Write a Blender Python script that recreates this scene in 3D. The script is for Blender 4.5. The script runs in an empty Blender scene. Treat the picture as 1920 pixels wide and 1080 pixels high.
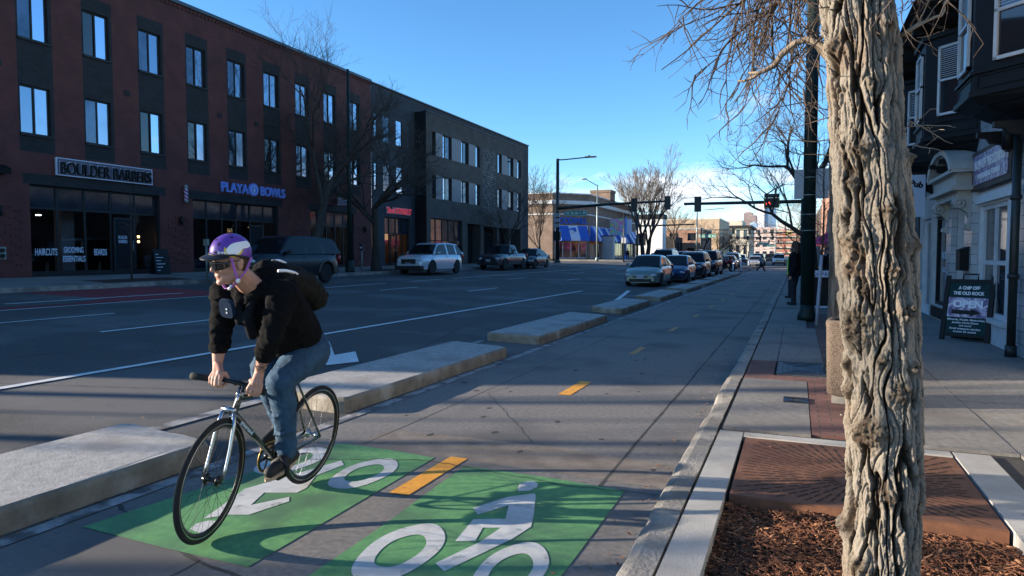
import bpy, bmesh, math, random
from mathutils import Vector, Matrix, noise, Euler
R = math.radians
S = bpy.context.scene
COL = S.collection
rng = random.Random(7)

# ------------------------------------------------------------------ materials
MATS = {}
def _nt(name):
    m = bpy.data.materials.new(name); m.use_nodes = True
    return m, m.node_tree, m.node_tree.nodes['Principled BSDF']
def col4(c): return (c[0], c[1], c[2], 1.0)
def nmat(name, c1, c2=None, scale=6.0, rough=0.7, bump=0.0, bscale=None, metal=0.0, spec=0.5, stretch=(1,1,1), detail=6, coat=0.0, lo=0.35, hi=0.65, c3=None, s3=0.7, r3=(0.5,0.6), trans=0.0, emit=None, estr=0):
    if name in MATS: return MATS[name]
    m, nt, b = _nt(name); N = nt.nodes; Lk = nt.links
    b.inputs['Roughness'].default_value = rough; b.inputs['Metallic'].default_value = metal
    b.inputs['Specular IOR Level'].default_value = spec; b.inputs['Coat Weight'].default_value = coat
    b.inputs['Base Color'].default_value = col4(c1)
    if emit:
        b.inputs['Emission Color'].default_value = col4(emit); b.inputs['Emission Strength'].default_value = estr
    tc = N.new('ShaderNodeTexCoord'); mp = N.new('ShaderNodeMapping'); mp.inputs['Scale'].default_value = stretch
    Lk.new(tc.outputs['Object'], mp.inputs['Vector'])
    if c2 is not None:
        n = N.new('ShaderNodeTexNoise'); n.inputs['Scale'].default_value = scale; n.inputs['Detail'].default_value = detail; n.inputs['Roughness'].default_value = 0.65
        Lk.new(mp.outputs[0], n.inputs['Vector'])
        cr = N.new('ShaderNodeValToRGB'); cr.color_ramp.elements[0].position = lo; cr.color_ramp.elements[1].position = hi
        cr.color_ramp.elements[0].color = col4(c1); cr.color_ramp.elements[1].color = col4(c2)
        Lk.new(n.outputs['Fac'], cr.inputs['Fac'])
        out = cr.outputs['Color']
        if c3 is not None:
            n3 = N.new('ShaderNodeTexNoise'); n3.inputs['Scale'].default_value = s3; n3.inputs['Detail'].default_value = 5
            Lk.new(mp.outputs[0], n3.inputs['Vector'])
            r = N.new('ShaderNodeMapRange'); r.inputs['From Min'].default_value = r3[0]; r.inputs['From Max'].default_value = r3[1]
            Lk.new(n3.outputs['Fac'], r.inputs['Value'])
            mx = N.new('ShaderNodeMix'); mx.data_type = 'RGBA'; mx.inputs[7].default_value = col4(c3)
            Lk.new(r.outputs[0], mx.inputs[0]); Lk.new(out, mx.inputs[6]); out = mx.outputs[2]
        Lk.new(out, b.inputs['Base Color'])
    if bump:
        n2 = N.new('ShaderNodeTexNoise'); n2.inputs['Scale'].default_value = bscale or scale*3; n2.inputs['Detail'].default_value = 5
        Lk.new(mp.outputs[0], n2.inputs['Vector'])
        bp = N.new('ShaderNodeBump'); bp.inputs['Strength'].default_value = 1.0; bp.inputs['Distance'].default_value = bump
        Lk.new(n2.outputs['Fac'], bp.inputs['Height']); Lk.new(bp.outputs[0], b.inputs['Normal'])
    MATS[name] = m
    return m
def brickmat(name, c1, c2, mortar, bw=0.2, bh=0.065, ms=0.008, rough=0.85, bump=0.003, offset=0.5, dirt=0.25):
    m, nt, b = _nt(name); N = nt.nodes; Lk = nt.links
    tc = N.new('ShaderNodeTexCoord'); br = N.new('ShaderNodeTexBrick')
    Lk.new(tc.outputs['UV'], br.inputs['Vector']); br.offset = offset
    br.inputs['Color1'].default_value = col4(c1); br.inputs['Color2'].default_value = col4(c2); br.inputs['Mortar'].default_value = col4(mortar)
    br.inputs['Scale'].default_value = 1.0; br.inputs['Mortar Size'].default_value = ms; br.inputs['Brick Width'].default_value = bw; br.inputs['Row Height'].default_value = bh
    br.inputs['Mortar Smooth'].default_value = 0.2
    n = N.new('ShaderNodeTexNoise'); n.inputs['Scale'].default_value = 1.3; n.inputs['Detail'].default_value = 7
    Lk.new(tc.outputs['UV'], n.inputs['Vector'])
    r = N.new('ShaderNodeMapRange'); r.inputs['From Min'].default_value = 0.35; r.inputs['From Max'].default_value = 0.7
    r.inputs['To Min'].default_value = 1-dirt; r.inputs['To Max'].default_value = 1+dirt*0.6
    Lk.new(n.outputs['Fac'], r.inputs['Value'])
    mx = N.new('ShaderNodeVectorMath'); mx.operation = 'SCALE'
    Lk.new(br.outputs['Color'], mx.inputs[0]); Lk.new(r.outputs[0], mx.inputs['Scale'])
    Lk.new(mx.outputs[0], b.inputs['Base Color'])
    b.inputs['Roughness'].default_value = rough
    if bump:
        bp = N.new('ShaderNodeBump'); bp.invert = True; bp.inputs['Distance'].default_value = bump
        Lk.new(br.outputs['Fac'], bp.inputs['Height']); Lk.new(bp.outputs[0], b.inputs['Normal'])
    MATS[name] = m
    return m
def emat(name, c, s):
    m, nt, b = _nt(name); b.inputs['Base Color'].default_value = col4(c)
    b.inputs['Emission Color'].default_value = col4(c); b.inputs['Emission Strength'].default_value = s
    MATS[name] = m; return m
def glassmat(name, refl=0.12, tint=(0.6,0.65,0.7), grazing=0.6):
    m = bpy.data.materials.new(name); m.use_nodes = True; nt = m.node_tree; N = nt.nodes; Lk = nt.links
    N.clear(); o = N.new('ShaderNodeOutputMaterial'); mx = N.new('ShaderNodeMixShader')
    t = N.new('ShaderNodeBsdfTransparent'); t.inputs[0].default_value = col4(tint)
    g = N.new('ShaderNodeBsdfGlossy'); g.inputs['Roughness'].default_value = 0.02; g.inputs['Color'].default_value = (0.95,0.97,1,1)
    lw = N.new('ShaderNodeLayerWeight'); lw.inputs['Blend'].default_value = 0.35
    r = N.new('ShaderNodeMapRange'); r.inputs['To Min'].default_value = refl; r.inputs['To Max'].default_value = grazing
    Lk.new(lw.outputs['Fresnel'], r.inputs['Value']); Lk.new(r.outputs[0], mx.inputs[0])
    Lk.new(t.outputs[0], mx.inputs[1]); Lk.new(g.outputs[0], mx.inputs[2]); Lk.new(mx.outputs[0], o.inputs[0])
    MATS[name] = m; return m

M = MATS
nmat('asphalt', (0.046,0.044,0.041), (0.105,0.100,0.094), scale=38, lo=0.38, hi=0.64, rough=0.85, bump=0.0035, bscale=230, c3=(0.125,0.12,0.115), s3=0.35, r3=(0.50,0.60), detail=10)
nmat('lane_concrete', (0.135,0.124,0.112), (0.215,0.196,0.176), scale=24, rough=0.8, bump=0.0012, bscale=200, c3=(0.105,0.097,0.09), s3=0.7, r3=(0.5,0.66), detail=10)
nmat('joint', (0.03,0.028,0.026), (0.06,0.055,0.05), scale=8, rough=0.95)
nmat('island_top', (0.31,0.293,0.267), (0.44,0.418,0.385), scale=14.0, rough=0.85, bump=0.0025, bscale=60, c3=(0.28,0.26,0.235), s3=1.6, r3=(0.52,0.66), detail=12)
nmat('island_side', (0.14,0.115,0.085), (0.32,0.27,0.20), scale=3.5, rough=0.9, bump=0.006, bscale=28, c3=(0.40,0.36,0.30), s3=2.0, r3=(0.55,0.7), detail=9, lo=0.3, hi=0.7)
nmat('curb_concrete', (0.20,0.18,0.15), (0.36,0.33,0.29), scale=4, rough=0.9, bump=0.006, bscale=45, c3=(0.15,0.14,0.125), s3=1.6, r3=(0.5,0.65), detail=9)
nmat('walk_concrete', (0.17,0.155,0.14), (0.26,0.24,0.215), scale=18, rough=0.85, bump=0.002, bscale=80, c3=(0.13,0.12,0.11), s3=0.8, r3=(0.48,0.7), detail=10)
nmat('new_concrete', (0.34,0.32,0.29), (0.44,0.42,0.385), scale=3, rough=0.85, bump=0.002, bscale=110, c3=(0.27,0.255,0.23), s3=1.2, r3=(0.5,0.75))
nmat('white_line', (0.62,0.62,0.60), (0.42,0.42,0.41), scale=9, rough=0.7, bump=0.002, bscale=80, c3=(0.20,0.195,0.19), s3=14, r3=(0.60,0.68))
nmat('bright_line', (0.78,0.78,0.76), (0.62,0.62,0.60), scale=7, rough=0.65)
nmat('worn_line', (0.26,0.255,0.25), (0.40,0.39,0.38), scale=7, rough=0.8, c3=(0.11,0.105,0.10), s3=5, r3=(0.45,0.6))
nmat('orange_line', (0.80,0.36,0.03), (0.66,0.28,0.03), scale=9, rough=0.7, bump=0.002, bscale=70, c3=(0.45,0.20,0.06), s3=14, r3=(0.6,0.7))
nmat('tan_line', (0.50,0.27,0.07), (0.42,0.22,0.06), scale=9, rough=0.7)
nmat('green_paint', (0.075,0.225,0.085), (0.125,0.315,0.11), scale=16.0, rough=0.75, bump=0.0012, bscale=220, c3=(0.065,0.15,0.075), s3=1.9, r3=(0.48,0.66), detail=10)
nmat('symbol_white', (0.58,0.58,0.56), (0.45,0.45,0.43), scale=7, rough=0.7, bump=0.001, bscale=200, c3=(0.27,0.29,0.27), s3=9, r3=(0.60,0.70))
nmat('red_paint', (0.30,0.03,0.035), (0.20,0.03,0.035), scale=4, rough=0.8)
brickmat('red_pavers', (0.15,0.065,0.05), (0.22,0.10,0.075), (0.07,0.06,0.05), bw=0.2, bh=0.1, ms=0.006)
nmat('rust_metal', (0.11,0.045,0.023), (0.20,0.085,0.042), scale=7, rough=0.75, bump=0.001, bscale=60, c3=(0.13,0.05,0.025), s3=2.0, r3=(0.45,0.65), detail=9)
nmat('dark_gap', (0.008,0.007,0.006), rough=0.95)
nmat('cover_metal', (0.06,0.07,0.09), (0.12,0.13,0.15), scale=20, rough=0.5, metal=0.6, bump=0.003, bscale=60)
for i,(a,b_) in enumerate([((0.13,0.045,0.02),(0.25,0.10,0.045)),((0.05,0.02,0.012),(0.11,0.045,0.02)),((0.30,0.13,0.06),(0.42,0.22,0.11)),((0.19,0.07,0.032),(0.10,0.04,0.02))]):
    nmat('mulch_%d'%i, a, b_, scale=30, rough=0.9)
nmat('soil', (0.03,0.014,0.008), (0.07,0.03,0.015), scale=30, rough=1, bump=0.01, bscale=60)
# building materials
brickmat('red_brick', (0.125,0.034,0.028), (0.105,0.029,0.025), (0.088,0.030,0.026), bw=0.2, bh=0.067, ms=0.006)
brickmat('dark_brick', (0.028,0.026,0.028), (0.018,0.017,0.019), (0.010,0.010,0.011), bw=0.2, bh=0.067, ms=0.006)
brickmat('slate_siding', (0.045,0.05,0.058), (0.036,0.040,0.048), (0.016,0.018,0.022), bw=3.0, bh=0.15, ms=0.008)
brickmat('taupe_brick', (0.066,0.057,0.050), (0.078,0.068,0.060), (0.050,0.044,0.040), bw=0.3, bh=0.09, ms=0.006)
brickmat('brown_brick', (0.155,0.090,0.060), (0.20,0.12,0.08), (0.30,0.26,0.22), bw=0.3, bh=0.1, ms=0.01)
brickmat('orange_brick', (0.30,0.14,0.085), (0.36,0.18,0.11), (0.34,0.27,0.22), bw=0.4, bh=0.13, ms=0.012)
brickmat('glazed_tile', (0.50,0.51,0.52), (0.44,0.46,0.48), (0.16,0.17,0.18), bw=0.36, bh=0.18, ms=0.006, rough=0.18, bump=0.002)
brickmat('vent_brick', (0.030,0.029,0.030), (0.33,0.33,0.33), (0.03,0.028,0.028), bw=0.14, bh=0.14, ms=0.03)
nmat('panel_grey', (0.13,0.14,0.165), (0.16,0.17,0.19), scale=2, rough=0.55)
nmat('dark_metal', (0.009,0.0095,0.011), (0.014,0.0145,0.016), scale=5, rough=0.5, spec=0.3)
nmat('coping', (0.05,0.055,0.062), (0.07,0.075,0.082), scale=3, rough=0.35, metal=0.6)
nmat('black_paint', (0.0045,0.005,0.006), (0.008,0.0085,0.010), scale=6, rough=0.55, spec=0.25, bump=0.001, bscale=20)
nmat('white_paint', (0.62,0.63,0.64), (0.52,0.53,0.54), scale=4, rough=0.5)
nmat('cream_stone', (0.42,0.40,0.36), (0.34,0.32,0.29), scale=3, rough=0.55, bump=0.003, bscale=30)
nmat('white_render', (0.75,0.74,0.70), (0.68,0.67,0.64), scale=0.5, rough=0.8)
nmat('pole_green', (0.004,0.015,0.013), (0.006,0.021,0.018), scale=4, rough=0.5, spec=0.3)
nmat('pole_dark', (0.010,0.014,0.014), (0.016,0.020,0.020), scale=4, rough=0.45)
nmat('pole_galv', (0.20,0.24,0.22), (0.28,0.32,0.30), scale=4, rough=0.45, metal=0.4)
nmat('grey_sign', (0.42,0.44,0.46), (0.32,0.33,0.35), scale=2, rough=0.5)
nmat('sign_green', (0.01,0.22,0.13), rough=0.4)
nmat('sign_white', (0.78,0.80,0.82), rough=0.4)
nmat('yellow_paint', (0.75,0.55,0.02), rough=0.5)
nmat("aggregate", (0.065,0.046,0.034), (0.17,0.125,0.095), scale=120, rough=0.9, bump=0.008, bscale=90, detail=2, lo=0.42, hi=0.56)
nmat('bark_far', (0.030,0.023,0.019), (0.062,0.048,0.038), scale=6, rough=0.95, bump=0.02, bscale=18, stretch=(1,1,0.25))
nmat('bark_sun', (0.13,0.10,0.078), (0.22,0.175,0.14), scale=6, rough=0.95)  # paler copy of bark_far, sunlight on the twigs put into the colour
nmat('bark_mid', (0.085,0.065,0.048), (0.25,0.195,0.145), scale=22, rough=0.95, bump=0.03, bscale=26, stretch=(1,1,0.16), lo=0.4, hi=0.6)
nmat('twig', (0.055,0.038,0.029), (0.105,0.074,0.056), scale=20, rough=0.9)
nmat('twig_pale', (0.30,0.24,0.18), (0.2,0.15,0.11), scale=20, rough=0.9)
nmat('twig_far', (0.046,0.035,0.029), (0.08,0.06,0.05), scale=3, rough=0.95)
# glass
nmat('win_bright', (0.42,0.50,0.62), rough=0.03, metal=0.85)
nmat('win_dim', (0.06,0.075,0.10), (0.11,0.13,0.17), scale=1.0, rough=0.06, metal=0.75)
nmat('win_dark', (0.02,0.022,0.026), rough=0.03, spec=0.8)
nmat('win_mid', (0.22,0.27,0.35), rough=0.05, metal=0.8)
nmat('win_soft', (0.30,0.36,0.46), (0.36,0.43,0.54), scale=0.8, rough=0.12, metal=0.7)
nmat('blind', (0.5,0.52,0.55), rough=0.6)
glassmat('shop_glass', 0.06, (0.72,0.76,0.78), 0.38)
nmat('room_dark', (0.018,0.017,0.018), (0.035,0.033,0.033), scale=1.5, rough=0.8)
nmat('room_warm', (0.20,0.14,0.10), (0.10,0.07,0.06), scale=2, rough=0.8)
emat('lamp_warm', (1.0,0.50,0.16), 5.0)
emat('lamp_white', (0.9,0.9,0.85), 3.0)
emat('lit_blue', (0.07,0.17,0.55), 0.05)
emat('lit_red', (0.75,0.07,0.09), 0.10)
emat('signal_red', (1.0,0.05,0.02), 6.0)
nmat('lettering', (0.55,0.66,0.80), rough=0.5)
nmat('signwhite', (0.55,0.60,0.72), rough=0.5)
nmat('magenta', (0.45,0.04,0.16), (0.75,0.12,0.30), scale=3, rough=0.6, lo=0.45, hi=0.55)

# ------------------------------------------------------------------ mesh builder
class MB:
    def __init__(s): s.v = []; s.f = []; s.mi = []; s.sm = []
    def add(s, pts, faces, mi=0, sm=False):
        k = len(s.v); s.v += [tuple(p) for p in pts]
        for f in faces:
            s.f.append(tuple(i+k for i in f)); s.mi.append(mi); s.sm.append(sm)
        return s
    def quad(s, a, b, c, d, mi=0): return s.add([a,b,c,d], [(0,1,2,3)], mi)
    def poly(s, pts, mi=0): return s.add(pts, [tuple(range(len(pts)))], mi)
    def box(s, x0, x1, y0, y1, z0, z1, mi=0, T=None):
        p = [(x0,y0,z0),(x1,y0,z0),(x1,y1,z0),(x0,y1,z0),(x0,y0,z1),(x1,y0,z1),(x1,y1,z1),(x0,y1,z1)]
        if T is not None: p = [T @ Vector(q) for q in p]
        return s.add(p, [(3,2,1,0),(4,5,6,7),(0,1,5,4),(1,2,6,5),(2,3,7,6),(3,0,4,7)], mi)
    def tube(s, pts, rad, n=8, mi=0, cap=True, sm=True, flat=None):
        pts = [Vector(p) for p in pts]
        if not hasattr(rad, '__len__'): rad = [rad]*len(pts)
        ring = []; up = None
        for i, p in enumerate(pts):
            d = (pts[min(i+1,len(pts)-1)] - pts[max(i-1,0)])
            if d.length < 1e-9: d = Vector((0,0,1))
            d.normalize()
            if up is None:
                a = Vector((0,0,1)) if abs(d.z) < 0.9 else Vector((1,0,0))
                up = (a - d*a.dot(d)).normalized()
            else:
                up = up - d*up.dot(d)
                if up.length < 1e-6: up = d.orthogonal()
                up.normalize()
            w = d.cross(up)
            for k in range(n):
                t = 2*math.pi*k/n
                ring.append(p + up*math.cos(t)*rad[i] + w*math.sin(t)*rad[i])
        fs = []
        for i in range(len(pts)-1):
            for k in range(n):
                a = i*n+k; b = i*n+(k+1)%n
                fs.append((a, b, b+n, a+n))
        if cap:
            fs.append(tuple(reversed(range(n)))); fs.append(tuple(range((len(pts)-1)*n, len(pts)*n)))
        return s.add(ring, fs, mi, sm)
    def lathe(s, prof, n=24, T=None, mi=0, sm=True, closed=False):
        # prof: (r, h) about local z
        pts = []
        for r, h in prof:
            for k in range(n):
                t = 2*math.pi*k/n; p = Vector((r*math.cos(t), r*math.sin(t), h))
                pts.append(T @ p if T is not None else p)
        fs = []; m_ = len(prof)
        for i in range(m_ if closed else m_-1):
            j = (i+1) % m_
            for k in range(n):
                fs.append((i*n+k, i*n+(k+1)%n, j*n+(k+1)%n, j*n+k))
        if not closed:
            if prof[0][0] > 1e-6: fs.append(tuple(reversed(range(n))))
            if prof[-1][0] > 1e-6: fs.append(tuple(range((m_-1)*n, m_*n)))
        return s.add(pts, fs, mi, sm)
    def ellip(s, c, r, T=None, nu=16, nv=10, mi=0):
        pts = []; 
        for j in range(nv+1):
            ph = -math.pi/2 + math.pi*j/nv
            for i in range(nu):
                t = 2*math.pi*i/nu
                p = Vector((r[0]*math.cos(ph)*math.cos(t), r[1]*math.cos(ph)*math.sin(t), r[2]*math.sin(ph)))
                if T is not None: p = T @ p
                pts.append(p + Vector(c))
        fs = []
        for j in range(nv):
            for i in range(nu):
                fs.append((j*nu+i, j*nu+(i+1)%nu, (j+1)*nu+(i+1)%nu, (j+1)*nu+i))
        return s.add(pts, fs, mi, True)
    def cap(s, p0, r0, p1, r1, n=14):
        # round cone
        p0 = Vector(p0); p1 = Vector(p1); d = p1-p0; L = max(d.length, 1e-5); d = d/L
        pts = []; rad = []
        for k in range(5):
            a = math.pi/2*(1-k/5); pts.append(p0 - d*r0*math.sin(a)); rad.append(max(r0*math.cos(a), 1e-4))
        pts.append(p0); rad.append(r0); pts.append(p1); rad.append(r1)
        for k in range(1, 6):
            a = math.pi/2*k/5; pts.append(p1 + d*r1*math.sin(a)); rad.append(max(r1*math.cos(a), 1e-4))
        return s.tube(pts, rad, n)
    def prism(s, outline, T, depth, mi=0, mside=None):
        # outline 2D (x,y) in the local plane of T, extruded along +z by depth
        n = len(outline)
        a = [T @ Vector((x,y,0)) for x,y in outline]; b = [T @ Vector((x,y,depth)) for x,y in outline]
        s.add(b, [tuple(range(n))], mi); s.add(a, [tuple(reversed(range(n)))], mi)
        for i in range(n):
            j = (i+1)%n; s.add([a[i],a[j],b[j],b[i]], [(0,1,2,3)], mi if mside is None else mside)
        return s
    def build(s, name, mats, parent=None, weld=False):
        me = bpy.data.meshes.new(name)
        me.from_pydata(s.v, [], s.f)
        if not isinstance(mats, (list, tuple)): mats = [mats]
        for m in mats: me.materials.append(M[m] if isinstance(m, str) else m)
        me.polygons.foreach_set('material_index', [min(i, len(mats)-1) for i in s.mi])
        me.polygons.foreach_set('use_smooth', s.sm)
        uv = me.uv_layers.new(name='UVMap'); buf = [0.0]*(2*len(me.loops))
        for p in me.polygons:
            nx, ny, nz = abs(p.normal.x), abs(p.normal.y), abs(p.normal.z)
            for li in p.loop_indices:
                c = me.vertices[me.loops[li].vertex_index].co
                if nz > nx and nz > ny: u, v = c.x, c.y
                elif nx > ny: u, v = c.y, c.z
                else: u, v = c.x, c.z
                buf[2*li] = u; buf[2*li+1] = v
        uv.data.foreach_set('uv', buf)
        if weld:
            bm = bmesh.new(); bm.from_mesh(me); bmesh.ops.remove_doubles(bm, verts=bm.verts, dist=1e-5)
            bmesh.ops.recalc_face_normals(bm, faces=bm.faces); bm.to_mesh(me); bm.free()
        me.validate(); me.update()
        o = bpy.data.objects.new(name, me); COL.objects.link(o)
        if parent is not None: o.parent = parent
        return o
def tag(o, label=None, cat=None, group=None, kind=None):
    if label: o['label'] = label
    if cat: o['category'] = cat
    if group: o['group'] = group
    if kind: o['kind'] = kind
    return o
def thing(name, label, cat, loc=(0,0,0), rz=0, group=None):
    o = bpy.data.objects.new(name, None); COL.objects.link(o); o.location = loc; o.rotation_euler = (0,0,rz)
    o.empty_display_size = 0.2
    return tag(o, label, cat, group)
def struct(o): o['kind'] = 'structure'; return o
KIDS = {}
def copy_tree(o, parent=None, label=None, loc=None, rz=None, scale=None, group=None):
    c = o.copy(); COL.objects.link(c)
    if parent is not None: c.parent = parent
    for ch in [x for x in bpy.data.objects if x.parent == o]: copy_tree(ch, c)
    if label: c['label'] = label
    if group: c['group'] = group
    if loc is not None: c.location = loc
    if rz is not None: c.rotation_euler = (0,0,rz)
    if scale is not None: c.scale = (scale,)*3 if not hasattr(scale,'__len__') else scale
    return c
def text(body, name, mat, parent, T, size, width=None, extrude=0.01, align='LEFT', sx=1.0, bold=0.0, spacing=1.0):
    cu = bpy.data.curves.new(name, 'FONT'); cu.body = body; cu.size = size; cu.extrude = extrude; cu.align_x = align
    cu.offset = bold; cu.space_character = spacing
    if name.startswith('tmp_'): pass
    o = bpy.data.objects.new(name+'_c', cu); COL.objects.link(o)
    dg = bpy.context.evaluated_depsgraph_get(); me = bpy.data.meshes.new_from_object(o.evaluated_get(dg))
    bpy.data.objects.remove(o); bpy.data.curves.remove(cu)
    w = max((v.co.x for v in me.vertices), default=1) - min((v.co.x for v in me.vertices), default=0)
    if width: sx = width/max(w,1e-3)
    me.transform(T @ Matrix.Diagonal((sx,1,1,1)))
    me.materials.clear(); me.materials.append(M[mat]); me.name = name
    o = bpy.data.objects.new(name, me); COL.objects.link(o); o.parent = parent
    return o
def TXYZ(origin, xd, yd):
    xd = Vector(xd).normalized(); yd = Vector(yd).normalized(); zd = xd.cross(yd)
    m = Matrix((xd, yd, zd)).transposed().to_4x4(); m.translation = Vector(origin); return m

# ------------------------------------------------------------------ ground height
def clamp(a, lo, hi): return max(lo, min(hi, a))
def gz(x, y):
    if x > -4: z = 0.0
    elif x > -8: z = (-4-x)*0.025
    elif x > -20.2: z = 0.10 + (-8-x)*0.0328
    elif x > -24: z = 0.50
    else: z = 0.50
    return z + 0.004*clamp(y-15, 0, 60)*clamp((-x-8)/16.0, 0, 1)
def wz(x, y):     # left pavement surface
    t = clamp((-20.3-x)/3.7, 0, 1)
    return gz(-20.25, y) + 0.13 + 0.17*t
# ------------------------------------------------------------------ camera, sun, sky
cam = bpy.data.cameras.new('camera'); co = bpy.data.objects.new('camera', cam); COL.objects.link(co)
cam.sensor_width = 36; cam.lens = 1270/1920*36; cam.clip_end = 6000; cam.clip_start = 0.05
co.location = (0,0,1.56); co.rotation_euler = (R(90-2.795), 0, R(22.82)); S.camera = co
SUN_AZ = R(247.5); SUN_EL = R(12.3)
sd = Vector((math.sin(SUN_AZ)*math.cos(SUN_EL), math.cos(SUN_AZ)*math.cos(SUN_EL), math.sin(SUN_EL)))
sl = bpy.data.lights.new('sun', 'SUN'); sl.energy = 5.0; sl.angle = R(0.5); sl.color = (1.0, 0.87, 0.70)
so = bpy.data.objects.new('sun', sl); COL.objects.link(so); so.rotation_euler = sd.to_track_quat('Z','Y').to_euler()
W = bpy.data.worlds.new('World'); S.world = W; W.use_nodes = True
N = W.node_tree.nodes; Lk = W.node_tree.links; bg = N['Background']
sky = N.new('ShaderNodeTexSky'); sky.sky_type = 'NISHITA'; sky.sun_disc = False
sky.sun_elevation = SUN_EL; sky.sun_rotation = SUN_AZ; sky.air_density = 1.0; sky.dust_density = 0.1; sky.ozone_density = 3.0; sky.altitude = 1600
# clouds: a low bank near the horizon plus thin streaks, mixed into the sky by direction
tc = N.new('ShaderNodeTexCoord'); mp = N.new('ShaderNodeMapping'); mp.inputs['Scale'].default_value = (1,1,3.4)
Lk.new(tc.outputs['Generated'], mp.inputs[0])
nz = N.new('ShaderNodeTexNoise'); nz.inputs['Scale'].default_value = 5.0; nz.inputs['Detail'].default_value = 7; nz.inputs['Roughness'].default_value = 0.52
Lk.new(mp.outputs[0], nz.inputs['Vector'])
sp = N.new('ShaderNodeSeparateXYZ'); Lk.new(tc.outputs['Generated'], sp.inputs[0])
band = N.new('ShaderNodeFloatCurve'); cv = band.mapping.curves[0]
cv.points[0].location = (0.0, 0.22); cv.points[1].location = (1.0, 0.0)
for a, b_ in ((0.03,0.28),(0.05,0.38),(0.075,0.46),(0.10,0.47),(0.125,0.36),(0.16,0.27),(0.22,0.22),(0.4,0.08)): cv.points.new(a, b_)
Lk.new(sp.outputs['Z'], band.inputs['Value'])
ad = N.new('ShaderNodeMath'); ad.operation = 'ADD'; Lk.new(nz.outputs['Fac'], ad.inputs[0]); Lk.new(band.outputs[0], ad.inputs[1])
cr = N.new('ShaderNodeMapRange'); cr.inputs['From Min'].default_value = 0.87; cr.inputs['From Max'].default_value = 1.07; cr.inputs['To Max'].default_value = 0.85
Lk.new(ad.outputs[0], cr.inputs['Value'])
mx = N.new('ShaderNodeMix'); mx.data_type = 'RGBA'; mx.inputs[7].default_value = (4.6, 4.5, 4.7, 1)
Lk.new(cr.outputs[0], mx.inputs[0]);  hs = N.new('ShaderNodeHueSaturation'); sr = N.new('ShaderNodeMapRange'); sr.inputs['From Min'].default_value = 0.0; sr.inputs['From Max'].default_value = 0.3; sr.inputs['To Min'].default_value = 1.2; sr.inputs['To Max'].default_value = 1.15; Lk.new(sp.outputs['Z'], sr.inputs['Value']); Lk.new(sr.outputs[0], hs.inputs['Saturation']); Lk.new(hs.outputs[0], mx.inputs[6]); Lk.new(mx.outputs[2], bg.inputs['Color']); Lk.new(sky.outputs[0], hs.inputs['Color'])
bg.inputs['Strength'].default_value = 0.122
S.view_settings.view_transform = 'Standard'; S.view_settings.look = 'None'; S.view_settings.exposure = 1.42; S.view_settings.gamma = 1

# ------------------------------------------------------------------ ground
def strip(name, x0, x1, y0, y1, mat, off=0.006, fz=gz, step=5.0, parent=None, mb=None, xs=None, mi=0):
    own = mb is None
    if own: mb = MB()
    br = sorted(set([x0, x1] + [b for b in (-24,-20.2,-8,-4) if min(x0,x1) < b < max(x0,x1)] + (xs or [])))
    n = max(1, int(math.ceil((y1-y0)/step))); ys = [y0+(y1-y0)*i/n for i in range(n+1)]
    for i in range(len(br)-1):
        for j in range(n):
            P = [(br[i],ys[j]),(br[i+1],ys[j]),(br[i+1],ys[j+1]),(br[i],ys[j+1])]
            mb.add([(x,y,fz(x,y)+off) for x,y in P], [(0,1,2,3)], mi)
    return mb.build(name, mat, parent) if own else mb
g = MB()
xs = [-900,-24,-20.2,-8,-4,900]; ys = [-120,15,75,2500]
for i in range(5):
    for j in range(3):
        g.quad(*[(x,y,gz(x,y)-0.004) for x,y in ((xs[i],ys[j]),(xs[i+1],ys[j]),(xs[i+1],ys[j+1]),(xs[i],ys[j+1]))])
struct(g.build('road', 'asphalt'))
struct(strip('bike_lane', -4.02, -0.5, -12, 90, 'lane_concrete', 0.0))
# joints in the concrete: wobbly thin dark strips
j = MB()
def crack(pts, w, off=0.0015, wob=0.012, seg=0.12):
    P = []
    for (x0,y0),(x1,y1) in zip(pts[:-1], pts[1:]):
        L = math.hypot(x1-x0, y1-y0); n = max(1, int(L/seg))
        for k in range(n): P.append((x0+(x1-x0)*k/n + rng.uniform(-wob,wob), y0+(y1-y0)*k/n + rng.uniform(-wob,wob)))
    P.append(pts[-1])
    for a, b_ in zip(P[:-1], P[1:]):
        d = Vector((b_[0]-a[0], b_[1]-a[1])); 
        if d.length < 1e-6: continue
        nn = Vector((-d.y, d.x)).normalized()*w*rng.uniform(0.5,1.0)/2
        j.add([(a[0]-nn.x,a[1]-nn.y,gz(a[0],a[1])+off),(b_[0]-nn.x,b_[1]-nn.y,gz(b_[0],b_[1])+off),(b_[0]+nn.x,b_[1]+nn.y,gz(b_[0],b_[1])+off),(a[0]+nn.x,a[1]+nn.y,gz(a[0],a[1])+off)], [(0,1,2,3)])
crack([(-1.2,4.3),(-1.2,45)], 0.026, wob=0.006, seg=0.4); crack([(-3.27,4.6),(-3.27,45)], 0.016, wob=0.003, seg=0.5)
for yy in (8.75, 13.2, 17.7, 22.2, 27, 32): crack([(-4.0,yy),(-0.75,yy+0.05)], 0.012, wob=0.004, seg=0.3)
crack([(-4.0,2.95),(-3.3,2.62),(-2.4,2.42),(-1.6,2.2)], 0.03, wob=0.014); crack([(-2.75,-1.0),(-2.78,2.5)], 0.014, wob=0.008)
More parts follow.
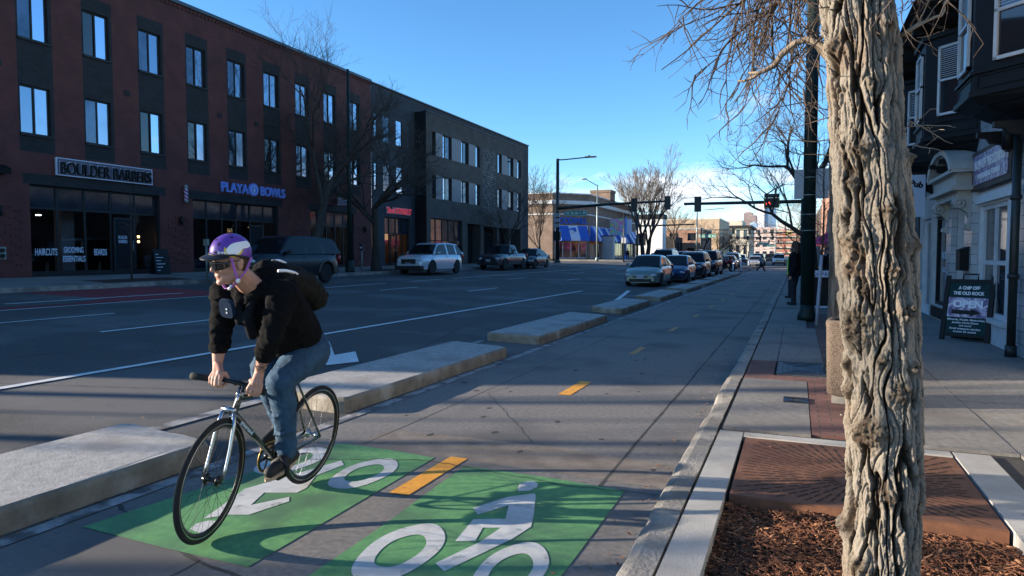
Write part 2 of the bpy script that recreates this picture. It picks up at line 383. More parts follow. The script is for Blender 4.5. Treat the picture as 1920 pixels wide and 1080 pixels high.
crack([(-9.5,4.3),(-5.3,5.9)], 0.015); crack([(-9.8,3),(-9.75,45)],0.02,wob=0.03,seg=0.5); crack([(-12.4,6),(-12.5,50)],0.02,wob=0.04,seg=0.6); crack([(-14.9,9),(-14.8,50)],0.02,wob=0.03,seg=0.6); crack([(-8.3,12.5),(-19.5,13.4)],0.025,wob=0.05,seg=0.3); crack([(-6.0,19),(-19.5,20.1)],0.025,wob=0.05,seg=0.3); crack([(-5.4,8.6),(-6.8,14.2),(-6.6,22)],0.02,wob=0.03,seg=0.25); crack([(-2.0,5.2),(-3.2,6.9),(-2.9,8.2)],0.008,wob=0.015,seg=0.08); crack([(-3.5,4.05),(-2.6,4.42),(-1.4,4.3),(-0.8,4.35)], 0.012, off=0.0072, wob=0.02, seg=0.06)
struct(j.build('lane_joints', 'joint'))
struct(MB().poly([(-2.2,4.55,0.0012),(-0.75,4.5,0.0012),(-0.72,5.0,0.0012),(-1.8,5.15,0.0012),(-3.3,5.1,0.0012),(-3.4,4.6,0.0012)]).build('rough_patch', nmat('patch_concrete',(0.15,0.12,0.095),(0.24,0.20,0.165),scale=5,rough=0.9,bump=0.002,bscale=200)))
# painted markings
pm = MB()
strip(None, -8.06, -7.94, 2, 26.3, None, 0.008, mb=pm, mi=0)
struct(pm.build('lane_line', 'bright_line'))
pm = MB()
for a, b_ in ((-3.5,-0.6),(8.1,10.5),(22.5,25.2),(34,36.5),(45,47.5),(56,58.5)): strip(None, -11.28, -11.18, a, b_, None, 0.008, mb=pm)
for a, b_ in ((1,10.2),(20.4,23),(32,34.5),(43,45.5),(54,56.5)): strip(None, -13.72, -13.64, a, b_, None, 0.008, mb=pm)
strip(None, -15.85, -15.76, 2, 24.0, None, 0.008, mb=pm); strip(None, -15.85, -15.76, 26, 29, None, 0.008, mb=pm); strip(None, -15.85, -15.76, 30, 57, None, 0.008, mb=pm)
for a in range(86, 240, 9):
    for x in (-5.2,-8.4,-11.4): strip(None, x-0.06, x+0.06, a, a+3, None, 0.008, mb=pm)
strip(None, -20, -4, 58.5, 58.9, None, 0.008, mb=pm); strip(None, -20, -0.7, 62.2, 62.6, None, 0.008, mb=pm); strip(None, -3.8, -0.6, 71, 71.5, None, 0.008, mb=pm); strip(None,-3.9,-0.7,95,96,None,0.008,mb=pm)
pm.poly([(x,y,gz(x,y)+0.008) for x,y in ((-5.9,7.5),(-5.7,7.95),(-6.3,8.7),(-6.35,8.25),(-7.3,9.35),(-7.45,9.3),(-6.65,8.05),(-6.95,8.05))])
pm.poly([(x,y,gz(x,y)+0.008) for x,y in ((-5.35,20.5),(-5.2,20.5),(-6.4,28.0),(-6.55,28.0))])
struct(pm.build('white_markings', 'bright_line'))
pm = MB()
strip(None, -4.0, -3.88, -2, 70, None, 0.006, mb=pm); strip(None, -5.25, -5.1, 3.8, 8, None, 0.006, mb=pm); strip(None,-5.2,-5.1,9.8,11,None,0.006,mb=pm)
struct(pm.build('worn_markings', 'worn_line'))
pm = MB()
for i in range(2):
    a = (3.72, 7.12)[i]; L = (0.86, 0.86)[i]; w = 0.145
    strip(None, -2.44, -2.44+w, a, a+L, None, 0.004, mb=pm)
y = 10.5
for i in range(9):
    strip(None, -2.42, -2.32, y, y+0.85, None, 0.004, mb=pm, mi=1); y += 3.43
struct(pm.build('centre_dashes', ['orange_line','tan_line']))
struct(strip('pavement_red_marking', -20.0, -16.0, 9.0, 16.2, 'red_paint', 0.005))
rp = MB(); rp.poly([(x,y,gz(x,y)+0.011) for x,y in ((-16.5,8.5),(-20,9.5),(-20,12),(-17,12.4),(-16.2,11))])
strip(None, -17.2, -17.05, 10, 15, None, 0.013, mb=rp, mi=1)
struct(rp.build('gutter_marking', ['asphalt','white_line']))
# green boxes with the worn rider symbols
gp = MB()
gp.poly([(x,y,0.0035) for x,y in ((-1.03,2.0),(-1.02,4.35),(-1.5,4.40),(-2.24,4.42),(-2.17,3.2),(-2.15,2.0))])
gp.poly([(x,y,0.0035) for x,y in ((-3.75,2.56),(-3.1,2.54),(-2.5,2.54),(-2.54,4.50),(-3.0,4.55),(-3.46,4.55))])
struct(gp.build('green_boxes', 'green_paint'))

sp_ = MB(); rq = random.Random(12)
for k in range(60):
    x = rq.uniform(-3.8,-0.9); y = rq.uniform(4.8,16); r = rq.uniform(0.01,0.035); zt = gz(x,y)+0.0016
    sp_.poly([(x+r*math.cos(a)*rq.uniform(0.7,1.2),y+r*1.6*math.sin(a)*rq.uniform(0.7,1.2),zt) for a in [6.283*q/9 for q in range(9)]])
struct(sp_.build('tar_spots','joint'))
lv = MB()
for k in range(900):
    q = rq.random()
    if q < 0.4: x = -0.78-abs(rq.gauss(0,0.12)); y = rq.uniform(1.5,24); z = 0.004
    elif q < 0.7: x = -4.04+abs(rq.gauss(0,0.10)); y = rq.uniform(1.5,16); z = 0.004
    elif q < 0.85: x = rq.uniform(-0.5,2.8); y = rq.uniform(4.3,14); z = 0.134
    else: x = rq.uniform(-8,-5.2); y = rq.uniform(4,16); z = gz(x,y)+0.004
    L = rq.uniform(0.006,0.022); T = Matrix.Translation((x,y,z+0.003)) @ Euler((rq.uniform(-0.4,0.4),rq.uniform(-0.4,0.4),rq.uniform(0,6.28))).to_matrix().to_4x4()
    lv.add([T @ Vector(p) for p in ((-L,0,0),(0,-L*0.4,0.002),(L,0,0),(0,L*0.4,0.002))],[(0,1,2,3)],rq.choice((0,1,2)))
o = lv.build('leaf_litter',['mulch_0','mulch_2','island_side']); tag(o,'bits of dry leaf and grit lying along the kerbs','debris',kind='stuff')
# symbols painted on the green
sy = MB()
def flat(pts, z=0.006): sy.poly([(x,y,z) for x,y in pts])
def ring(cx, cy, rx, ry, rx2, ry2, y_min=-9, tilt=0.0, z=0.006, n=40):
    o = []; i_ = []
    for k in range(n):
        t = 2*math.pi*k/n; c, s_ = math.cos(t), math.sin(t)
        w = 1+0.015*math.sin(5*t)
        def P(a, b): 
            x, y = a*c*w, b*s_*w
            return (cx + x*math.cos(tilt)-y*math.sin(tilt), cy + x*math.sin(tilt)+y*math.cos(tilt), z)
        o.append(P(rx,ry)); i_.append(P(rx2,ry2))
    for k in range(n):
        l = (k+1)%n; sy.add([o[k],o[l],i_[l],i_[k]], [(0,1,2,3)])
flat([(-1.55,4.066),(-1.529,4.03),(-1.427,3.728),(-1.376,3.551),(-1.411,3.355),(-1.572,2.875),(-1.655,2.937),(-1.557,3.253),(-1.53,3.471),(-1.624,3.432),(-1.586,3.254),(-1.685,3.207),(-1.729,3.522),(-1.558,3.604),(-1.625,3.81),(-1.735,3.598),(-1.81,3.681),(-1.686,3.945)])
flat([(-1.71,4.20),(-1.681,4.27),(-1.64,4.29),(-1.598,4.25),(-1.578,4.183),(-1.602,4.10),(-1.665,4.061),(-1.691,4.12)])
ring(-1.895, 3.0, 0.19, 0.365, 0.105, 0.205, tilt=0.06)
ring(-1.27, 3.0, 0.165, 0.355, 0.095, 0.21, tilt=0.05)
ring(-2.82, 3.99, 0.185, 0.35, 0.105, 0.20, tilt=0.05)
ring(-3.5, 4.03, 0.20, 0.35, 0.11, 0.20, tilt=0.05)
flat([(-3.202,2.914),(-3.256,3.089),(-3.359,3.4),(-3.313,3.564),(-3.256,3.787),(-3.203,3.976),(-3.155,4.163),(-3.068,4.082),(-3.102,3.807),(-2.993,3.574),(-2.99,3.476),(-3.188,3.393),(-3.105,3.188),(-2.983,3.395),(-2.929,3.333),(-3.0,3.063),(-3.106,3.018)])
flat([(-3.148,2.769),(-3.181,2.84),(-3.15,2.905),(-3.09,2.92),(-3.04,2.88),(-3.02,2.80),(-3.06,2.75)])
struct(sy.build('rider_symbols', 'symbol_white'))

# ------------------------------------------------------------------ concrete islands between street and bike lane
def island(x0, x1, y0, y1, label, cut0=0.0, cut1=0.0):
    t = thing('concrete_island', label, 'kerb island', ((x0+x1)/2, (y0+y1)/2, 0), 0, 'concrete islands along the bike lane')
    cx, cy = (x0+x1)/2, (y0+y1)/2; h = 0.155
    # outline with rounded corners and a slanted far/near end
    c = [(x1,y0),(x1,y1),(x0,y1+cut1),(x0,y0+cut0)]
    def outline(inset):
        P = []; r = 0.08
        for k in range(4):
            p = Vector(c[k]); a = (Vector(c[k-1])-p).normalized(); b_ = (Vector(c[(k+1)%4])-p).normalized()
            p = p + (a+b_)*inset
            P += [p + a*r, p + (a+b_)*r*0.3, p + b_*r]
        return [(q.x-cx, q.y-cy) for q in P]
    rings = [(0.0,-0.01),(0.0,0.115),(0.012,0.14),(0.03,0.152)]
    m = MB(); n = 12; segs = []
    def dens(P):      # subdivide long sides
        out = []
        for a, b_ in zip(P, P[1:]+P[:1]):
            L = math.hypot(b_[0]-a[0], b_[1]-a[1]); k = max(1, int(L/0.12))
            for i in range(k): out.append((a[0]+(b_[0]-a[0])*i/k, a[1]+(b_[1]-a[1])*i/k))
        return out
    base = dens(outline(0.0)); cxm = sum(p[0] for p in base)/len(base); cym = sum(p[1] for p in base)/len(base)
    pts = []
    for ins, z in rings:
        for (px, py) in base:
            d = Vector((cxm-px, cym-py)); sx_ = (1 if px < cxm else -1)*ins if abs(px-cxm) > (x1-x0)/2-0.12 else 0; sy_ = (1 if py < cym else -1)*ins if abs(py-cym) > (y1-y0)/2-0.25 else 0
            nn = noise.noise(Vector((px*6+cx, py*6+cy, z*9)))*0.008 + noise.noise(Vector((px*20, py*20+cy, z*30)))*0.004
            pts.append((px+sx_+nn, py+sy_+nn, z + gz(px+cx,py+cy)*0.8 + nn*0.5))
    k = len(base); fs = []
    for r_ in range(3):
        for i in range(k): fs.append((r_*k+i, r_*k+(i+1)%k, (r_+1)*k+(i+1)%k, (r_+1)*k+i))
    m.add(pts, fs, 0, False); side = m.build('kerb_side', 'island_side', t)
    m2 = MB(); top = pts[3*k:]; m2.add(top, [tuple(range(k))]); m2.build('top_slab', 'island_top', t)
    return t
isl = [(-5.12,-4.06,-3.2,3.8,'nearest long concrete island left of the front wheel of the bicycle',0,0.1),
 (-5.12,-4.06,5.42,9.5,'long pale concrete island right behind the rider and the back wheel',0,0.2),
 (-5.12,-4.08,10.95,15.5,'second concrete island beyond the rider, striped with light',0,0.25),
 (-5.15,-4.2,17.4,21.1,'third concrete island beyond the rider, before the white slanted road line',0.3,0.4),
 (-5.1,-4.15,22.7,27.2,'fourth concrete island beyond the rider, just past the slanted white line',0.2,0.4),
 (-5.1,-4.15,28.6,33.0,'concrete island beside the front of the pale green hatchback',0.2,0.3),
 (-5.1,-4.15,34.4,38.5,'concrete island beside the blue hatchback',0.2,0.3),
 (-5.1,-4.15,40,44,'concrete island beside the dark blue estate car',0.2,0.3),
 (-5.1,-4.15,45.5,49.5,'concrete island beside the tall black parked car',0.2,0.3),
 (-5.1,-4.15,51,57,'farthest concrete island, by the red motorcycle and white posts',0.2,0.3)]
for a in isl: island(*a[:4], a[4], a[5], a[6])

# ------------------------------------------------------------------ right pavement
def wright(x, y): return 0.13
cb = MB()
yy = -12.0
while yy < 58:
    L = rng.choice([1.9,2.6,1.4]) if yy < 20 else 5.0
    xo = rng.uniform(-0.008,0.008); zo = rng.uniform(-0.006,0.004)
    n = max(2, int(L/0.15)); 
    prof = [(-0.76,-0.01),(-0.745,0.085),(-0.725,0.12),(-0.68,0.131),(-0.575,0.128),(-0.575,0.0)]
    pts = []
    for k in range(n+1):
        y_ = yy + (L-0.012)*k/n
        chip = 0.010*max(0, noise.noise(Vector((y_*2.5,1.7,0)))-0.12)*6 if yy < 20 else 0
        for q,(px,pz) in enumerate(prof):
            nn = noise.noise(Vector((px*20, y_*7, pz*20)))*0.007
            dx = chip if q in (1,2,3) else 0; dz = -chip*0.8 if q in (2,3) else 0
            pts.append((px+xo+nn+dx, y_, pz+zo*(pz>0.01)+nn*0.6+dz))
    m_ = len(prof); fs = [(k*m_+q, (k+1)*m_+q, (k+1)*m_+q+1, k*m_+q+1) for k in range(n) for q in range(m_-1)]
    fs += [tuple(range(m_)), tuple(reversed([n*m_+q for q in range(m_)]))]
    cb.add(pts, fs, 0, False); yy += L
struct(cb.build('kerb', 'curb_concrete'))
def slab(mb, x0, x1, y0, y1, z=0.13, mi=0, gap=0.008): mb.box(x0+gap/2, x1-gap/2, y0+gap/2, y1-gap/2, -0.02, z, mi)
sw = MB()
sw.box(-0.57, 3.6, -12, 2.2, -0.02, 0.108); sw.box(-0.57,3.6,5.8,60,-0.02,0.108); sw.box(1.3,3.6,2.2,5.8,-0.02,0.108)
struct(sw.build('pavement_base', 'joint'))
sw = MB()
for (x0,x1,y0,y1) in [(-0.55,0.13,5.82,7.0),(-0.55,0.13,7.0,8.28),(0.50,1.5,5.82,7.3),(0.50,1.5,7.3,8.6),(1.5,2.89,4.4,6.1),(1.5,2.89,6.1,7.8),(1.5,2.89,7.8,9.9),(0.50,1.5,8.6,9.9),(1.32,2.89,2.6,4.4),(1.32,2.89,0.5,2.6),(1.5,2.89,9.9,12.2),(1.5,2.89,12.2,14.6),(0.9,1.5,9.9,12.2),(0.9,1.5,12.2,14.6),(1.5,2.89,14.6,18),(0.9,1.5,14.6,18)]:
    slab(sw, x0, x1, y0, y1, 0.13+rng.uniform(-0.004,0.003))
for y0 in range(18, 57, 3):
    slab(sw, 0.9, 2.89, y0, y0+3); slab(sw, -0.55, 0.2, y0, y0+3)
slab(sw, -0.55, 0.2, 16.4, 18); slab(sw,-0.55,-0.22,9.75,14.4,0.131); slab(sw,-0.22,0.35,9.75,11.4,0.13); slab(sw,-0.22,0.35,11.4,14.4,0.128); slab(sw,-0.55,0.2,14.4,16.4,0.13); slab(sw, 0.2,0.9,18,57,0.129)
struct(sw.build('pavement', 'walk_concrete'))
pv = MB()
slab(pv, 0.13, 0.50, 5.85, 8.28, 0.129); slab(pv, -0.55, 0.50, 8.28, 8.6, 0.131); slab(pv,-0.55,-0.23,8.6,9.75,0.13); slab(pv,0.36,0.50,8.6,9.75,0.13); slab(pv,0.35,0.9,9.75,18,0.131); slab(pv,0.5,0.9,8.6,9.75,0.12)
struct(pv.build('paver_strips', 'red_pavers'))
nc = MB()
slab(nc, -0.56, -0.37, 4.18, 5.72); slab(nc, -0.56, -0.37, -2, 4.18, 0.132); slab(nc, -0.37, 1.05, 5.585, 5.72, 0.131); slab(nc, 1.06, 1.30, 4.15, 5.72, 0.131); slab(nc, 1.06, 1.30, 1.5, 4.15, 0.13)
struct(nc.build('planter_edge', 'new_concrete'))
# steel tree grate of two leaves with radiating slots
tg = thing('tree_grate', 'rusty brown metal tree grate with fan of slots behind the big tree trunk', 'tree grate', (0.34,4.9,0.10))
pl = MB(); pl.box(-0.69,0.705,-0.70,0.675,0.0,0.024); pl.box(-0.69,0.705,-0.712,-0.70,-0.06,0.02); pl.build('plate', 'rust_metal', tg)
sl_ = MB(); cx0, cy0 = 0.04, -0.12
for k in range(64):
    a = 2*math.pi*(k+0.5)/64
    ca, sa = math.cos(a), math.sin(a); r0 = 0.14
    while True:
        L = 0.075 + 0.02*(k%2); r1 = r0+L
        x1_, y1_ = cx0+ca*r1, cy0+sa*r1
        if abs(x1_) > 0.68 or abs(y1_) > 0.66 or y1_ < -0.69: break
        w = 0.0052
        nx, ny = -sa*w, ca*w
        if r0 > 0.3 or k%2==0:
            sl_.quad((cx0+ca*r0-nx,cy0+sa*r0-ny,0.0265),(x1_-nx,y1_-ny,0.0265),(x1_+nx,y1_+ny,0.0265),(cx0+ca*r0+nx,cy0+sa*r0+ny,0.0265))
        r0 = r1+0.022
sl_.build('slots', 'dark_gap', tg)
# mulch bed
so_ = MB()
nx_, ny_ = 40, 50
P = []
for j_ in range(ny_+1):
    for i_ in range(nx_+1):
        x = -0.37+1.43*i_/nx_; y = 1.6+2.585*j_/ny_
        P.append((x,y,0.055+0.03*noise.noise(Vector((x*3,y*3,0)))+0.012*noise.noise(Vector((x*14,y*14,3)))+0.05*math.exp(-((x-0.38)**2+(y-3.2)**2)*14)))
so_.add(P, [(j_*(nx_+1)+i_, j_*(nx_+1)+i_+1, (j_+1)*(nx_+1)+i_+1, (j_+1)*(nx_+1)+i_) for j_ in range(ny_) for i_ in range(nx_)], 0, True)
struct(so_.build('soil', 'soil'))
ch = MB()
for k in range(15000):
    x = rng.uniform(-0.365,1.05); y = rng.uniform(2.2,4.175)
    z = 0.062+0.03*noise.noise(Vector((x*3,y*3,0)))+0.012*noise.noise(Vector((x*14,y*14,3)))+0.05*math.exp(-((x-0.38)**2+(y-3.2)**2)*14)+rng.uniform(0,0.022)
    L = rng.choice([0.012,0.018,0.026,0.036,0.06,0.085]) * rng.uniform(0.6,1.2); w = rng.choice([rng.uniform(0.0015,0.005),rng.uniform(0.003,0.011)]); 
    if rng.random() < 0.01: L *= 1.8
    T = Matrix.Translation((x,y,z)) @ Euler((rng.uniform(-0.5,0.5),rng.uniform(-0.45,0.45),rng.uniform(0,6.28))).to_matrix().to_4x4()
    ch.box(-L/2,L/2,-w/2,w/2,-0.0012,0.0018, rng.choice([0,0,1,1,1,3,3,0,2]), T)
o = ch.build('bark_mulch', ['mulch_0','mulch_1','mulch_2','mulch_3']); tag(o, 'brown shredded bark mulch filling the bed around the big tree trunk', 'mulch', kind='stuff')
# utility covers
for (x0,x1,y0,y1,lab) in ((-0.21,0.35,8.66,9.68,'large blue grey metal utility cover set in the red pavers'),(-0.1,0.13,7.02,7.28,'small metal meter lid set in the pavement slab')):
    t = thing('utility_cover', lab, 'utility cover', ((x0+x1)/2,(y0+y1)/2,0.128))
    hx, hy = (x1-x0)/2, (y1-y0)/2
    m = MB(); m.box(-hx,hx,-hy,hy,-0.05,0.010); m.build('lid','cover_metal',t)
    m = MB()
    for k in range(4):
        f = 1-k*0.22
        for (a,b_,c_,d) in ((-1,1,-1,-0.94),(-1,1,0.94,1),(-1,-0.96,-0.94,0.94),(0.96,1,-0.94,0.94)): m.box(a*hx*f,b_*hx*f,c_*hy*f,d*hy*f,0.0105,0.014)
    m.build('grooves','dark_metal',t)

# ------------------------------------------------------------------ left pavement
lp = MB()
for (y0,y1) in ((-1.0,61.5),(87.0,300)):
    n = int((y1-y0)/3)
    for i in range(n):
        a = y0+(y1-y0)*i/n; b_ = y0+(y1-y0)*(i+1)/n-0.02
        for (x0,x1) in ((-20.5,-22.2),(-22.22,-24.05 if y0 < 0 else -30)):
            p = [(x0,a),(x1,a),(x1,b_),(x0,b_)]
            lp.add([(x,y,wz(x,y)) for x,y in p]+[(x,y,0.3) for x,y in p], [(0,1,2,3),(4,7,6,5),(0,4,5,1),(1,5,6,2),(2,6,7,3),(3,7,4,0)])
struct(lp.build('pavement_left', 'walk_concrete'))
lk = MB()
for (y0,y1) in ((-1.0,61.5),(87.0,300)):
    n = int((y1-y0)/3)
    for i in range(n):
        a = y0+(y1-y0)*i/n; b_ = y0+(y1-y0)*(i+1)/n-0.015; p = [(-20.3,a),(-20.5,a),(-20.5,b_),(-20.3,b_)]
        lk.add([(x,y,gz(-20.2,y)+0.13) for x,y in p]+[(x,y,gz(x,y)-0.05) for x,y in p], [(0,1,2,3),(4,7,6,5),(0,4,5,1),(1,5,6,2),(2,6,7,3),(3,7,4,0)])
# bulb-out kerb in the near left corner
struct(lk.build('kerb_left', 'curb_concrete'))
md = MB()
for (x0,x1,y0,y1) in ((-21.9,-20.7,15.2,18.6),(-21.9,-20.9,24.6,27.2),(-21.6,-20.6,30.4,33.2),(-21.6,-20.6,46,48),(-21.8,-20.7,-0.5,3)):
    md.add([(x,y,wz(x,y)+0.008) for x,y in ((x0,y0),(x1,y0),(x1,y1),(x0,y1))], [(0,1,2,3)])
struct(md.build('tree_pits', 'soil'))
# ------------------------------------------------------------------ facade tools
# a facade frame F maps (u along the wall, v up, w outward) to thing-local coordinates
def frame(origin, ud, nd):
    u = Vector(ud).normalized(); n = Vector(nd).normalized(); z = Vector((0,0,1)); m = Matrix((u, z, n)).transposed().to_4x4(); m.translation = Vector(origin); return m
def facade(mb, F, W0, W1, H0, H1, ops, depth=0.14, mi=0, zones=(), rev=None):
    us = sorted(set([W0,W1]+[o[0] for o in ops]+[o[1] for o in ops]+[z[0] for z in zones]+[z[1] for z in zones]))
    vs = sorted(set([H0,H1]+[o[2] for o in ops]+[o[3] for o in ops]+[z[2] for z in zones]+[z[3] for z in zones]))
    us = [u for u in us if W0-1e-6 <= u <= W1+1e-6]; vs = [v for v in vs if H0-1e-6 <= v <= H1+1e-6]
    for a, b_ in zip(us[:-1], us[1:]):
        for c, d in zip(vs[:-1], vs[1:]):
            mu, mv = (a+b_)/2, (c+d)/2
            if any(o[0] < mu < o[1] and o[2] < mv < o[3] for o in ops): continue
            k = mi
            for z in zones:
                if z[0] < mu < z[1] and z[2] < mv < z[3]: k = z[4]
            mb.add([F @ Vector((a,c,0)), F @ Vector((b_,c,0)), F @ Vector((b_,d,0)), F @ Vector((a,d,0))], [(0,1,2,3)], k)
    for o in ops:
        a, b_, c, d = o[:4]; dp = o[4] if len(o) > 4 else depth; k = rev if rev is not None else mi
        Q = [(a,c),(b_,c),(b_,d),(a,d)]
        for q in range(4):
            p, r_ = Q[q], Q[(q+1)%4]
            mb.add([F @ Vector((p[0],p[1],0)), F @ Vector((r_[0],r_[1],0)), F @ Vector((r_[0],r_[1],-dp)), F @ Vector((p[0],p[1],-dp))], [(0,1,2,3)], k)
def fbox(mb, F, a, b_, c, d, w0, w1, mi=0): return mb.box(a, b_, c, d, w0, w1, mi, F)
def window(parent, F, a, b_, c, d, dep=0.12, splits=(0.5,), mats=('win_dim','win_bright'), fr=0.05, fmat='dark_metal', name='window', trans=(), top=None):
    m = MB()
    fbox(m,F,a,b_,c,c+fr,-dep-0.02,-dep+0.04); fbox(m,F,a,b_,d-fr,d,-dep-0.02,-dep+0.04)
    fbox(m,F,a,a+fr,c+fr,d-fr,-dep-0.02,-dep+0.04); fbox(m,F,b_-fr,b_,c+fr,d-fr,-dep-0.02,-dep+0.04)
    xs_ = [a] + [a+(b_-a)*s for s in splits] + [b_]; hs = [c]+[c+(d-c)*t for t in trans]+[d]
    for x in xs_[1:-1]: fbox(m,F,x-fr*0.55,x+fr*0.55,c+fr,d-fr,-dep-0.02,-dep+0.035)
    for h in hs[1:-1]: fbox(m,F,a+fr,b_-fr,h-fr*0.5,h+fr*0.5,-dep-0.018,-dep+0.03)
    f = m.build(name, fmat, parent)
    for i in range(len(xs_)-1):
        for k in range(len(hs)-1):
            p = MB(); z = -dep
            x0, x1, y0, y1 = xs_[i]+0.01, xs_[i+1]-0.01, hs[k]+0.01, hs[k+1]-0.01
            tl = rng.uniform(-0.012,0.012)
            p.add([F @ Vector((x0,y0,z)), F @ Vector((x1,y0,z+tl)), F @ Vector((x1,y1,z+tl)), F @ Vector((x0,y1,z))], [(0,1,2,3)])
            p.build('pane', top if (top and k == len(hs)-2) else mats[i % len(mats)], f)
    return f
def room(parent, F, a, b_, c, d, dp=3.0, mat='room_dark', name='shop_interior'):
    m = MB(); w0 = -0.25
    for q in ([(a,c,-dp),(b_,c,-dp),(b_,d,-dp),(a,d,-dp)], [(a,c,w0),(a,c,-dp),(a,d,-dp),(a,d,w0)], [(b_,c,-dp),(b_,c,w0),(b_,d,w0),(b_,d,-dp)], [(a,c,w0),(b_,c,w0),(b_,c,-dp),(a,c,-dp)], [(a,d,-dp),(b_,d,-dp),(b_,d,w0),(a,d,w0)]):
        m.add([F @ Vector(p) for p in q], [(0,1,2,3)])
    return m.build(name, mat, parent)
def TT(F, u, v, w): # text plane at the facade
    m = F.copy(); m.translation = F @ Vector((u,v,w)); return m

# ------------------------------------------------------------------ the long brick block on the left (its own local origin)
BX, BY, BZ = -24.0, 14.0, 0.55
rb = thing('brick_block', 'long three storey red brick block with dark brick panels over shops', 'building', (BX,BY,BZ))
# u = world y - BY ; v = z - BZ
F1 = frame((0,0,0), (0,1,0), (1,0,0))
def U(y): return y-BY
def V(z): return z-BZ
wins = []; zones = []
cols = [14.72+2.256*k for k in range(-7, 9)]
ops = []
for k, y0 in enumerate(cols):
    w = 1.0; 
    if y0 > 34: continue
    u0 = U(y0)
    for (z0,z1) in ((8.83,10.45),(5.65,7.28)):
        ops.append((u0,u0+w,V(z0),V(z1))); wins.append((u0,u0+w,V(z0),V(z1)))
    zones.append((u0-0.06,u0+w+0.12,V(5.05),V(10.95),1))
shops = [(14.92,20.0),(21.65,26.85),(29.3,33.1)]
for a, b_ in shops:
    ops.append((U(a),U(b_),V(0.80),V(3.97),0.3)); zones.append((U(a)-0.2,U(b_)+0.3,V(3.97),V(4.33),1))
for a, b_ in ((7.9,13.1),(0.8,6.5)): ops.append((U(a),U(b_),V(0.80),V(3.97),0.3)); zones.append((U(a)-0.2,U(b_)+0.3,V(3.97),V(4.33),1))
m = MB(); facade(m, F1, U(-1.25), U(34.95), 0, V(12.0), ops, zones=zones, rev=1)
m.box(-14,0,U(-1.25)-0.001,U(-1.25),0,V(12.0)); m.box(-14,-13.9,U(-1.25),U(40),0,V(12.0)); m.box(-13.9,-0.3,U(-1.25),U(40),V(11.5),V(11.6))
WALL = m
m = MB(); m.box(-0.35,0.09,U(-1.3),U(35.0),V(12.0),V(12.10)); m.box(-0.35,0.05,U(-1.3),U(35.0),V(12.10),V(12.16)); m.build('parapet_coping','coping',rb)
y = -1.5
while y < 34.9: WALL.box(0.002,0.045,U(y),U(y)+0.06,V(11.82),V(11.93)); y += 0.2
for i, wn in enumerate(wins):
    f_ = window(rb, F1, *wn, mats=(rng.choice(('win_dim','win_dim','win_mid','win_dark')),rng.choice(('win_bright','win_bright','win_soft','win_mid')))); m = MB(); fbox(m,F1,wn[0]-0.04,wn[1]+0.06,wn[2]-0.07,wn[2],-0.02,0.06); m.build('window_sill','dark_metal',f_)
# shop 1
def shopfront(parent, F, a, b_, c, d, nx, tr=0.74, door=None, base=0.12, mat='shop_glass'):
    sp_ = [i/nx for i in range(1,nx)]
    f = window(parent, F, a, b_, c+base, d, dep=0.2, splits=sp_, mats=(mat,), fr=0.07, name='shopfront', trans=(tr,), top='win_dim')
    m = MB(); fbox(m,F,a,b_,c,c+base,-0.25,-0.12)
    m.build('shop_plinth','dark_metal',parent); return f
shopfront(rb, F1, U(14.92),U(20.0),V(0.80),V(3.97),5)
room(rb, F1, U(14.6),U(20.2),V(0.80),V(4.2),4.5)
shopfront(rb, F1, U(21.65),U(26.85),V(0.80),V(3.97),6)
room(rb, F1, U(21.5),U(27),V(0.80),V(4.2),4.5)
shopfront(rb, F1, U(29.3),U(33.1),V(0.80),V(3.97),5)
room(rb, F1, U(29.1),U(34.6),V(0.80),V(4.2),5, 'room_warm')
for a,b_ in ((7.9,13.1),(0.8,6.5)):
    shopfront(rb, F1, U(a),U(b_),V(0.80),V(3.97),5); room(rb, F1, U(a)-.2,U(b_)+.2,V(0.80),V(4.2),4)
m = MB(); fbox(m,F1,U(18.0),U(18.9),V(0.85),V(3.1),-0.3,-0.18); 
def door(parent, F, a, b_, c, d, w=-0.17, mat='dark_metal', glass='win_dark'):
    m = MB(); fr = 0.09
    fbox(m,F,a,a+fr,c,d,w,w+0.05); fbox(m,F,b_-fr,b_,c,d,w,w+0.05); fbox(m,F,a+fr,b_-fr,c,c+0.22,w,w+0.05); fbox(m,F,a+fr,b_-fr,d-fr,d,w,w+0.05)
    o = m.build('door', mat, parent)
    p = MB(); p.add([F @ Vector((a+fr,c+0.2,w+0.02)), F @ Vector((b_-fr,c+0.2,w+0.02)), F @ Vector((b_-fr,d-fr,w+0.02)), F @ Vector((a+fr,d-fr,w+0.02))], [(0,1,2,3)]); p.build('door_glass', glass, o)
    h = MB(); h.tube([F @ Vector((b_-fr-0.06,c+0.9,w+0.1)), F @ Vector((b_-fr-0.06,c+1.3,w+0.1))],0.015,6); h.build('door_handle','pole_galv',o)
    return o
door(rb, F1, U(18.02),U(18.95),V(0.82),V(3.0),-0.15); door(rb, F1, U(25.0),U(25.9),V(0.82),V(3.0),-0.15)
# window writing (part of the glass)
sw_ = [('HAIRCUTS',15.12,0.76,1.55,0.25),('GROOMING',16.12,0.72,1.64,0.22),('ESSENTIALS',16.08,0.82,1.32,0.22),('BEARDS',17.25,0.50,1.55,0.25)]
for s_, y0, wd, z0, h in sw_:
    text(s_, 'window_lettering', 'lettering', rb, TT(F1,U(y0),V(z0),-0.15), h*1.35, width=wd, extrude=0.003, bold=0.003)
text('BOULDER', 'window_lettering', 'lettering', rb, TT(F1,U(18.2),V(2.18),-0.08), 0.17, width=0.36, extrude=0.002, bold=0.0015)
text('BARBERS', 'window_lettering', 'lettering', rb, TT(F1,U(18.2),V(2.02),-0.08), 0.17, width=0.36, extrude=0.002, bold=0.0015)
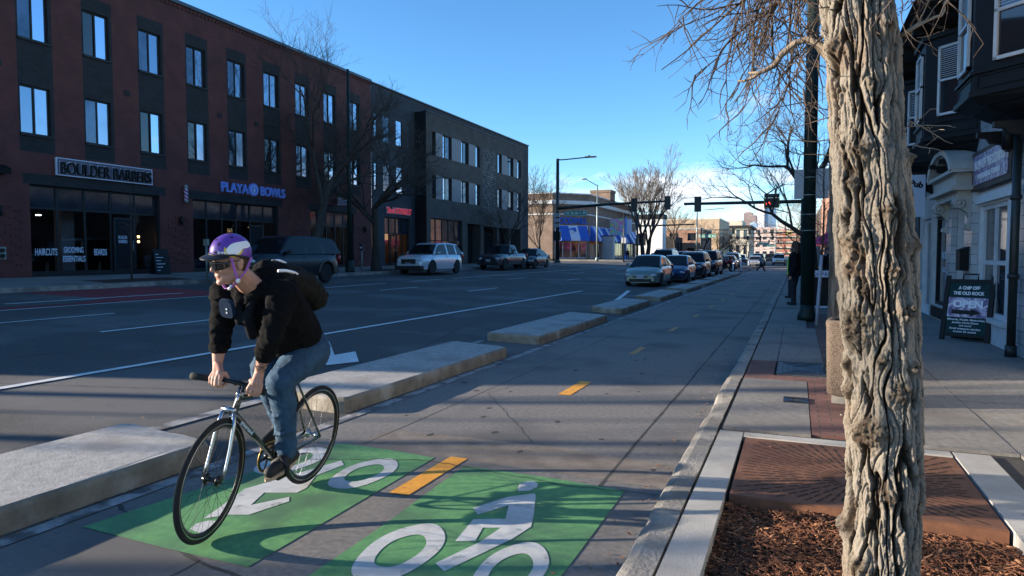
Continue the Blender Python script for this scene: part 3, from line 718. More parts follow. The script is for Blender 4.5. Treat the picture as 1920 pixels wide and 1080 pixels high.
# recessed brick grille strips beside the shops
for (a,b_) in ((13.3,14.6),(20.4,21.4),(27.3,28.9),(33.5,34.7)):
    yv = a
    while yv < b_:
        zv = 1.2
        while zv < 3.2:
            if int(round(yv*10+zv*10))%2 == 0: fbox(WALL,F1,U(yv),U(yv)+0.1,V(zv),V(zv)+0.06,0.001,0.03)
            zv += 0.12
        yv += 0.16
WALL.build('wall', ['red_brick','dark_brick'], rb)
m = MB()
for yv in (17.0+1.45,27.55,13.3,20.75,34.2):
    for z0 in (7.55,8.3): pass
for yv in (13.9,18.5,25.3,23.05,32.3): m = MB(); fbox(m,F1,U(yv)+0.05,U(yv)+0.28,V(7.7),V(7.9),0.0,0.03); m.build('vent_cover','dark_brick',rb)
def shop_sign_board(): 
    t = thing('shop_sign', 'long plum panel with thin white edge and black raised BOULDER BARBERS letters', 'shop sign', (BX+0.02,15.78,4.35), R(90))
    m = MB(); m.box(0.03,3.79,-0.08,-0.02,0.03,0.59); m.build('panel',nmat('sign_plum',(0.10,0.085,0.12),rough=0.5),t)
    m = MB(); m.box(0,3.82,-0.10,-0.02,0.0,0.03); m.box(0,3.82,-0.10,-0.02,0.59,0.62); m.box(0,0.03,-0.1,-0.02,0.03,0.59); m.box(3.79,3.82,-0.1,-0.02,0.03,0.59); m.build('white_edge','signwhite',t)
    T = TXYZ((0.10,-0.115,0.07),(1,0,0),(0,0,1)); text('BOULDER BARBERS','letter_edges','signwhite',t,TXYZ((0.09,-0.083,0.075),(1,0,0),(0,0,1)),0.60,width=3.66,extrude=0.002,bold=0.018)
    text('BOULDER BARBERS','letters','black_paint',t,T,0.60,width=3.62,extrude=0.05,bold=0.004)
    return t
shop_sign_board()
t = thing('shop_sign', 'blue lit PLAYA BOWLS letters with a round pineapple badge', 'shop sign', (BX+0.02,23.1,4.40), R(90))
text('PLAYA','letters','lit_blue',t,TXYZ((0.0,-0.10,0.02),(1,0,0),(0,0,1)),0.62,width=1.60,extrude=0.05,bold=0.006)
text('BOWLS','letters','lit_blue',t,TXYZ((2.42,-0.10,0.02),(1,0,0),(0,0,1)),0.62,width=1.65,extrude=0.05,bold=0.006)
m = MB(); m.lathe([(0.30,0),(0.30,0.10),(0.26,0.11)],28,TXYZ((2.0,-0.02,0.25),(1,0,0),(0,0,1))); m.build('round_badge','lit_blue',t)
m = MB(); Tb = TXYZ((2.0,-0.02,0.25),(1,0,0),(0,0,1)); m.lathe([(0.19,0.112),(0.215,0.112),(0.215,0.122),(0.19,0.122)],24,Tb,closed=True)
m.ellip(Tb @ Vector((0,-0.05,0.12)),(0.065,0.02,0.08)); 
for k in (-1,0,1): m.prism([(-0.015,0.03),(0.015,0.03),(k*0.06,0.13)],Tb @ Matrix.Translation((0,0,0.115)),0.01)
m.build('badge_ring','signwhite',t)
t = thing('barber_pole', 'striped red white and blue barber pole on the brick wall', 'barber pole', (BX+0.0,21.2,3.75), R(90))
m = MB()
n = 32; hh = 30
for k in range(hh):
    for i in range(n):
        a0 = 2*math.pi*i/n; a1 = 2*math.pi*(i+1)/n; z0 = 0.12+0.5*k/hh; z1 = 0.12+0.5*(k+1)/hh; r_ = 0.075
        c_ = int(((i/n)+k/hh*1.6)*6) % 3
        m.add([(0.0+r_*math.cos(a0),-0.13+r_*math.sin(a0),z0),(r_*math.cos(a1),-0.13+r_*math.sin(a1),z0),(r_*math.cos(a1),-0.13+r_*math.sin(a1),z1),(r_*math.cos(a0),-0.13+r_*math.sin(a0),z1)],[(0,1,2,3)],(0,1,2)[c_])
m.build('striped_cylinder',['signwhite',nmat('stripe_red',(0.5,0.06,0.06)),nmat('stripe_blue',(0.03,0.06,0.3))],t)
m = MB(); TT_ = Matrix.Translation((0,-0.13,0)); m.lathe([(0.0,0),(0.06,0.02),(0.095,0.06),(0.095,0.12)],20,TT_); m.build('end_cap','pole_galv',t); m = MB(); m.lathe([(0.095,0.62),(0.095,0.68),(0.06,0.75),(0.0,0.79)],20,TT_); m.build('end_cap','pole_galv',t)
for z_ in (0.2,0.5): m = MB(); m.box(-0.03,0.03,-0.08,0,z_,z_+0.06); m.build('wall_bracket','pole_galv',t)
t = thing('blade_sign', 'small white projecting blade sign reading 2nd STREET', 'shop sign', (BX,31.5,4.36), 0)
m = MB(); m.box(0.15,0.95,-0.05,0.05,0,0.42); m.build('panel','signwhite',t); m = MB(); m.box(0.0,0.15,-0.02,0.02,0.18,0.24); m.box(0.0,0.03,-0.06,0.06,0.08,0.34); m.build('bracket','dark_metal',t)
text('2nd STREET','letters','stripe_blue',t,TXYZ((0.2,-0.055,0.07),(1,0,0),(0,0,1)),0.15,width=0.7,extrude=0.003,bold=0.004)
m = MB(); m.prism([(0,0),(0.06,0.08),(0.02,0.08),(0,0.05),(-0.02,0.08),(-0.06,0.08)],TXYZ((0.55,-0.054,0.24),(1,0,0),(0,0,1)),0.006); m.build('emblem','stripe_red',t)
# wall fittings
def wall_light(y, z, label, grp='black wall lamps on the brick piers'):
    t = thing('wall_light', label, 'wall lamp', (BX,y,z), 0, grp)
    m = MB(); m.lathe([(0.0,-0.17),(0.06,-0.17),(0.06,0.17),(0.0,0.17)],12,Matrix.Translation((0.12,0,0))); m.build('lamp_body','black_paint',t); m = MB(); m.box(0,0.07,-0.04,0.04,-0.06,0.06); m.build('bracket','black_paint',t)
wall_light(13.9,3.0,'black cylinder wall lamp on the pier left of the barber windows'); wall_light(20.95,3.0,'black cylinder wall lamp below the striped barber pole'); wall_light(34.1,3.1,'black cylinder wall lamp on the last red brick pier')
t = thing('security_camera_box','black angled floodlight box high on the left brick pier','floodlight',(BX,14.0,4.25),0)
m = MB(); m.prism([(0,0),(0.28,-0.06),(0.32,0.12),(0,0.26)],TXYZ((0,0.18,0),(1,0,0),(0,0,1)),0.4); m.build('housing','black_paint',t)
m = MB(); m.box(0.001,0.02,-0.16,0.16,-0.06,-0.02); m.build('back_plate','dark_metal',t)
t = thing('fire_alarm','small red fire alarm bell box on the left brick pier','alarm',(BX,13.65,3.2),0)
m = MB(); m.box(0,0.07,-0.1,0.1,0,0.26); m.build('housing','red_paint',t); m = MB(); m.lathe([(0.0,0.02),(0.07,0.0),(0.07,-0.02)],12,TXYZ((0.08,0,0.13),(0,1,0),(0,0,1))); m.build('sounder','pole_galv',t)
t = thing('fire_connection','metal plate with four round hose inlets on the left brick pier','hose inlets',(BX,13.85,1.62),0)
m = MB(); m.box(0,0.02,-0.26,0.26,-0.2,0.2); m.build('plate','pole_galv',t)
for a in (-0.12,0.12):
    for b_ in (-0.09,0.09): m = MB(); m.lathe([(0.07,0),(0.07,0.07),(0.05,0.08),(0.05,0.0)],14,TXYZ((0.02,a,b_),(0,1,0),(0,0,1))); m.build('inlet','pole_dark',t)
t = thing('wall_plaque','small red plaque above the hose inlets','plaque',(BX,13.8,2.02),0)
m = MB(); m.prism([(-0.2,0),(0.2,0),(0.17,0.12),(0,0.17),(-0.17,0.12)],TXYZ((0,0,0),(0,1,0),(0,0,1)),0.02); m.build('plate','red_paint',t)
m = MB(); m.box(0.021,0.024,-0.13,0.13,0.04,0.06); m.build('text_line','signwhite',t)
# sconces and lights inside
for (y,x,lab) in ((15.1,-0.7,'warm double sconce just inside the left barber window'),(19.55,-0.7,'warm double sconce inside the right barber window'),(21.75,-0.35,'warm double sconce at the left edge of the bowl shop')):
    t = thing('wall_sconce', lab, 'sconce', (BX+x,y,2.2), 0)
    m = MB()
    for z in (0.1,-0.1): m.lathe([(0.035,z-0.045),(0.05,z),(0.035,z+0.045)],10)
    m.build('bulb','lamp_warm',t); m = MB(); m.box(-0.05,-0.02,-0.06,0.06,-0.06,0.06); m.box(-0.02,0.02,-0.02,0.02,-0.05,0.05); m.build('mount','dark_metal',t)
def ceil_lamp(x,y,z,lab,mat='lamp_white',grp='ceiling lamps inside the shops'):
    t = thing('ceiling_lamp', lab, 'ceiling lamp', (x,y,z), 0, grp)
    m = MB(); m.lathe([(0.0,0.0),(0.09,0.0),(0.09,0.03),(0,0.03)],12); m.build('bulb',mat,t); m = MB(); m.tube([(0,0,0.03),(0,0,0.22)],0.012,6); m.build('stem','dark_metal',t)
ceil_lamp(-25.6,15.6,3.0,'small ceiling spot left inside the barber shop'); ceil_lamp(-25.6,16.2,3.0,'second ceiling spot inside the barber shop')
for i,(x,y) in enumerate(((-25.2,30.2),(-25.8,31.3),(-26.4,32.2),(-25.2,32.6))):
    ceil_lamp(x,y,3.3,['leftmost bright ceiling lamp in the 2nd STREET window','second ceiling lamp in the 2nd STREET window','third ceiling lamp in the 2nd STREET window','rightmost ceiling lamp in the 2nd STREET window'][i])
ceil_lamp(-25,26.0,2.9,'single warm ceiling lamp inside the bowl shop','lamp_warm')
for i,(y,c_) in enumerate(((30.0,'red_paint'),(31.1,'room_warm'),(32.1,'magenta'))):
    t = thing('clothes_rack', ['clothes rack with red garments in the shop window','clothes rack with brown garments in the shop window','clothes rack with pink garments in the shop window'][i], 'clothes rack', (-25.0,y,0.82), 0)
    m = MB(); m.tube([(0,-0.45,0),(0,-0.45,1.4),(0,0.45,1.4),(0,0.45,0)],0.015,6); m.build('rail','pole_galv',t)
    m = MB()
    for k in range(12):
        yy_ = -0.38+k*0.07; m.prism([(-0.2,0),(0.2,0),(0.18,0.7),(0.05,0.85),(-0.05,0.85),(-0.18,0.7)],TXYZ((0,yy_,0.5),(1,0,0),(0,0,1)),0.035, mi=k%3)
    m.build('garments',[c_,'signwhite','dark_metal'],t)
# chalkboard
def aframe(t, w, h, sp, mats, depth=0.02):
    m = MB()
    for s_ in (-1,1):
        T = TXYZ((0,0,0),(1,0,0),(0,-s_*sp*-1 if False else s_*(-sp),h)); 
    for s_, nm in ((1,'front_board'),(-1,'back_board')):
        m = MB(); T = TXYZ((-w/2, -s_*sp, 0),(1,0,0),(0,s_*sp,h)); L = math.hypot(sp,h)
        m.box(0,w,0,L,-depth/2,depth/2,0,T); m.build(nm, mats[0], t)
t = thing('chalkboard_sign','dark chalkboard pavement sign by the barber shop door','pavement sign',(-23.5,19.55,wz(-23.5,19.5)),R(80))
aframe(t,0.62,1.0,0.22,('black_paint',))
T = TXYZ((-0.31,-0.22,0),(1,0,0),(0,0.22,1.0))
m = MB()
for k in range(6): m.box(0.08,0.2+0.3*((k*37)%5)/5,0.15+k*0.13,0.17+k*0.13,0.012,0.015,0,T)
m.build('chalk_marks','lettering',t)

# ------------------------------------------------------------------ slate clad middle and taupe end of the block
sb = thing('slate_block', 'grey clad middle section between the red and taupe brick fronts', 'building', (BX,35,BZ))
F2 = frame((-0.03,0,0),(0,1,0),(1,0,0))
ops = []; W2 = []
for (z0,z1) in ((8.62,10.25),(5.55,7.25)):
    for (a,b_) in ((35.25,35.6),(36.22,37.02),(37.74,38.52),(39.12,39.45)): W2.append((a-35,b_-35,z0-BZ,z1-BZ))
ops = list(W2)+[(0.12,0.42,0.30,3.4),(1.4,4.42,0.27,3.42,0.3)]
m = MB(); facade(m,F2,0.0,26.15,0,11.45,ops+[(5.2,22.6,0,10.6)],depth=0.06); m.box(-14,-0.2,0,26.15,10.9,11.0); m.box(-14,-0.05,26.14,26.15,0,11.45)
m.build('wall','slate_siding',sb)
m = MB(); m.box(-0.4,0.06,0,26.2,11.45,11.52); m.build('parapet_coping','coping',sb)
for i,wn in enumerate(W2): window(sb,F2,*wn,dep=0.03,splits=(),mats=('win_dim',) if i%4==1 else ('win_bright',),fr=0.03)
window(sb,F2,0.12,0.42,0.30,3.4,dep=0.05,splits=(),mats=('shop_glass',),fr=0.04); 
shopfront(sb,F2,1.4,4.42,0.27,3.42,4,tr=0.66); room(sb,F2,0.1,4.75,0.2,3.6,4.0,'room_warm')
door(sb,F2,2.2,3.0,0.3,2.3,-0.15,glass='shop_glass')
m = MB(); m.box(-1.4,-0.9,2.2,3.1,2.0,2.5); m.box(-2.6,-2.4,1.4,4.2,1.0,3.0); m.build('lit_display',emat('display_glow',(0.75,0.42,0.2),0.28),sb)
t = thing('shop_sign','red and white raised 2nd STREET letters over the lit doorway','shop sign',(BX+0.0,36.55,4.22),R(90))
text('2nd STREET','letters','lit_red',t,TXYZ((0.0,-0.07,0.02),(1,0,0),(0,0,1)),0.5,width=2.9,extrude=0.04,bold=0.012)
text('2nd STREET','letter_outline','signwhite',t,TXYZ((-0.02,-0.02,0.0),(1,0,0),(0,0,1)),0.53,width=2.96,extrude=0.02,bold=0.03)
tb = thing('taupe_block','projecting taupe brick end section with pale panels between windows','building',(BX+0.85,39.05,BZ))
F3 = frame((0,0,0),(0,1,0),(1,0,0)); y0_ = 39.05
w3 = [(40.9,41.45),(42.45,43.8),(45.3,46.55),(47.75,48.55),(51.95,52.8),(53.95,55.35),(56.25,57.1)]
ops = []; zn = [(49.0-y0_,51.5-y0_,V(5.0),V(10.0),1)]
for (z0,z1) in ((8.4,10.0),(5.45,7.07)):
    for a,b_ in w3: ops.append((a-y0_,b_-y0_,z0-BZ,z1-BZ))
    for a,b_ in ((41.45,42.45),(43.8,45.3),(46.55,47.75),(52.8,53.95),(55.35,56.25)): zn.append((a-y0_,b_-y0_,z0-BZ,z1-BZ,2))
so3 = [(40.7-y0_,45.45-y0_,0.35,3.55,0.3),(46.3-y0_,48.6-y0_,0.35,3.4,0.9),(49.2-y0_,57.0-y0_,0.35,3.3,2.0)]
m = MB(); facade(m,F3,1.1,18.7,0,10.65,ops+so3,zones=zn,depth=0.18); m.box(-1.2,-0.02,18.66,18.7,0,10.65)
m.box(-0.9,-0.3,1.15,18.6,10.5,10.55); m.build('wall',['taupe_brick','vent_brick','panel_grey'],tb)
m = MB(); m.box(-0.85,0.02,1.04,1.10,0,10.66); m.box(-0.3,0.04,1.1,18.75,10.66,10.73); m.build('edge_trim','dark_metal',tb)
for i,wn in enumerate(ops[:14]): window(tb,F3,*wn,dep=0.15,splits=() if (wn[1]-wn[0]) < 1.0 else (0.38,),mats=('win_bright','win_dim') if i%7!=0 else ('win_dark','win_dark'),fr=0.05)
shopfront(tb,F3,*so3[0][:4],5,tr=0.5); room(tb,F3,so3[0][0],so3[0][1],0.3,3.6,3.0)
for (a,b_,c_,d) in ((0.2,1.0,2.2,3.3),(1.9,2.6,0.6,3.3),(3.9,4.6,2.4,3.3)): m = MB(); fbox(m,F3,so3[0][0]+a,so3[0][0]+b_,c_,d,-0.7,-0.66); m.build('window_poster','magenta',tb)
window(tb,F3,*so3[1][:4],dep=0.8,splits=(0.5,),mats=('win_dark','win_dark'),fr=0.06); window(tb,F3,*so3[2][:4],dep=1.8,splits=(0.25,0.5,0.75),mats=('win_dark','win_dim'),fr=0.06)
for u_ in (13.0,15.5): m = MB(); fbox(m,F3,u_,u_+0.4,0.3,3.3,-0.5,-0.1); m.build('column','taupe_brick',tb)

for i,y in enumerate((15.6,16.9,19.0)):
    t = thing('barber_chair',['black barber chair left of the HAIRCUTS lettering','black barber chair behind the GROOMING ESSENTIALS lettering','black barber chair right of the shop door'][i],'chair',(-26.3,y,0.82),R(20))
    m = MB(); m.box(-0.3,0.3,-0.28,0.28,0.5,0.64); m.build('seat','black_paint',t); m = MB(); m.box(-0.34,-0.2,-0.26,0.26,0.64,1.35); m.build('backrest','black_paint',t); m = MB(); m.lathe([(0.3,0),(0.3,0.04),(0.06,0.1),(0.06,0.5)],16); m.build('pedestal','chrome_fit' if 'chrome_fit' in M else 'pole_galv',t)
    for s_ in (-1,1): m = MB(); m.box(-0.25,0.25,s_*0.31-0.03,s_*0.31+0.03,0.8,0.85); m.build('armrest','black_paint',t)
t = thing('counter','pale counter column standing inside the barber shop','counter',(-25.7,17.2,0.82)); m = MB(); m.box(-0.2,0.2,-0.25,0.25,0,2.9); m.build('column','panel_grey',t); m = MB(); m.box(-0.24,0.24,-0.3,0.3,0,0.12); m.build('base','dark_metal',t)
# ------------------------------------------------------------------ right hand shop building, wall plane x = 2.9 (local x 0), local y = world y
rs = thing('tiled_shop_building','white tiled shop building with dark timber bay windows above','building',(2.9,0,0.13))
FR = frame((0,0,0),(0,-1,0),(-1,0,0))   # u runs towards the camera (u = -y), outward is -x
def Y_(y): return -y
Z0 = -0.13
ops = [(Y_(12.17),Y_(11.8),0.0,1.99,0.12),(Y_(13.95),Y_(12.32),0.42,2.26,0.10),(Y_(18.35),Y_(16.3),0.30,2.30,0.15),(Y_(18.6),Y_(16.6),2.42,2.98,0.12),(Y_(15.7),Y_(14.75),0,2.4,0.7),(Y_(19.7),Y_(18.6),0,2.3,0.15)]
m = MB(); facade(m,FR,Y_(20.2),Y_(2.0),0,5.5,ops,zones=[(Y_(20.2),Y_(16.0),0,3.1,1),(Y_(14.2),Y_(11.75),0.0,2.5,2)],rev=2)
m.box(0,9,2.0,2.02,0,6.2); m.box(0,9,20.18,20.2,0,6.2); m.box(0.02,9,2.02,20.18,6.0,6.1)
m.build('wall',['glazed_tile','cream_stone','white_paint'],rs)
window(rs,FR,*ops[1][:4],dep=0.08,splits=(0.48,),mats=('win_dark','win_dim'),fr=0.07,fmat='white_paint',trans=(0.48,),name='shop_window')
window(rs,FR,*ops[2][:4],dep=0.12,splits=(),mats=('win_dark',),fr=0.07,fmat='black_paint',name='shop_window')
window(rs,FR,*ops[3][:4],dep=0.10,splits=(0.2,0.4,0.6,0.8),mats=('win_dark',),fr=0.05,fmat='white_paint',name='transom_window')
d_ = door(rs,FR,*ops[0][:4],w=-0.10,mat='white_paint',glass='win_dark'); d_ = door(rs,FR,Y_(15.7),Y_(14.75),0,2.4,w=-0.6,mat='black_paint',glass='win_dark'); d_ = door(rs,FR,*ops[5][:4],w=-0.12,mat='white_paint',glass='win_dim')
m = MB(); fbox(m,FR,Y_(14.1),Y_(11.72),2.30,2.44,0.003,0.07); m.build('lintel_board','white_paint',rs)
m = MB(); fbox(m,FR,Y_(14.05),Y_(12.2),0.34,0.42,0.003,0.06); m.build('sill','white_paint',rs)
m = MB()
for k in range(9): fbox(m,FR,Y_(18.3)+k*0.22,Y_(18.3)+k*0.22+0.16,0.03,0.27,0.003,0.02)
m.build('panelled_base','black_paint',rs)
m = MB(); fbox(m,FR,Y_(14.62),Y_(14.05),0,2.55,0.004,0.10); m.build('pilaster','glazed_tile',rs); m = MB(); fbox(m,FR,Y_(16.25),Y_(15.78),0,2.55,0.004,0.10); m.build('pilaster','glazed_tile',rs)
text('8','house_number','dark_gap',rs,TT(FR,Y_(11.98),2.06,0.02),0.3,extrude=0.008,bold=0.01)
text('ROCKS','window_lettering','lettering',rs,TT(FR,Y_(17.8),1.35,-0.1),0.22,width=0.9,extrude=0.002); text('& GEMS','window_lettering','lettering',rs,TT(FR,Y_(17.7),1.05,-0.1),0.16,width=0.7,extrude=0.002)
# portal with curved hood and scroll brackets
pt = thing('arched_portal','cream stone doorway hood with curved top and scroll brackets','doorway hood',(2.9,15.2,2.65))
m = MB(); m.box(-0.42,-0.0,-1.15,1.15,0.05,0.13); m.box(-0.34,0,-1.05,1.05,0.13,0.36); m.box(-0.44,0,-1.2,1.2,0.36,0.42); m.box(-0.30,0,-1.0,1.0,-0.08,0.05); m.build('entablature','cream_stone',pt)
m = MB()
n = 20
def arc(r_, k): a = math.pi*(0.08+0.84*k/n); return (r_*math.cos(a)*1.25, 0.26+r_*math.sin(a)*0.62)
for k in range(n):
    for (ra,rb_,x0,x1) in ((1.0,0.86,-0.46,-0.0),(0.84,0.80,-0.40,-0.02)):
        a0 = arc(ra,k); a1 = arc(ra,k+1); b0 = arc(rb_,k); b1 = arc(rb_,k+1)
        m.add([(x0,a0[0],a0[1]),(x0,a1[0],a1[1]),(x0,b1[0],b1[1]),(x0,b0[0],b0[1]),(x1,a0[0],a0[1]),(x1,a1[0],a1[1]),(x1,b1[0],b1[1]),(x1,b0[0],b0[1])],[(0,1,2,3),(0,4,5,1),(3,2,6,7),(0,3,7,4),(1,5,6,2)],0,False)
m.build('curved_hood','cream_stone',pt)
m = MB(); m.poly([(-0.12,0,0.43)]+[(-0.12,)+arc(0.8,k) for k in range(n+1)]); m.build('tympanum','cream_stone',pt)
for yy_ in (-0.95,0.95):
    m = MB()
    prof = []
    sp1 = [(0.24*math.cos(t)*(1-t/9)-0.05, 0.0+0.13*math.sin(t)*(1-t/9)) for t in [k*0.35 for k in range(14)]]
    out = [(0,0.0),(-0.34,0.0),(-0.38,-0.08),(-0.34,-0.17),(-0.24,-0.2),(-0.16,-0.26),(-0.12,-0.36),(-0.13,-0.44),(-0.2,-0.48),(-0.2,-0.54),(-0.12,-0.58),(0,-0.55)]
    T = TXYZ((0,yy_+0.09,-0.08),(1,0,0),(0,0,1)); m.prism(out,T,0.18)
    for s_ in (0.0,0.18):
        m.lathe([(0.085,0),(0.085,0.02),(0.06,0.025),(0.06,0.01),(0.03,0.01),(0.03,0.03),(0,0.035)],16,TXYZ((-0.27,yy_+0.09-s_,-0.18),(1,0,0),(0,0,1 if s_ else -1)))
    m.build('scroll_bracket','cream_stone',pt)
# shop sign board
t = thing('shop_sign','large brown framed sign with pale violet stone pattern and white script','shop sign',(2.9,14.2,2.66),R(-90))
m = MB(); m.box(0,2.4,-0.10,-0.005,0,0.66); m.build('board',nmat('brown_board',(0.045,0.025,0.018),(0.08,0.045,0.03),scale=3,rough=0.6),t)
m = MB(); m.box(0.22,2.28,-0.115,-0.105,0.09,0.58); m.build('stone_panel',nmat('amethyst',(0.10,0.07,0.19),(0.50,0.38,0.52),scale=9,rough=0.4,detail=3,lo=0.42,hi=0.58,c3=(0.62,0.55,0.62),s3=14,r3=(0.55,0.6)),t)
text('A CHIP OFF THE OLD ROCK','letters','sign_white',t,TXYZ((0.30,-0.118,0.34),(1,0,0),(0,0,1)),0.2,width=1.9,extrude=0.004,bold=0.006)
text('MINERALS & FOSSILS','letters','sign_white',t,TXYZ((0.5,-0.118,0.17),(1,0,0),(0,0,1)),0.12,width=1.4,extrude=0.004,bold=0.004)
# drain pipe, mailbox, lamp
t = thing('downpipe','thick black downpipe on the tiled wall by the narrow white door','pipe',(2.79,11.45,0.13))
m = MB(); m.tube([(0,0,0),(0,0,3.3)],0.055,14); m.build('pipe','pole_dark',t); m = MB()
for z in (0.0,1.1,2.2): m = MB(); m.tube([(0,0,z),(0,0,z+(0.16 if z == 0 else 0.06))],0.073,14); m.build('collar','pole_dark',t)
t = thing('wall_lantern','black cylinder lantern at the top of the black pipe','wall lamp',(2.72,11.6,3.05)); m = MB(); m.lathe([(0,0),(0.085,0),(0.085,0.34),(0,0.36)],16); m.build('shade','black_paint',t); m = MB(); m.box(0.07,0.18,-0.02,0.02,0.15,0.2); m.build('bracket','black_paint',t)
t = thing('letter_box','black letter box on the tiled pilaster','letter box',(2.8,14.35,1.28)); m = MB(); m.box(-0.14,0,-0.17,0.17,0,0.36); m.build('box','black_paint',t); m = MB(); m.prism([(-0.17,0.36),(0,0.36),(0,0.43)],TXYZ((0,0.19,0),(1,0,0),(0,0,1)),0.38); m.build('lid','black_paint',t)
t = thing('pub_sign','white hanging sign reading Pub beyond the tiled doorway','shop sign',(2.62,18.4,2.45)); m = MB(); m.box(-0.62,0.1,-0.04,0.04,0,0.98); m.build('panel','signwhite',t); m = MB(); m.box(-0.8,0.28,-0.02,0.02,1.0,1.04); m.build('bracket','dark_metal',t)
text('Pub','letters','black_paint',t,TXYZ((-0.24,-0.045,0.74),(1,-0.0,-0.25),(0.25,0,1)),0.19,extrude=0.004,bold=0.008)
# timber bays
def bay(parent, y, n_):
    X0, P_ = 0.0, 0.75   # local: wall x=0, front x=-0.75; near corner at y, far corner y+0.95
    def ring_(off, z): return [(0.0,y-P_-off*0.4,z),(-P_-off,y-off*0.4,z),(-P_-off,y+0.95+off*0.4,z),(0.0,y+0.95+P_+off*0.4,z)]
    m = MB()
    def band(off0,z0,off1,z1):
        a = ring_(off0,z0); b_ = ring_(off1,z1)
        m.add(a+b_,[(i,i+1,i+5,i+4) for i in range(3)])
        m.add(a,[(0,1,2,3)]); m.add(b_,[(3,2,1,0)])
    band(-0.55,3.22,-0.42,3.34); band(-0.35,3.34,-0.18,3.45); band(-0.10,3.45,0.0,3.56); band(0.05,3.56,0.05,3.63); band(0.0,3.63,0.0,3.86); band(0.04,3.86,0.04,3.90); band(0.0,3.90,0.0,5.42); band(0.06,5.42,0.06,5.5)
    b = m.build('bay_window','black_paint',parent)
    # windows on the three faces
    Rg = ring_(0.0,0.0)
    for i in range(3):
        a, c = Vector(Rg[i]), Vector(Rg[i+1]); d = c-a; L = d.length; nrm = Vector((d.y,-d.x,0)) if True else None
        nrm = Vector((-abs(d.y) if i==1 else -abs(d.y), (-1 if i==0 else (1 if i==2 else 0))*abs(d.x),0)).normalized()
        o = c if i>=0 else a
        ud = (a-c).normalized() if True else d
        F = frame(c, (a-c), nrm)
        if (F.to_3x3().determinant() < 0): pass
        w = 0.50 if i != 1 else 0.62; u0 = (L-w)/2; u1 = u0+w
        f = MB(); fr = 0.045
        for q in ((u0,u1,3.98,3.98+fr),(u0,u1,5.24-fr,5.24),(u0,u0+fr,3.98,5.24),(u1-fr,u1,3.98,5.24),(u0,u1,4.60,4.64)): fbox(f,F,*q,0.012,0.05)
        fo = f.build('window_frame','white_paint',b)
        p = MB(); p.add([F @ Vector(q) for q in ((u0,3.98,0.014),(u1,3.98,0.014),(u1,4.62,0.014),(u0,4.62,0.014))],[(0,1,2,3)]); p.build('lower_pane','win_dark',fo)
        p = MB(); p.add([F @ Vector(q) for q in ((u0,4.62,0.016),(u1,4.62,0.016),(u1,5.24,0.016),(u0,5.24,0.016))],[(0,1,2,3)]); p.build('upper_pane','win_dim',fo)
        s_ = MB()
        for k in range(14): fbox(s_,F,u0+fr,u1-fr,4.68+k*0.037,4.69+k*0.037,0.018,0.022)
        s_.build('blind_slats','blind',fo)
        pn = MB()
        for q in ((0.06,L-0.06,3.66,3.675),(0.06,L-0.06,3.82,3.835),(0.06,0.075,3.675,3.82),(L-0.075,L-0.06,3.675,3.82)): fbox(pn,F,*q,0.003,0.015)
        pn.build('panel_moulding','black_paint',b)
    for dy in (-0.45,0.45):
        m = MB(); m.prism([(0,0),(-0.5,0),(-0.5,-0.07),(-0.38,-0.09),(-0.34,-0.16),(-0.2,-0.19),(-0.14,-0.28),(0,-0.36)],TXYZ((0,y+0.475+dy+0.06,3.22),(1,0,0),(0,0,1)),0.12); m.build('corbel','black_paint',b)
for k, y in enumerate((3.2,7.1,11.0,14.9,18.6)): bay(rs, y, k)
ev = MB(); yv = 2.0
dk = 'black_paint'
ev.box(-1.02,0.4,1.8,20.3,5.72,5.80); ev.prism([(-1.12,5.8),(0.5,5.8),(0.5,7.0)],TXYZ((0,20.3,0),(1,0,0),(0,0,1)),18.5); ev.build('eave',nmat('roof_dark',(0.035,0.03,0.028),(0.07,0.06,0.052),scale=5,rough=0.9,bump=0.02,bscale=12),rs)
sh = MB(); 
for r_ in range(7):
    yk = 1.85 + (r_%2)*0.12
    while yk < 20.2:
        t_ = r_/7; x0 = -1.12+1.62*t_; z0 = 5.8+1.2*t_; x1 = x0+0.26; z1 = z0+0.2
        sh.add([(x0,yk,z0+0.02),(x0,yk+0.22,z0+0.02),(x1,yk+0.22,z1+0.025),(x1,yk,z1+0.025),(x0,yk,z0-0.015),(x0,yk+0.22,z0-0.015)],[(0,1,2,3),(0,4,5,1)]); yk += 0.24
sh.build('roof_shingles','roof_dark',rs)
yv = 2.1
while yv < 20: ev = MB(); ev.prism([(0.0,5.72),(-0.95,5.72),(-0.95,5.60),(-0.6,5.56),(-0.3,5.4),(-0.12,5.1),(0,5.05)],TXYZ((0,yv,0),(1,0,0),(0,0,1)),0.09); yv += 1.3; ev.build('eave_bracket',dk,rs)
# A-frame sign on the pavement
t = thing('pavement_sign','black A frame pavement sign reading A CHIP OFF THE OLD ROCK OPEN','pavement sign',(2.67,13.35,0.13),R(-33))
w = 0.66; h = 1.02
T = TXYZ((-w/2,-0.20,0),(1,0,0),(0,0.20,h)); Lb = math.hypot(0.2,h)
m = MB()
for q in ((-0.04,0.03,0,Lb+0.06),(w-0.03,w+0.04,0,Lb+0.06),(0.03,w-0.03,0.07,0.12),(0.03,w-0.03,Lb-0.06,Lb)): m.box(*q,-0.02,0.02,0,T)
m.build('front_frame','black_paint',t)
m = MB(); m.box(0.03,w-0.03,0.12,Lb-0.06,-0.012,0.006,0,T); m.build('poster',nmat('poster_teal',(0.003,0.032,0.036),rough=0.6,spec=0.2),t)
m = MB(); m.box(0.035,w-0.035,0.40,0.73,0.007,0.009,0,T); m.build('poster_stone_band','amethyst',t)
T2 = TXYZ((w/2,0.20,0),(-1,0,0),(0,-0.20,h)); m = MB(); m.box(-0.02,w+0.02,0,Lb,-0.02,0.0,0,T2); m.build('back_board','black_paint',t)
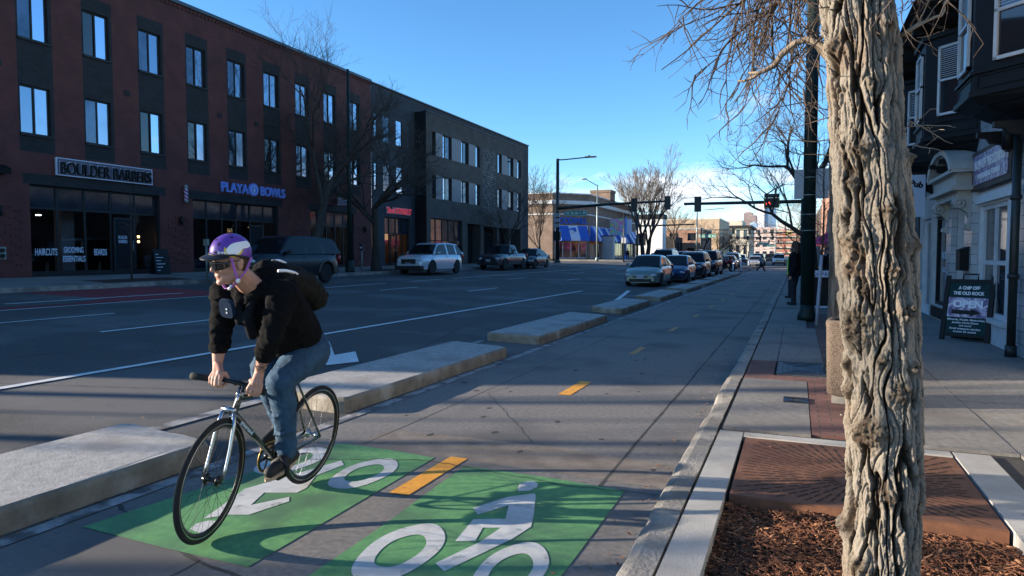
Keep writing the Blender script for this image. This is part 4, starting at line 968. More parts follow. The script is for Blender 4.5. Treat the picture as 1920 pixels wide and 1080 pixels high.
m = MB(); m.tube([T @ Vector((w/2-0.11,Lb,0)),T @ Vector((w/2-0.11,Lb+0.09,0)),T @ Vector((w/2+0.11,Lb+0.09,0)),T @ Vector((w/2+0.11,Lb,0))],0.014,6); m.build('handle','black_paint',t)
def tx(s_, u, v, sz, wd, mat='sign_white', b=0.003): 
    text(s_,'lettering',mat,t,T @ Matrix.Translation((u,v,0.010)),sz,width=wd,extrude=0.002,bold=b)
tx('A CHIP OFF',0.17,0.87,0.075,0.32); tx('THE OLD ROCK',0.10,0.78,0.075,0.46); tx('OPEN',0.11,0.57,0.16,0.44,'sign_white',0.006)
m = MB(); m.prism([(0.10,0.45),(0.38,0.45),(0.38,0.42),(0.55,0.485),(0.38,0.55),(0.38,0.52),(0.10,0.52)],T @ Matrix.Translation((0,0,0.010)),0.004); m.build('arrow','black_paint',t)
for i,(s_,wd) in enumerate((('Minerals, Fossils, Meteorites,',0.56),('Jewelry, Home Decor',0.40),('and more!',0.18),('Small treasures starting',0.46),('at just 25 cents!',0.34))):
    tx(s_,(w-wd)/2,0.345-i*0.05,0.042,wd,b=0.0008)
# brick building beyond
b2 = thing('brick_shop_building','brown brick shop building beyond the Pub sign','building',(2.9,20.4,0.13))
ops = [(u,u+2.2,0.5,2.6) for u in (-6.5+0.0,-13,-19,-25,-31)]; ops2 = [(u,u+1.0,4.2,6) for u in (-4,-8,-12,-16,-20,-24,-28,-32)]
m = MB(); facade(m,FR,-37,0,0,7.0,ops+ops2); m.box(0,9,0.0,0.01,0,7); m.box(0.01,9,0.01,37,6.9,7.0); m.box(0,9,36.99,37,0,7); m.build('wall','taupe_brick',b2)
for o in ops: window(b2,FR,*o,splits=(0.5,),mats=('win_dark','win_dim'),fmat='black_paint')
for o in ops2: window(b2,FR,*o,splits=(),mats=('win_dim',),fmat='white_paint')
b3 = thing('corner_brick_building','orange brick corner building with magenta awnings past the crossing','building',(2.6,68,0.13))
ops = [(-u,-u+1.4,4.2,6.4) for u in (3,6,9,12,15,18)]; m = MB(); facade(m,FR,-22,0,0,8.0,ops); m.box(0,12,-0.01,0,0,8); m.box(0,12,0.0,22,7.9,8.0); m.build('wall','orange_brick',b3)
for o in ops: window(b3,FR,*o,splits=(),mats=('win_dim',))
for k in range(3):
    m = MB(); y0 = 2+k*6
    m.prism([(0,3.6),(-1.3,2.8),(-1.3,2.5),(0,2.5)],TXYZ((0,y0+5,0),(1,0,0),(0,0,1)),5); m.build('awning','magenta',b3)
F_ = frame((0,-0.01,0),(1,0,0),(0,-1,0)); 
for u in (0.6,2.6,4.6,6.6): m = MB(); fbox(m,F_,u,u+1.2,4.2,6.2,0.0,0.04); m.build('side_window','win_dim',b3)
b4 = thing('long_brick_row','brick row of shops far along the right pavement','building',(3.0,98,0.13))
ops = [(-u,-u+2.2,4,6) for u in range(5,100,6)]; m = MB(); facade(m,FR,-110,0,0,8.5,ops); m.box(0,12,-0.01,0,0,8.5); m.box(0,12,0,110,8.4,8.5); m.build('wall','taupe_brick',b4)
for o in ops[:8]: window(b4,FR,*o,splits=(),mats=('win_dim',))
# ------------------------------------------------------------------ charity shop across the side street
gw = thing('corner_charity_shop','brown brick corner shop with blue striped awnings and white cornices','building',(-27,92,0.55))
# local outline: S face from (-14,-4) to (-4,-4), chamfer (-4,-4)->(0,0), E face (0,0)->(0,30)
faces = [((-16,-4),(-4,-4)),((-4,-4),(0,0)),((0,0),(0,30))]
mw = MB(); mc = MB(); H = 9.4
for i,(a,b_) in enumerate(faces):
    ud = Vector((b_[0]-a[0],b_[1]-a[1],0)); L = ud.length; nd = Vector((ud.y,-ud.x,0)).normalized(); F = frame((a[0],a[1],0),ud,nd)
    if i == 0: ops = [(1.0,1.9,0.4,3.2)]
    elif i == 1: ops = [(0.4,L-0.3,0.55,3.6)]
    else: ops = [(0.6,6.2,0.55,3.7),(7.2,13.5,0.55,3.7),(14.5,20.5,0.55,3.7),(22,28.5,0.55,3.7)]
    HH = H if i < 2 else 9.4
    facade(mw,F,0,L,0,HH,ops,depth=0.2,zones=[(0,L,0,0.5,1)])
    for (z0,z1,w_,mi) in ((8.0,8.5,0.35,0),(9.4,9.55,0.15,0),(7.75,8.0,0.12,1),(6.55,6.7,0.10,0)): fbox(mc,F,-0.02,L+0.02,z0,z1,0.004,w_,mi)
    if i: 
        for o in ops: window(gw,F,*o,dep=0.15,splits=[k/4 for k in range(1,4)],mats=('win_dark','win_dim'),fr=0.09,fmat='white_paint',name='shop_window')
    if i == 1: FG = F; LG = L
    if i == 2: FE = F
mw.box(-16,0,29.98,30,0,9.3); mw.poly([(-16,-4,9.2),(-4,-4,9.2),(0,0,9.2),(0,30,9.2),(-16,30,9.2)]); mw.build('wall',['brown_brick','dark_brick'],gw); mc.build('cornice',['white_paint','brown_brick'],gw)
m = MB(); m.box(-3,0.15,11,14,9.2,11.0); m.box(-3.1,0.25,10.9,14.1,10.7,11.1); m.build('raised_parapet','brown_brick',gw)
def awning(F, u0, u1, z0, z1, out_, nst):
    t_ = gw; m = MB()
    for k in range(nst):
        a = u0+(u1-u0)*k/nst; b_ = u0+(u1-u0)*(k+1)/nst
        m.add([F @ Vector(q) for q in ((a,z1,0.02),(b_,z1,0.02),(b_,z0+0.3,out_),(a,z0+0.3,out_),(b_,z0,out_),(a,z0,out_))],[(0,3,2,1),(3,5,4,2)],k%2)
    m.add([F @ Vector(q) for q in ((u0,z1,0.02),(u0,z0+0.3,out_),(u0,z0,out_),(u0,z0,0.02))],[(0,1,2,3)],0); m.add([F @ Vector(q) for q in ((u1,z1,0.02),(u1,z0+0.3,out_),(u1,z0,out_),(u1,z0,0.02))],[(3,2,1,0)],0)
    return m.build('awning',[nmat('awning_blue',(0.02,0.09,0.42),(0.03,0.12,0.5),scale=2,rough=0.7),'signwhite'],gw)
awning(FG,0.9,LG-0.4,2.95,5.1,1.0,3)
m = MB(); fbox(m,FG,0.4,LG-0.2,3.6,5.1,0.004,0.05); m.build('white_fascia','signwhite',gw)
m = MB(); fbox(m,FE,0.3,29,3.7,5.1,0.004,0.05); m.build('white_fascia','signwhite',gw)
for (a,b_) in ((0.4,6.4),(7.0,13.5),(14.3,20.6),(21.8,28.7)): awning(FE,a,b_,2.95,5.1,1.1,5)
text('GOODWILL','roof_letters','awning_blue',gw,TT(FG,0.25,5.35,0.06),1.15,width=5.1,extrude=0.08,bold=0.04)
sp2 = FG @ Matrix.Translation((0,0,0)); Tl = FG @ Matrix.Translation((2.3,3.45,0.72)) @ Matrix.Rotation(R(-22),4,'X')
m = MB(); m.box(0,1.0,0,1.3,0,0.04,0,Tl); m.build('logo_panel','awning_blue',gw)
m = MB(); m.ellip(Tl @ Vector((0.5,0.82,0.05)),(0.32,0.32,0.3),nu=14,nv=8); m.box(0.46,0.98,0.78,1.28,0.03,0.38,1,Tl); m.box(0.2,0.9,0.12,0.2,0.04,0.06,0,Tl); m.build('logo_face',['signwhite','awning_blue'],gw)
m = MB(); fbox(m,FE,1.0,5.8,2.6,3.5,-0.10,-0.06); m.build('orange_sale_banner',nmat('orange_banner',(0.8,0.22,0.05),rough=0.6),gw)
t = thing('kiosk_case','tall pale street cabinet outside the striped awnings','cabinet',(-25.2,96,0.63)); m = MB(); m.box(-0.8,0.8,-0.5,0.5,0.1,4.2 if False else 3.6); m.build('cabinet','grey_sign',t); m = MB(); m.box(-0.9,0.9,-0.6,0.6,0,0.1); m.box(-0.85,0.85,-0.55,0.55,3.6,3.75); m.build('plinth','pole_dark',t)
t = thing('advert_banner','bright multicolour upright banner on a blue pole by the charity shop','banner',(-23.9,101,0.63))
m = MB(); m.tube([(0,0,0.2),(0,0,6.6)],0.12,8); m.lathe([(0.5,0),(0.3,0.4),(0.12,0.9)],12); m.build('pole',nmat('banner_blue',(0.10,0.3,0.75),rough=0.5),t)
m = MB(); m.box(-2.4,-0.1,-0.06,0.06,3.9,6.4); m.build('panel',nmat('banner_mix',(0.25,0.6,0.65),(0.75,0.25,0.55),scale=1.3,rough=0.5,detail=2,lo=0.45,hi=0.55,c3=(0.5,0.7,0.15),s3=1.9,r3=(0.55,0.6)),t)
m = MB(); m.box(0.15,0.9,-0.06,0.06,4.1,6.3); m.build('side_panel','signwhite',t)

# ------------------------------------------------------------------ buildings farther along
def block(name, label, x0, x1, y0, y1, H, wall, win=None, rows=0, colsS=0, colsE=0, z=0.6, wmat='win_dim', ws=(0.5,0.5), cap=None):
    t = thing(name, label, 'building', ((x0+x1)/2, y0, z)); hx = (x1-x0)/2; D = y1-y0
    m = MB(); FS = frame((-hx,0,0),(1,0,0),(0,-1,0)); FE_ = frame((hx,0,0),(0,1,0),(1,0,0)); 
    fh = H/max(rows,1); oS = []; oE = []
    for r_ in range(rows):
        for c in range(colsS): w = 2*hx/colsS; oS.append((w*(c+0.5-ws[0]/2), w*(c+0.5+ws[0]/2), fh*(r_+0.5-ws[1]/2), fh*(r_+0.5+ws[1]/2)))
        for c in range(colsE): w = D/colsE; oE.append((w*(c+0.5-ws[0]/2), w*(c+0.5+ws[0]/2), fh*(r_+0.5-ws[1]/2), fh*(r_+0.5+ws[1]/2)))
    facade(m,FS,0,2*hx,0,H,oS,depth=0.3); facade(m,FE_,0,D,0,H,oE,depth=0.3)
    m.box(-hx,-hx+0.05,0.0,D,0,H); m.box(-hx,hx,D-0.05,D,0,H); m.poly([(-hx,0,H-0.01),(hx,0,H-0.01),(hx,D,H-0.01),(-hx,D,H-0.01)]); m.build('wall',wall,t)
    for (F,O) in ((FS,oS),(FE_,oE)):
        for o in O[:100]:
            p = MB(); p.add([F @ Vector(q) for q in ((o[0],o[2],-0.28),(o[1],o[2],-0.28),(o[1],o[3],-0.28),(o[0],o[3],-0.28))],[(0,1,2,3)]); p.build('window',wmat,t)
    if cap:
        m = MB(); m.box(-hx-cap[0],hx+cap[0],-cap[0],D,H,H+cap[1]); m.build('cornice',cap[2],t)
    return t
nmat('tan_wall',(0.42,0.30,0.19),(0.48,0.36,0.24),scale=0.3); nmat('blue_grey_wall',(0.09,0.12,0.18),(0.13,0.16,0.22),scale=0.4); nmat('cream_wall',(0.52,0.47,0.37),(0.6,0.55,0.44),scale=0.3)
nmat('tower_brown',(0.33,0.25,0.24),(0.38,0.30,0.28),scale=0.02); nmat('tower_white',(0.78,0.80,0.84),rough=0.5); nmat('tower_blue',(0.20,0.33,0.50),rough=0.3,metal=0.3); nmat('tower_pale',(0.45,0.56,0.66),rough=0.4)
block('white_building','plain white rendered building beside the leafless forked tree',-33,-24.6,135,139,8.1,'white_render',rows=1,colsS=1,colsE=2,ws=(0.22,0.3),cap=(0.2,0.9,'dark_brick'),wmat='win_dark')
block('low_brick_building','low orange brick building behind the bare trees, past the white one',-42,-21,165,186,7.0,'orange_brick',rows=2,colsS=5,colsE=5,wmat='win_dark',cap=(0.1,0.3,'cream_stone'))
block('dark_shop_building','dark low shop between the white building and the orange brick one',-44,-25,150,163,5.0,'dark_brick',rows=1,colsS=3,colsE=3,wmat='win_dim')
block('tan_hall','tan brick hall with a plain upper storey above the brick building',-40,-20.5,200,230,11.0,'tan_wall',rows=1,colsS=0,cap=(0.1,0.4,'cream_wall'))
block('blue_grey_block','blue grey box shaped building left of the tan hall',-52,-36,215,235,12.6,'blue_grey_wall',rows=3,colsS=4,colsE=3)
block('wide_tan_block','wide sunlit tan block far behind the bare trees',-90,-48,240,260,13.6,'tan_wall',rows=3,colsS=9,colsE=2)
block('cream_office','cream office with tall windows and a dark overhanging cornice',-48,-20,320,360,13.2,'cream_wall',rows=2,colsS=9,colsE=7,wmat='win_dim',ws=(0.5,0.62),cap=(1.2,0.9,'dark_brick'))
block('cream_penthouse','plain pale block rising behind the cream office cornice',-50,-26,362,390,18.4,'cream_wall',rows=1)
bo = block('banded_office','brick and white banded office across the end of the street',-50,3,600,640,22.0,nmat('salmon_brick',(0.42,0.17,0.12),(0.46,0.2,0.14),scale=0.1),rows=5,colsS=4,colsE=0,ws=(0.84,0.62),wmat='cream_wall')
m = MB()
for r_ in range(5): m.box(-24,-2,-0.5,-0.3,r_*4.4+1.4,r_*4.4+2.4); m.box(1,24,-0.5,-0.3,r_*4.4+1.4,r_*4.4+2.4)
m.build('window_bands','win_dark',bo)
block('pale_low_block','long pale pinkish block beyond the cream office',-60,-14,500,520,20,nmat('pale_pink',(0.55,0.42,0.38),(0.6,0.48,0.42),scale=0.1),rows=4,colsS=10,ws=(0.6,0.4),wmat='win_dim')
def tower(name,label,u0,u1,vtop,Y,mat,side=None,D=30):
    # plain far tower placed by its bearing at distance Y
    def xat(u): t_ = (u-960)/1270; return Y*math.tan(math.atan(t_/ math.cos(R(2.795)))-R(22.82))
    z = 1.56+(478-vtop)/1270*Y*math.cos(R(22.82))**0*1.0*(math.cos(R(22.82))*1.0+ -xat((u0+u1)/2)/Y*math.sin(R(22.82)))
    t = thing(name,label,'tower',((xat(u0)+xat(u1))/2,Y,0)); hx = (xat(u1)-xat(u0))/2
    m = MB(); m.box(-hx,hx,0,D,0,z); m.build('shaft',mat,t)
    m = MB(); nfl = 22
    for k in range(nfl): m.box(-hx+0.4,hx-0.4,-0.3,-0.05,z*(0.3+0.69*k/nfl),z*(0.3+0.69*(k+0.55)/nfl))
    m.build('window_bands', side or mat, t)
    m = MB(); m.box(-hx*0.5,hx*0.5,D*0.2,D*0.8,z,z+1.5); m.build('roof_plant', mat, t); return t
nmat('tower_brown_dark',(0.22,0.17,0.18),rough=0.4); nmat('tower_white2',(0.70,0.73,0.78),rough=0.4); nmat('tower_blue2',(0.16,0.27,0.43),rough=0.25,metal=0.3)
tower('office_tower','taller brown office tower on the skyline',1392,1408,399,1200,'tower_brown','tower_brown_dark')
tower('office_tower','shorter brown office tower overlapping the taller brown one',1400,1415.5,404,1150,'tower_brown','tower_brown_dark')
tower('office_tower','tall bright white slab tower on the skyline',1417.5,1431,383,1000,'tower_white','tower_white2',D=10)
tower('office_tower','blue glass face joined to the tall white tower',1431,1452,385,1002,'tower_blue','tower_blue2')
tower('office_tower','low pale blue glass tower left of the white one',1404,1417,418,900,'tower_pale','tower_blue')
tower('office_tower','beige tower right of the blue glass face',1456,1476,420,1100,'cream_wall','tower_white2')
tower('office_tower','small blue glass tower near the end of the street',1457,1471,436,800,'tower_pale','tower_blue')
tower('office_tower','pale glass block low behind the banded office',1470,1490,447,760,'tower_white2','tower_pale')
tower('office_tower','distant grey block right of the street end',1492,1530,440,900,'tower_pale','tower_brown')

# ------------------------------------------------------------------ poles, signals and street signs
def signal(x, y, z, label, face=-1, rz=0, grp='traffic signals hanging on the mast arms', h=1.15):
    t = thing('traffic_signal', label, 'traffic signal', (x,y,z), rz, grp)
    m = MB(); m.box(-0.28,0.28,-0.02,0.02,-h*0.55,h*0.55); m.build('backplate','pole_dark',t)
    m = MB(); m.box(-0.18,0.18,0.02,0.24,-h/2,h/2); m.build('housing','pole_dark',t)
    for k in (-1,0,1):
        m = MB(); m.tube([(0,0.24,k*h*0.31),(0,0.42,k*h*0.31)],0.13,10,cap=False); m.build('visor','pole_dark',t)
    return t
def street_sign(x, y, z, w, h, words, label, rz=0, sz=None):
    t = thing('street_sign', label, 'street sign', (x,y,z), rz)
    m = MB(); m.box(-w/2,w/2,-0.03,0.03,-h/2,h/2); m.build('plate','sign_green',t)
    m = MB()
    for q in ((-w/2,w/2,h/2-0.03,h/2),(-w/2,w/2,-h/2,-h/2+0.03),(-w/2,-w/2+0.03,-h/2,h/2),(w/2-0.03,w/2,-h/2,h/2)): m.box(q[0],q[1],-0.04,-0.031,q[2],q[3])
    m.build('border','sign_white',t)
    text(words,'letters','sign_white',t,TXYZ((-w/2+0.12,-0.04,-h*0.25),(1,0,0),(0,0,1)),h*0.75,width=w-0.24,extrude=0.005,bold=0.01)
    m = MB(); m.box(-0.3,-0.25,-0.02,0.02,h/2,h/2+0.2); m.box(0.25,0.3,-0.02,0.02,h/2,h/2+0.2); m.build('hanger','pole_dark',t)
    return t
t = thing('signal_pole','tall dark pole with lamp arm and signal arm before the corner shop','signal pole',(-21.85,63.5,gz(-21,63.5)+0.13))
m = MB(); m.tube([(0,0,0),(0,0,10.2)],[0.2,0.15],12); m.lathe([(0.32,0),(0.32,0.15),(0.22,0.3),(0.2,0.35)],12); m.build('pole','pole_dark',t)
m = MB(); m.tube([(0,0,10.1),(0.4,0.2,10.1),(3.4,1.0,10.35)],0.06,8); m.build('lamp_arm','pole_dark',t); m = MB(); m.box(2.5,3.6,0.8,1.2,10.28,10.4); m.box(2.8,3.0,0.9,1.1,10.4,10.5); m.build('lamp_head','pole_dark',t)
m = MB(); m.tube([(0.0,0,5.35),(5,0,5.6),(11.0,0,5.75)],[0.16,0.13,0.09],10); m.build('mast_arm','pole_dark',t)
m = MB(); m.box(-0.35,0.35,-0.25,0.1,2.2,3.1); m.build('control_box','pole_dark',t)
m = MB()
for k in range(3): m.box(-0.3,0.3,-0.3,-0.25,3.5+k*0.5,3.85+k*0.5)
m.build('small_plates','grey_sign',t)
signal(-14.2,63.3,6.25,'black traffic signal back, left one on the left mast arm'); signal(-11.1,63.3,6.35,'black traffic signal back, near the tip of the left mast arm')
street_sign(-19.9,63.2,5.6,2.3,0.46,'W Archer Pl','green street sign reading W Archer Pl under the mast arm')
t = thing('street_lamp','slim pale green lamp post with short upswept arm by the corner shop','street lamp',(-24,85.5,0.7))
m = MB(); m.tube([(0,0,0),(0,0,9.9)],[0.13,0.08],10); m.lathe([(0.22,0),(0.22,0.4),(0.13,0.6)],10); m.build('pole','pole_galv',t); m = MB(); m.tube([(0,0,9.8),(-1.0,-0.5,10.4),(-1.3,-0.6,10.6)],0.05,6); m.build('arm','pole_galv',t); m = MB(); m.ellip((-1.6,-0.7,10.65),(0.42,0.2,0.1)); m.build('lamp_head','pole_galv',t)
t = thing('signal_pole','dark signal pole and long arm beyond the corner shop','signal pole',(-20.5,93.5,0.65))
m = MB(); m.tube([(0,0,0),(0,0,6.3)],[0.18,0.14],10); m.lathe([(0.3,0),(0.3,0.2),(0.18,0.3)],10); m.build('pole','pole_dark',t); m = MB(); m.tube([(0,0,4.9),(7.6,1,5.05)],[0.13,0.08],8); m.build('mast_arm','pole_dark',t); m = MB(); m.box(-0.2,0.2,-0.3,0.1,2.2,3.2); m.build('control_box','pole_dark',t)
t = thing('thin_post','thin dark post in front of the striped awnings','post',(-19.9,83,0.6)); m = MB(); m.tube([(0,0,0),(0,0,6.2)],0.07,8); m.lathe([(0.2,0),(0.2,0.15),(0.1,0.3)],8); m.build('pole','pole_dark',t); m = MB(); m.box(-0.3,0.3,-0.05,0.0,2.4,3.1); m.build('plate','grey_sign',t)
t = thing('street_lamp','galvanised mast with straight lamp arm above the far green sign','street lamp',(-20.0,150,0.7))
m = MB(); m.tube([(0,0,0),(0,0,10.6)],[0.2,0.14],8); m.lathe([(0.35,0),(0.3,0.4),(0.2,0.6)],8); m.build('pole','pole_galv',t); m = MB(); m.tube([(0,0,10.4),(5.0,0.5,10.7)],0.08,6); m.build('arm','pole_galv',t); m = MB(); m.box(4.6,5.6,0.3,0.7,10.6,10.75); m.build('lamp_head','pole_galv',t)
street_sign(-17.8,149.5,5.6,3.6,0.75,'Ellsworth Av','pale green street sign reading Ellsworth Av, far down the street')
t = thing('signal_gantry','long dark signal arm spanning the street at the far crossing','signal pole',(-19.0,149,0.7)); m = MB(); m.tube([(0,0,0),(0,0,6.6)],0.15,8); m.build('pole','pole_dark',t); m = MB(); m.tube([(0,0,6.2),(11,0,6.0)],0.1,8); m.build('mast_arm','pole_dark',t)
signal(-12.4,148.8,6.5,'far traffic signal, left one on the far crossing arm'); signal(-9.2,148.8,6.5,'far traffic signal, right one on the far crossing arm')
t = thing('signal_gantry','dark signal arm from the right side at the far crossing','signal pole',(-0.2,160,0.1)); m = MB(); m.tube([(0,0,0),(0,0,6.8)],0.15,8); m.build('pole','pole_dark',t); m = MB(); m.tube([(0,0,6.4),(-9.5,0,6.2)],0.1,8); m.build('mast_arm','pole_dark',t)
signal(-7.9,159.8,6.4,'far signal on the right hand arm, its left one'); signal(-5.2,159.8,6.4,'far signal on the right hand arm, its middle one')
t = thing('bike_signal','small yellow edged box signal far down the street','traffic signal',(-1.7,159.7,6.3)); m = MB(); m.box(-0.5,0.5,-0.05,0.05,-0.35,0.35); m.build('backplate','yellow_paint',t); m = MB(); m.box(-0.4,0.4,-0.1,-0.05,-0.25,0.25); m.build('face','pole_dark',t)
for i,(xx,yy_,zz_,ww) in enumerate(((-19,215,6.2,17.5),(-19,290,6.5,17))):
    t = thing('signal_gantry',['thin signal arm over the third crossing','thinnest signal arm farthest down the street'][i],'signal pole',(xx,yy_,0.7)); m = MB(); m.tube([(0,0,0),(0,0,zz_)],0.16,6); m.build('pole','pole_dark',t); m = MB(); m.tube([(0,0,zz_-0.2),(ww,0,zz_-0.2)],0.12,6); m.build('mast_arm','pole_dark',t)
    for k in range(3): 
        m = MB(); m.box(ww*(0.3+0.2*k)-0.3,ww*(0.3+0.2*k)+0.3,-0.1,0.1,zz_-0.9,zz_+0.4); m.build('signal_head','pole_dark',t)
    street_sign(xx+ww*0.55,yy_-0.3,zz_-1.3,3.4,0.8,'Broadway',['small green street sign on the third crossing arm','tiny green street sign on the farthest arm'][i])
# mast arm on the right, hidden behind the big pole
t = thing('signal_pole','dark signal pole and long arm from the right kerb at the crossing','signal pole',(0.35,58,0.13))
m = MB(); m.tube([(0,0,0),(0,0,6.6)],[0.2,0.16],12); m.lathe([(0.3,0),(0.3,0.2),(0.2,0.3)],12); m.build('pole','pole_dark',t); m = MB(); m.tube([(0,0,5.62),(-9.15,0,5.68)],[0.15,0.11],10); m.build('mast_arm','pole_dark',t)
signal(-7.66,57.8,5.75,'black traffic signal back near the left end of the right mast arm')
t = thing('bike_signal','yellow edged box with a red lit symbol on the right mast arm','traffic signal',(-1.95,57.7,5.68))
m = MB(); m.box(-0.58,0.58,-0.02,0.04,-0.40,0.40); m.build('backplate','yellow_paint',t); m = MB(); m.box(-0.52,0.52,-0.08,-0.022,-0.34,0.34); m.box(-0.56,0.56,-0.25,-0.05,0.41,0.7); m.build('face','pole_dark',t)
m = MB(); m.prism([(-0.42,-0.1),(-0.1,-0.1),(-0.14,0.02),(-0.22,0.09),(-0.3,0.12),(-0.36,0.04)],TXYZ((0,-0.082,0),(1,0,0),(0,0,1)),0.02); m.build('red_symbol','signal_red',t)
# the big green pole in the foreground right
t = thing('big_pole','thick dark green steel pole with strapped signs beside the standing man','pole',(0.22,16.2,0.13))
m = MB(); m.tube([(0,0,0.3),(0,0,9.5)],[0.145,0.115],20); m.build('pole','pole_green',t)
m = MB(); m.lathe([(0.2,0),(0.2,0.1),(0.185,0.14),(0.155,0.2),(0.15,0.34)],20); m.build('base_cover','pole_green',t)
m = MB()
for z in (1.95,2.3,3.1,2.72): m.tube([(0,0,z),(0,0,z+0.02)],0.143-0.003*z+0.006,20)
m.build('steel_straps','pole_galv',t)
m = MB(); m.tube([(-0.12,0,4.75),(-0.9,0.1,4.68)],0.012,6); m.build('rod','pole_galv',t)
for s_,lab in ((-1,'back of a grey rectangular sign on the left side of the big pole'),(1,'back of a grey rectangular sign on the right side of the big pole')):
    t = thing('grey_sign', lab, 'sign', (0.015 if s_ < 0 else 0.45,16.15,2.78)); m = MB(); m.box(-0.105 if s_ < 0 else -0.12,0.105 if s_ < 0 else 0.15,-0.01,0.01,0,0.64); m.build('plate','grey_sign',t); m = MB(); m.box(-s_*0.17 if s_>0 else 0.0, 0.0 if s_>0 else 0.17,0.011,0.03,0.1,0.13); m.box(-s_*0.17 if s_>0 else 0.0, 0.0 if s_>0 else 0.17,0.011,0.03,0.5,0.53); m.build('bracket','pole_galv',t)
# litter bin of exposed aggregate
t = thing('litter_bin','pebbly concrete litter bin behind the big tree trunk','litter bin',(0.545,7.35,0.13),R(-8))
m = MB(); r_ = 0.25
def rr(w, z, n=5, c=0.06):
    P = []
    for (sx_,sy_,a0) in ((1,1,0),(-1,1,90),(-1,-1,180),(1,-1,270)):
        for k in range(n+1): a = R(a0+90*k/n); P.append((sx_*(w-c)+c*math.cos(a), sy_*(w-c)+c*math.sin(a), z))
    return P
rings = [rr(0.22,0.08),rr(0.235,0.10),rr(0.25,0.73),rr(0.255,0.77),rr(0.25,0.80),rr(0.22,0.805),rr(0.2,0.79)]
k_ = len(rings[0]); pts = sum(rings,[]); m.add(pts,[(i*k_+q,i*k_+(q+1)%k_,(i+1)*k_+(q+1)%k_,(i+1)*k_+q) for i in range(len(rings)-1) for q in range(k_)],0,True); m.add(rings[0],[tuple(reversed(range(k_)))])
m.build('body','aggregate',t); m = MB(); m.add(rr(0.2,0.785),[tuple(range(k_))]); m.build('opening','dark_gap',t); m = MB(); m.box(-0.19,0.19,-0.19,0.19,0,0.085); m.build('foot','curb_concrete',t)
# bench edge on the right, behind the trunk
t = thing('wooden_bench','end of a brown wooden bench right of the big tree trunk','bench',(0.95,9.0,0.13),0)
for k in range(4):
    m = MB(); m.box(-0.32,0.30,-0.22+k*0.12,-0.12+k*0.12,0.42,0.46); m.build('slat',nmat('bench_wood',(0.10,0.055,0.03),(0.16,0.09,0.05),scale=6,stretch=(0.3,1,1)),t)
for x in (-0.2,0.18): m = MB(); m.box(x-0.03,x+0.03,-0.2,0.2,0,0.42); m.build('leg','pole_dark',t)
# black cafe sign behind
t = thing('folding_sign','black folding sign with white frame right of the big pole','pavement sign',(0.62,19.2,0.13))
m = MB(); m.box(-0.30,0.42,0.0,0.03,0.12,0.95); m.build('panel','black_paint',t); m = MB()
m.tube([(-0.42,-0.12,1.02),(-0.3,-0.2,0.0)],0.02,6); m.tube([(0.46,-0.12,1.02),(0.55,-0.2,0)],0.02,6); m.box(-0.42,0.46,-0.15,-0.12,0.86,1.03); m.box(-0.3,0.5,-0.2,-0.17,0.08,0.12); m.build('white_frame','signwhite',t)
text('OPEN','letters','lit_blue' if False else 'stripe_blue',t,TXYZ((-0.3,-0.155,0.9),(1,0,0),(0,0,1)),0.11,width=0.6,extrude=0.003)
# parking meters, hydrant, bollards, posts
def meter(x,y,lab,s=1.0):
    t = thing('parking_meter',lab,'parking meter',(x,y,wz(x,y))); m = MB(); m.tube([(0,0,0),(0,0,1.1)],0.035,8); m.build('post','pole_galv',t)
    m = MB(); m.box(-0.1,0.1,-0.07,0.07,1.1,1.3); m.lathe([(0.0,1.45),(0.09,1.41),(0.11,1.3)],12); m.build('head','pole_dark',t); m = MB(); m.box(-0.06,0.06,-0.075,-0.071,1.2,1.33); m.build('screen','signwhite',t)
meter(-20.75,29.3,'parking meter between the dark green pole and the tree by the shops'); 
t = thing('grey_post','thin grey post at the kerb behind the rider helmet','post',(-20.75,19.3,wz(-20.7,19))); m = MB(); m.tube([(0,0,0),(0,0,1.25)],0.035,8); m.build('pole','pole_galv',t); m = MB(); m.box(-0.1,0.1,-0.05,0.05,1.25,1.5); m.build('cap','pole_galv',t)
t = thing('street_lamp','tall dark lamp post between the big bare trees on the left','street lamp',(-20.8,28.35,wz(-20.8,28))); m = MB(); m.tube([(0,0,0),(0,0,10.1)],[0.14,0.06],12); m.build('pole','pole_green',t); m = MB(); m.lathe([(0.24,0),(0.24,0.08),(0.2,0.5),(0.165,0.6)],12); m.build('base_cover','pole_green',t)
t = thing('fire_hydrant','small yellow fire hydrant on the far left pavement','fire hydrant',(-23.5,65.5,0.8)); m = MB(); m.lathe([(0.16,0),(0.16,0.06),(0.12,0.08),(0.12,0.5),(0.15,0.52),(0.12,0.62),(0,0.7)],12); m.build('barrel',nmat('hydrant_yellow',(0.5,0.32,0.05),rough=0.6),t); m = MB(); m.tube([(-0.2,0,0.4),(0.2,0,0.4)],0.06,8); m.build('outlet','hydrant_yellow',t)
for i,(x,y) in enumerate(((-21.0,33.9),(-21.0,35.4),(-20.9,60.0))):
    t = thing('bike_rack',['dark kerb hoop just right of the white crossover','second dark kerb hoop near the taupe shop','dark kerb hoop at the far corner'][i],'bike rack',(x,y,wz(x,y)),0,'kerbside hoops'); m = MB(); m.tube([(0,-0.3,0),(0,-0.3,0.8),(0,-0.2,0.9),(0,0.2,0.9),(0,0.3,0.8),(0,0.3,0)],0.03,8); m.build('hoop','pole_dark',t); m = MB(); m.box(-0.08,0.08,-0.38,-0.22,0,0.01); m.box(-0.08,0.08,0.22,0.38,0,0.01); m.build('foot_plates','pole_dark',t)
t = thing('cafe_table','small folding cafe table left of the white crossover','table',(-22.3,31.0,wz(-22.3,31))); m = MB(); m.lathe([(0,0.72),(0.3,0.72),(0.3,0.74),(0,0.74)],16); m.build('tabletop','dark_metal',t)
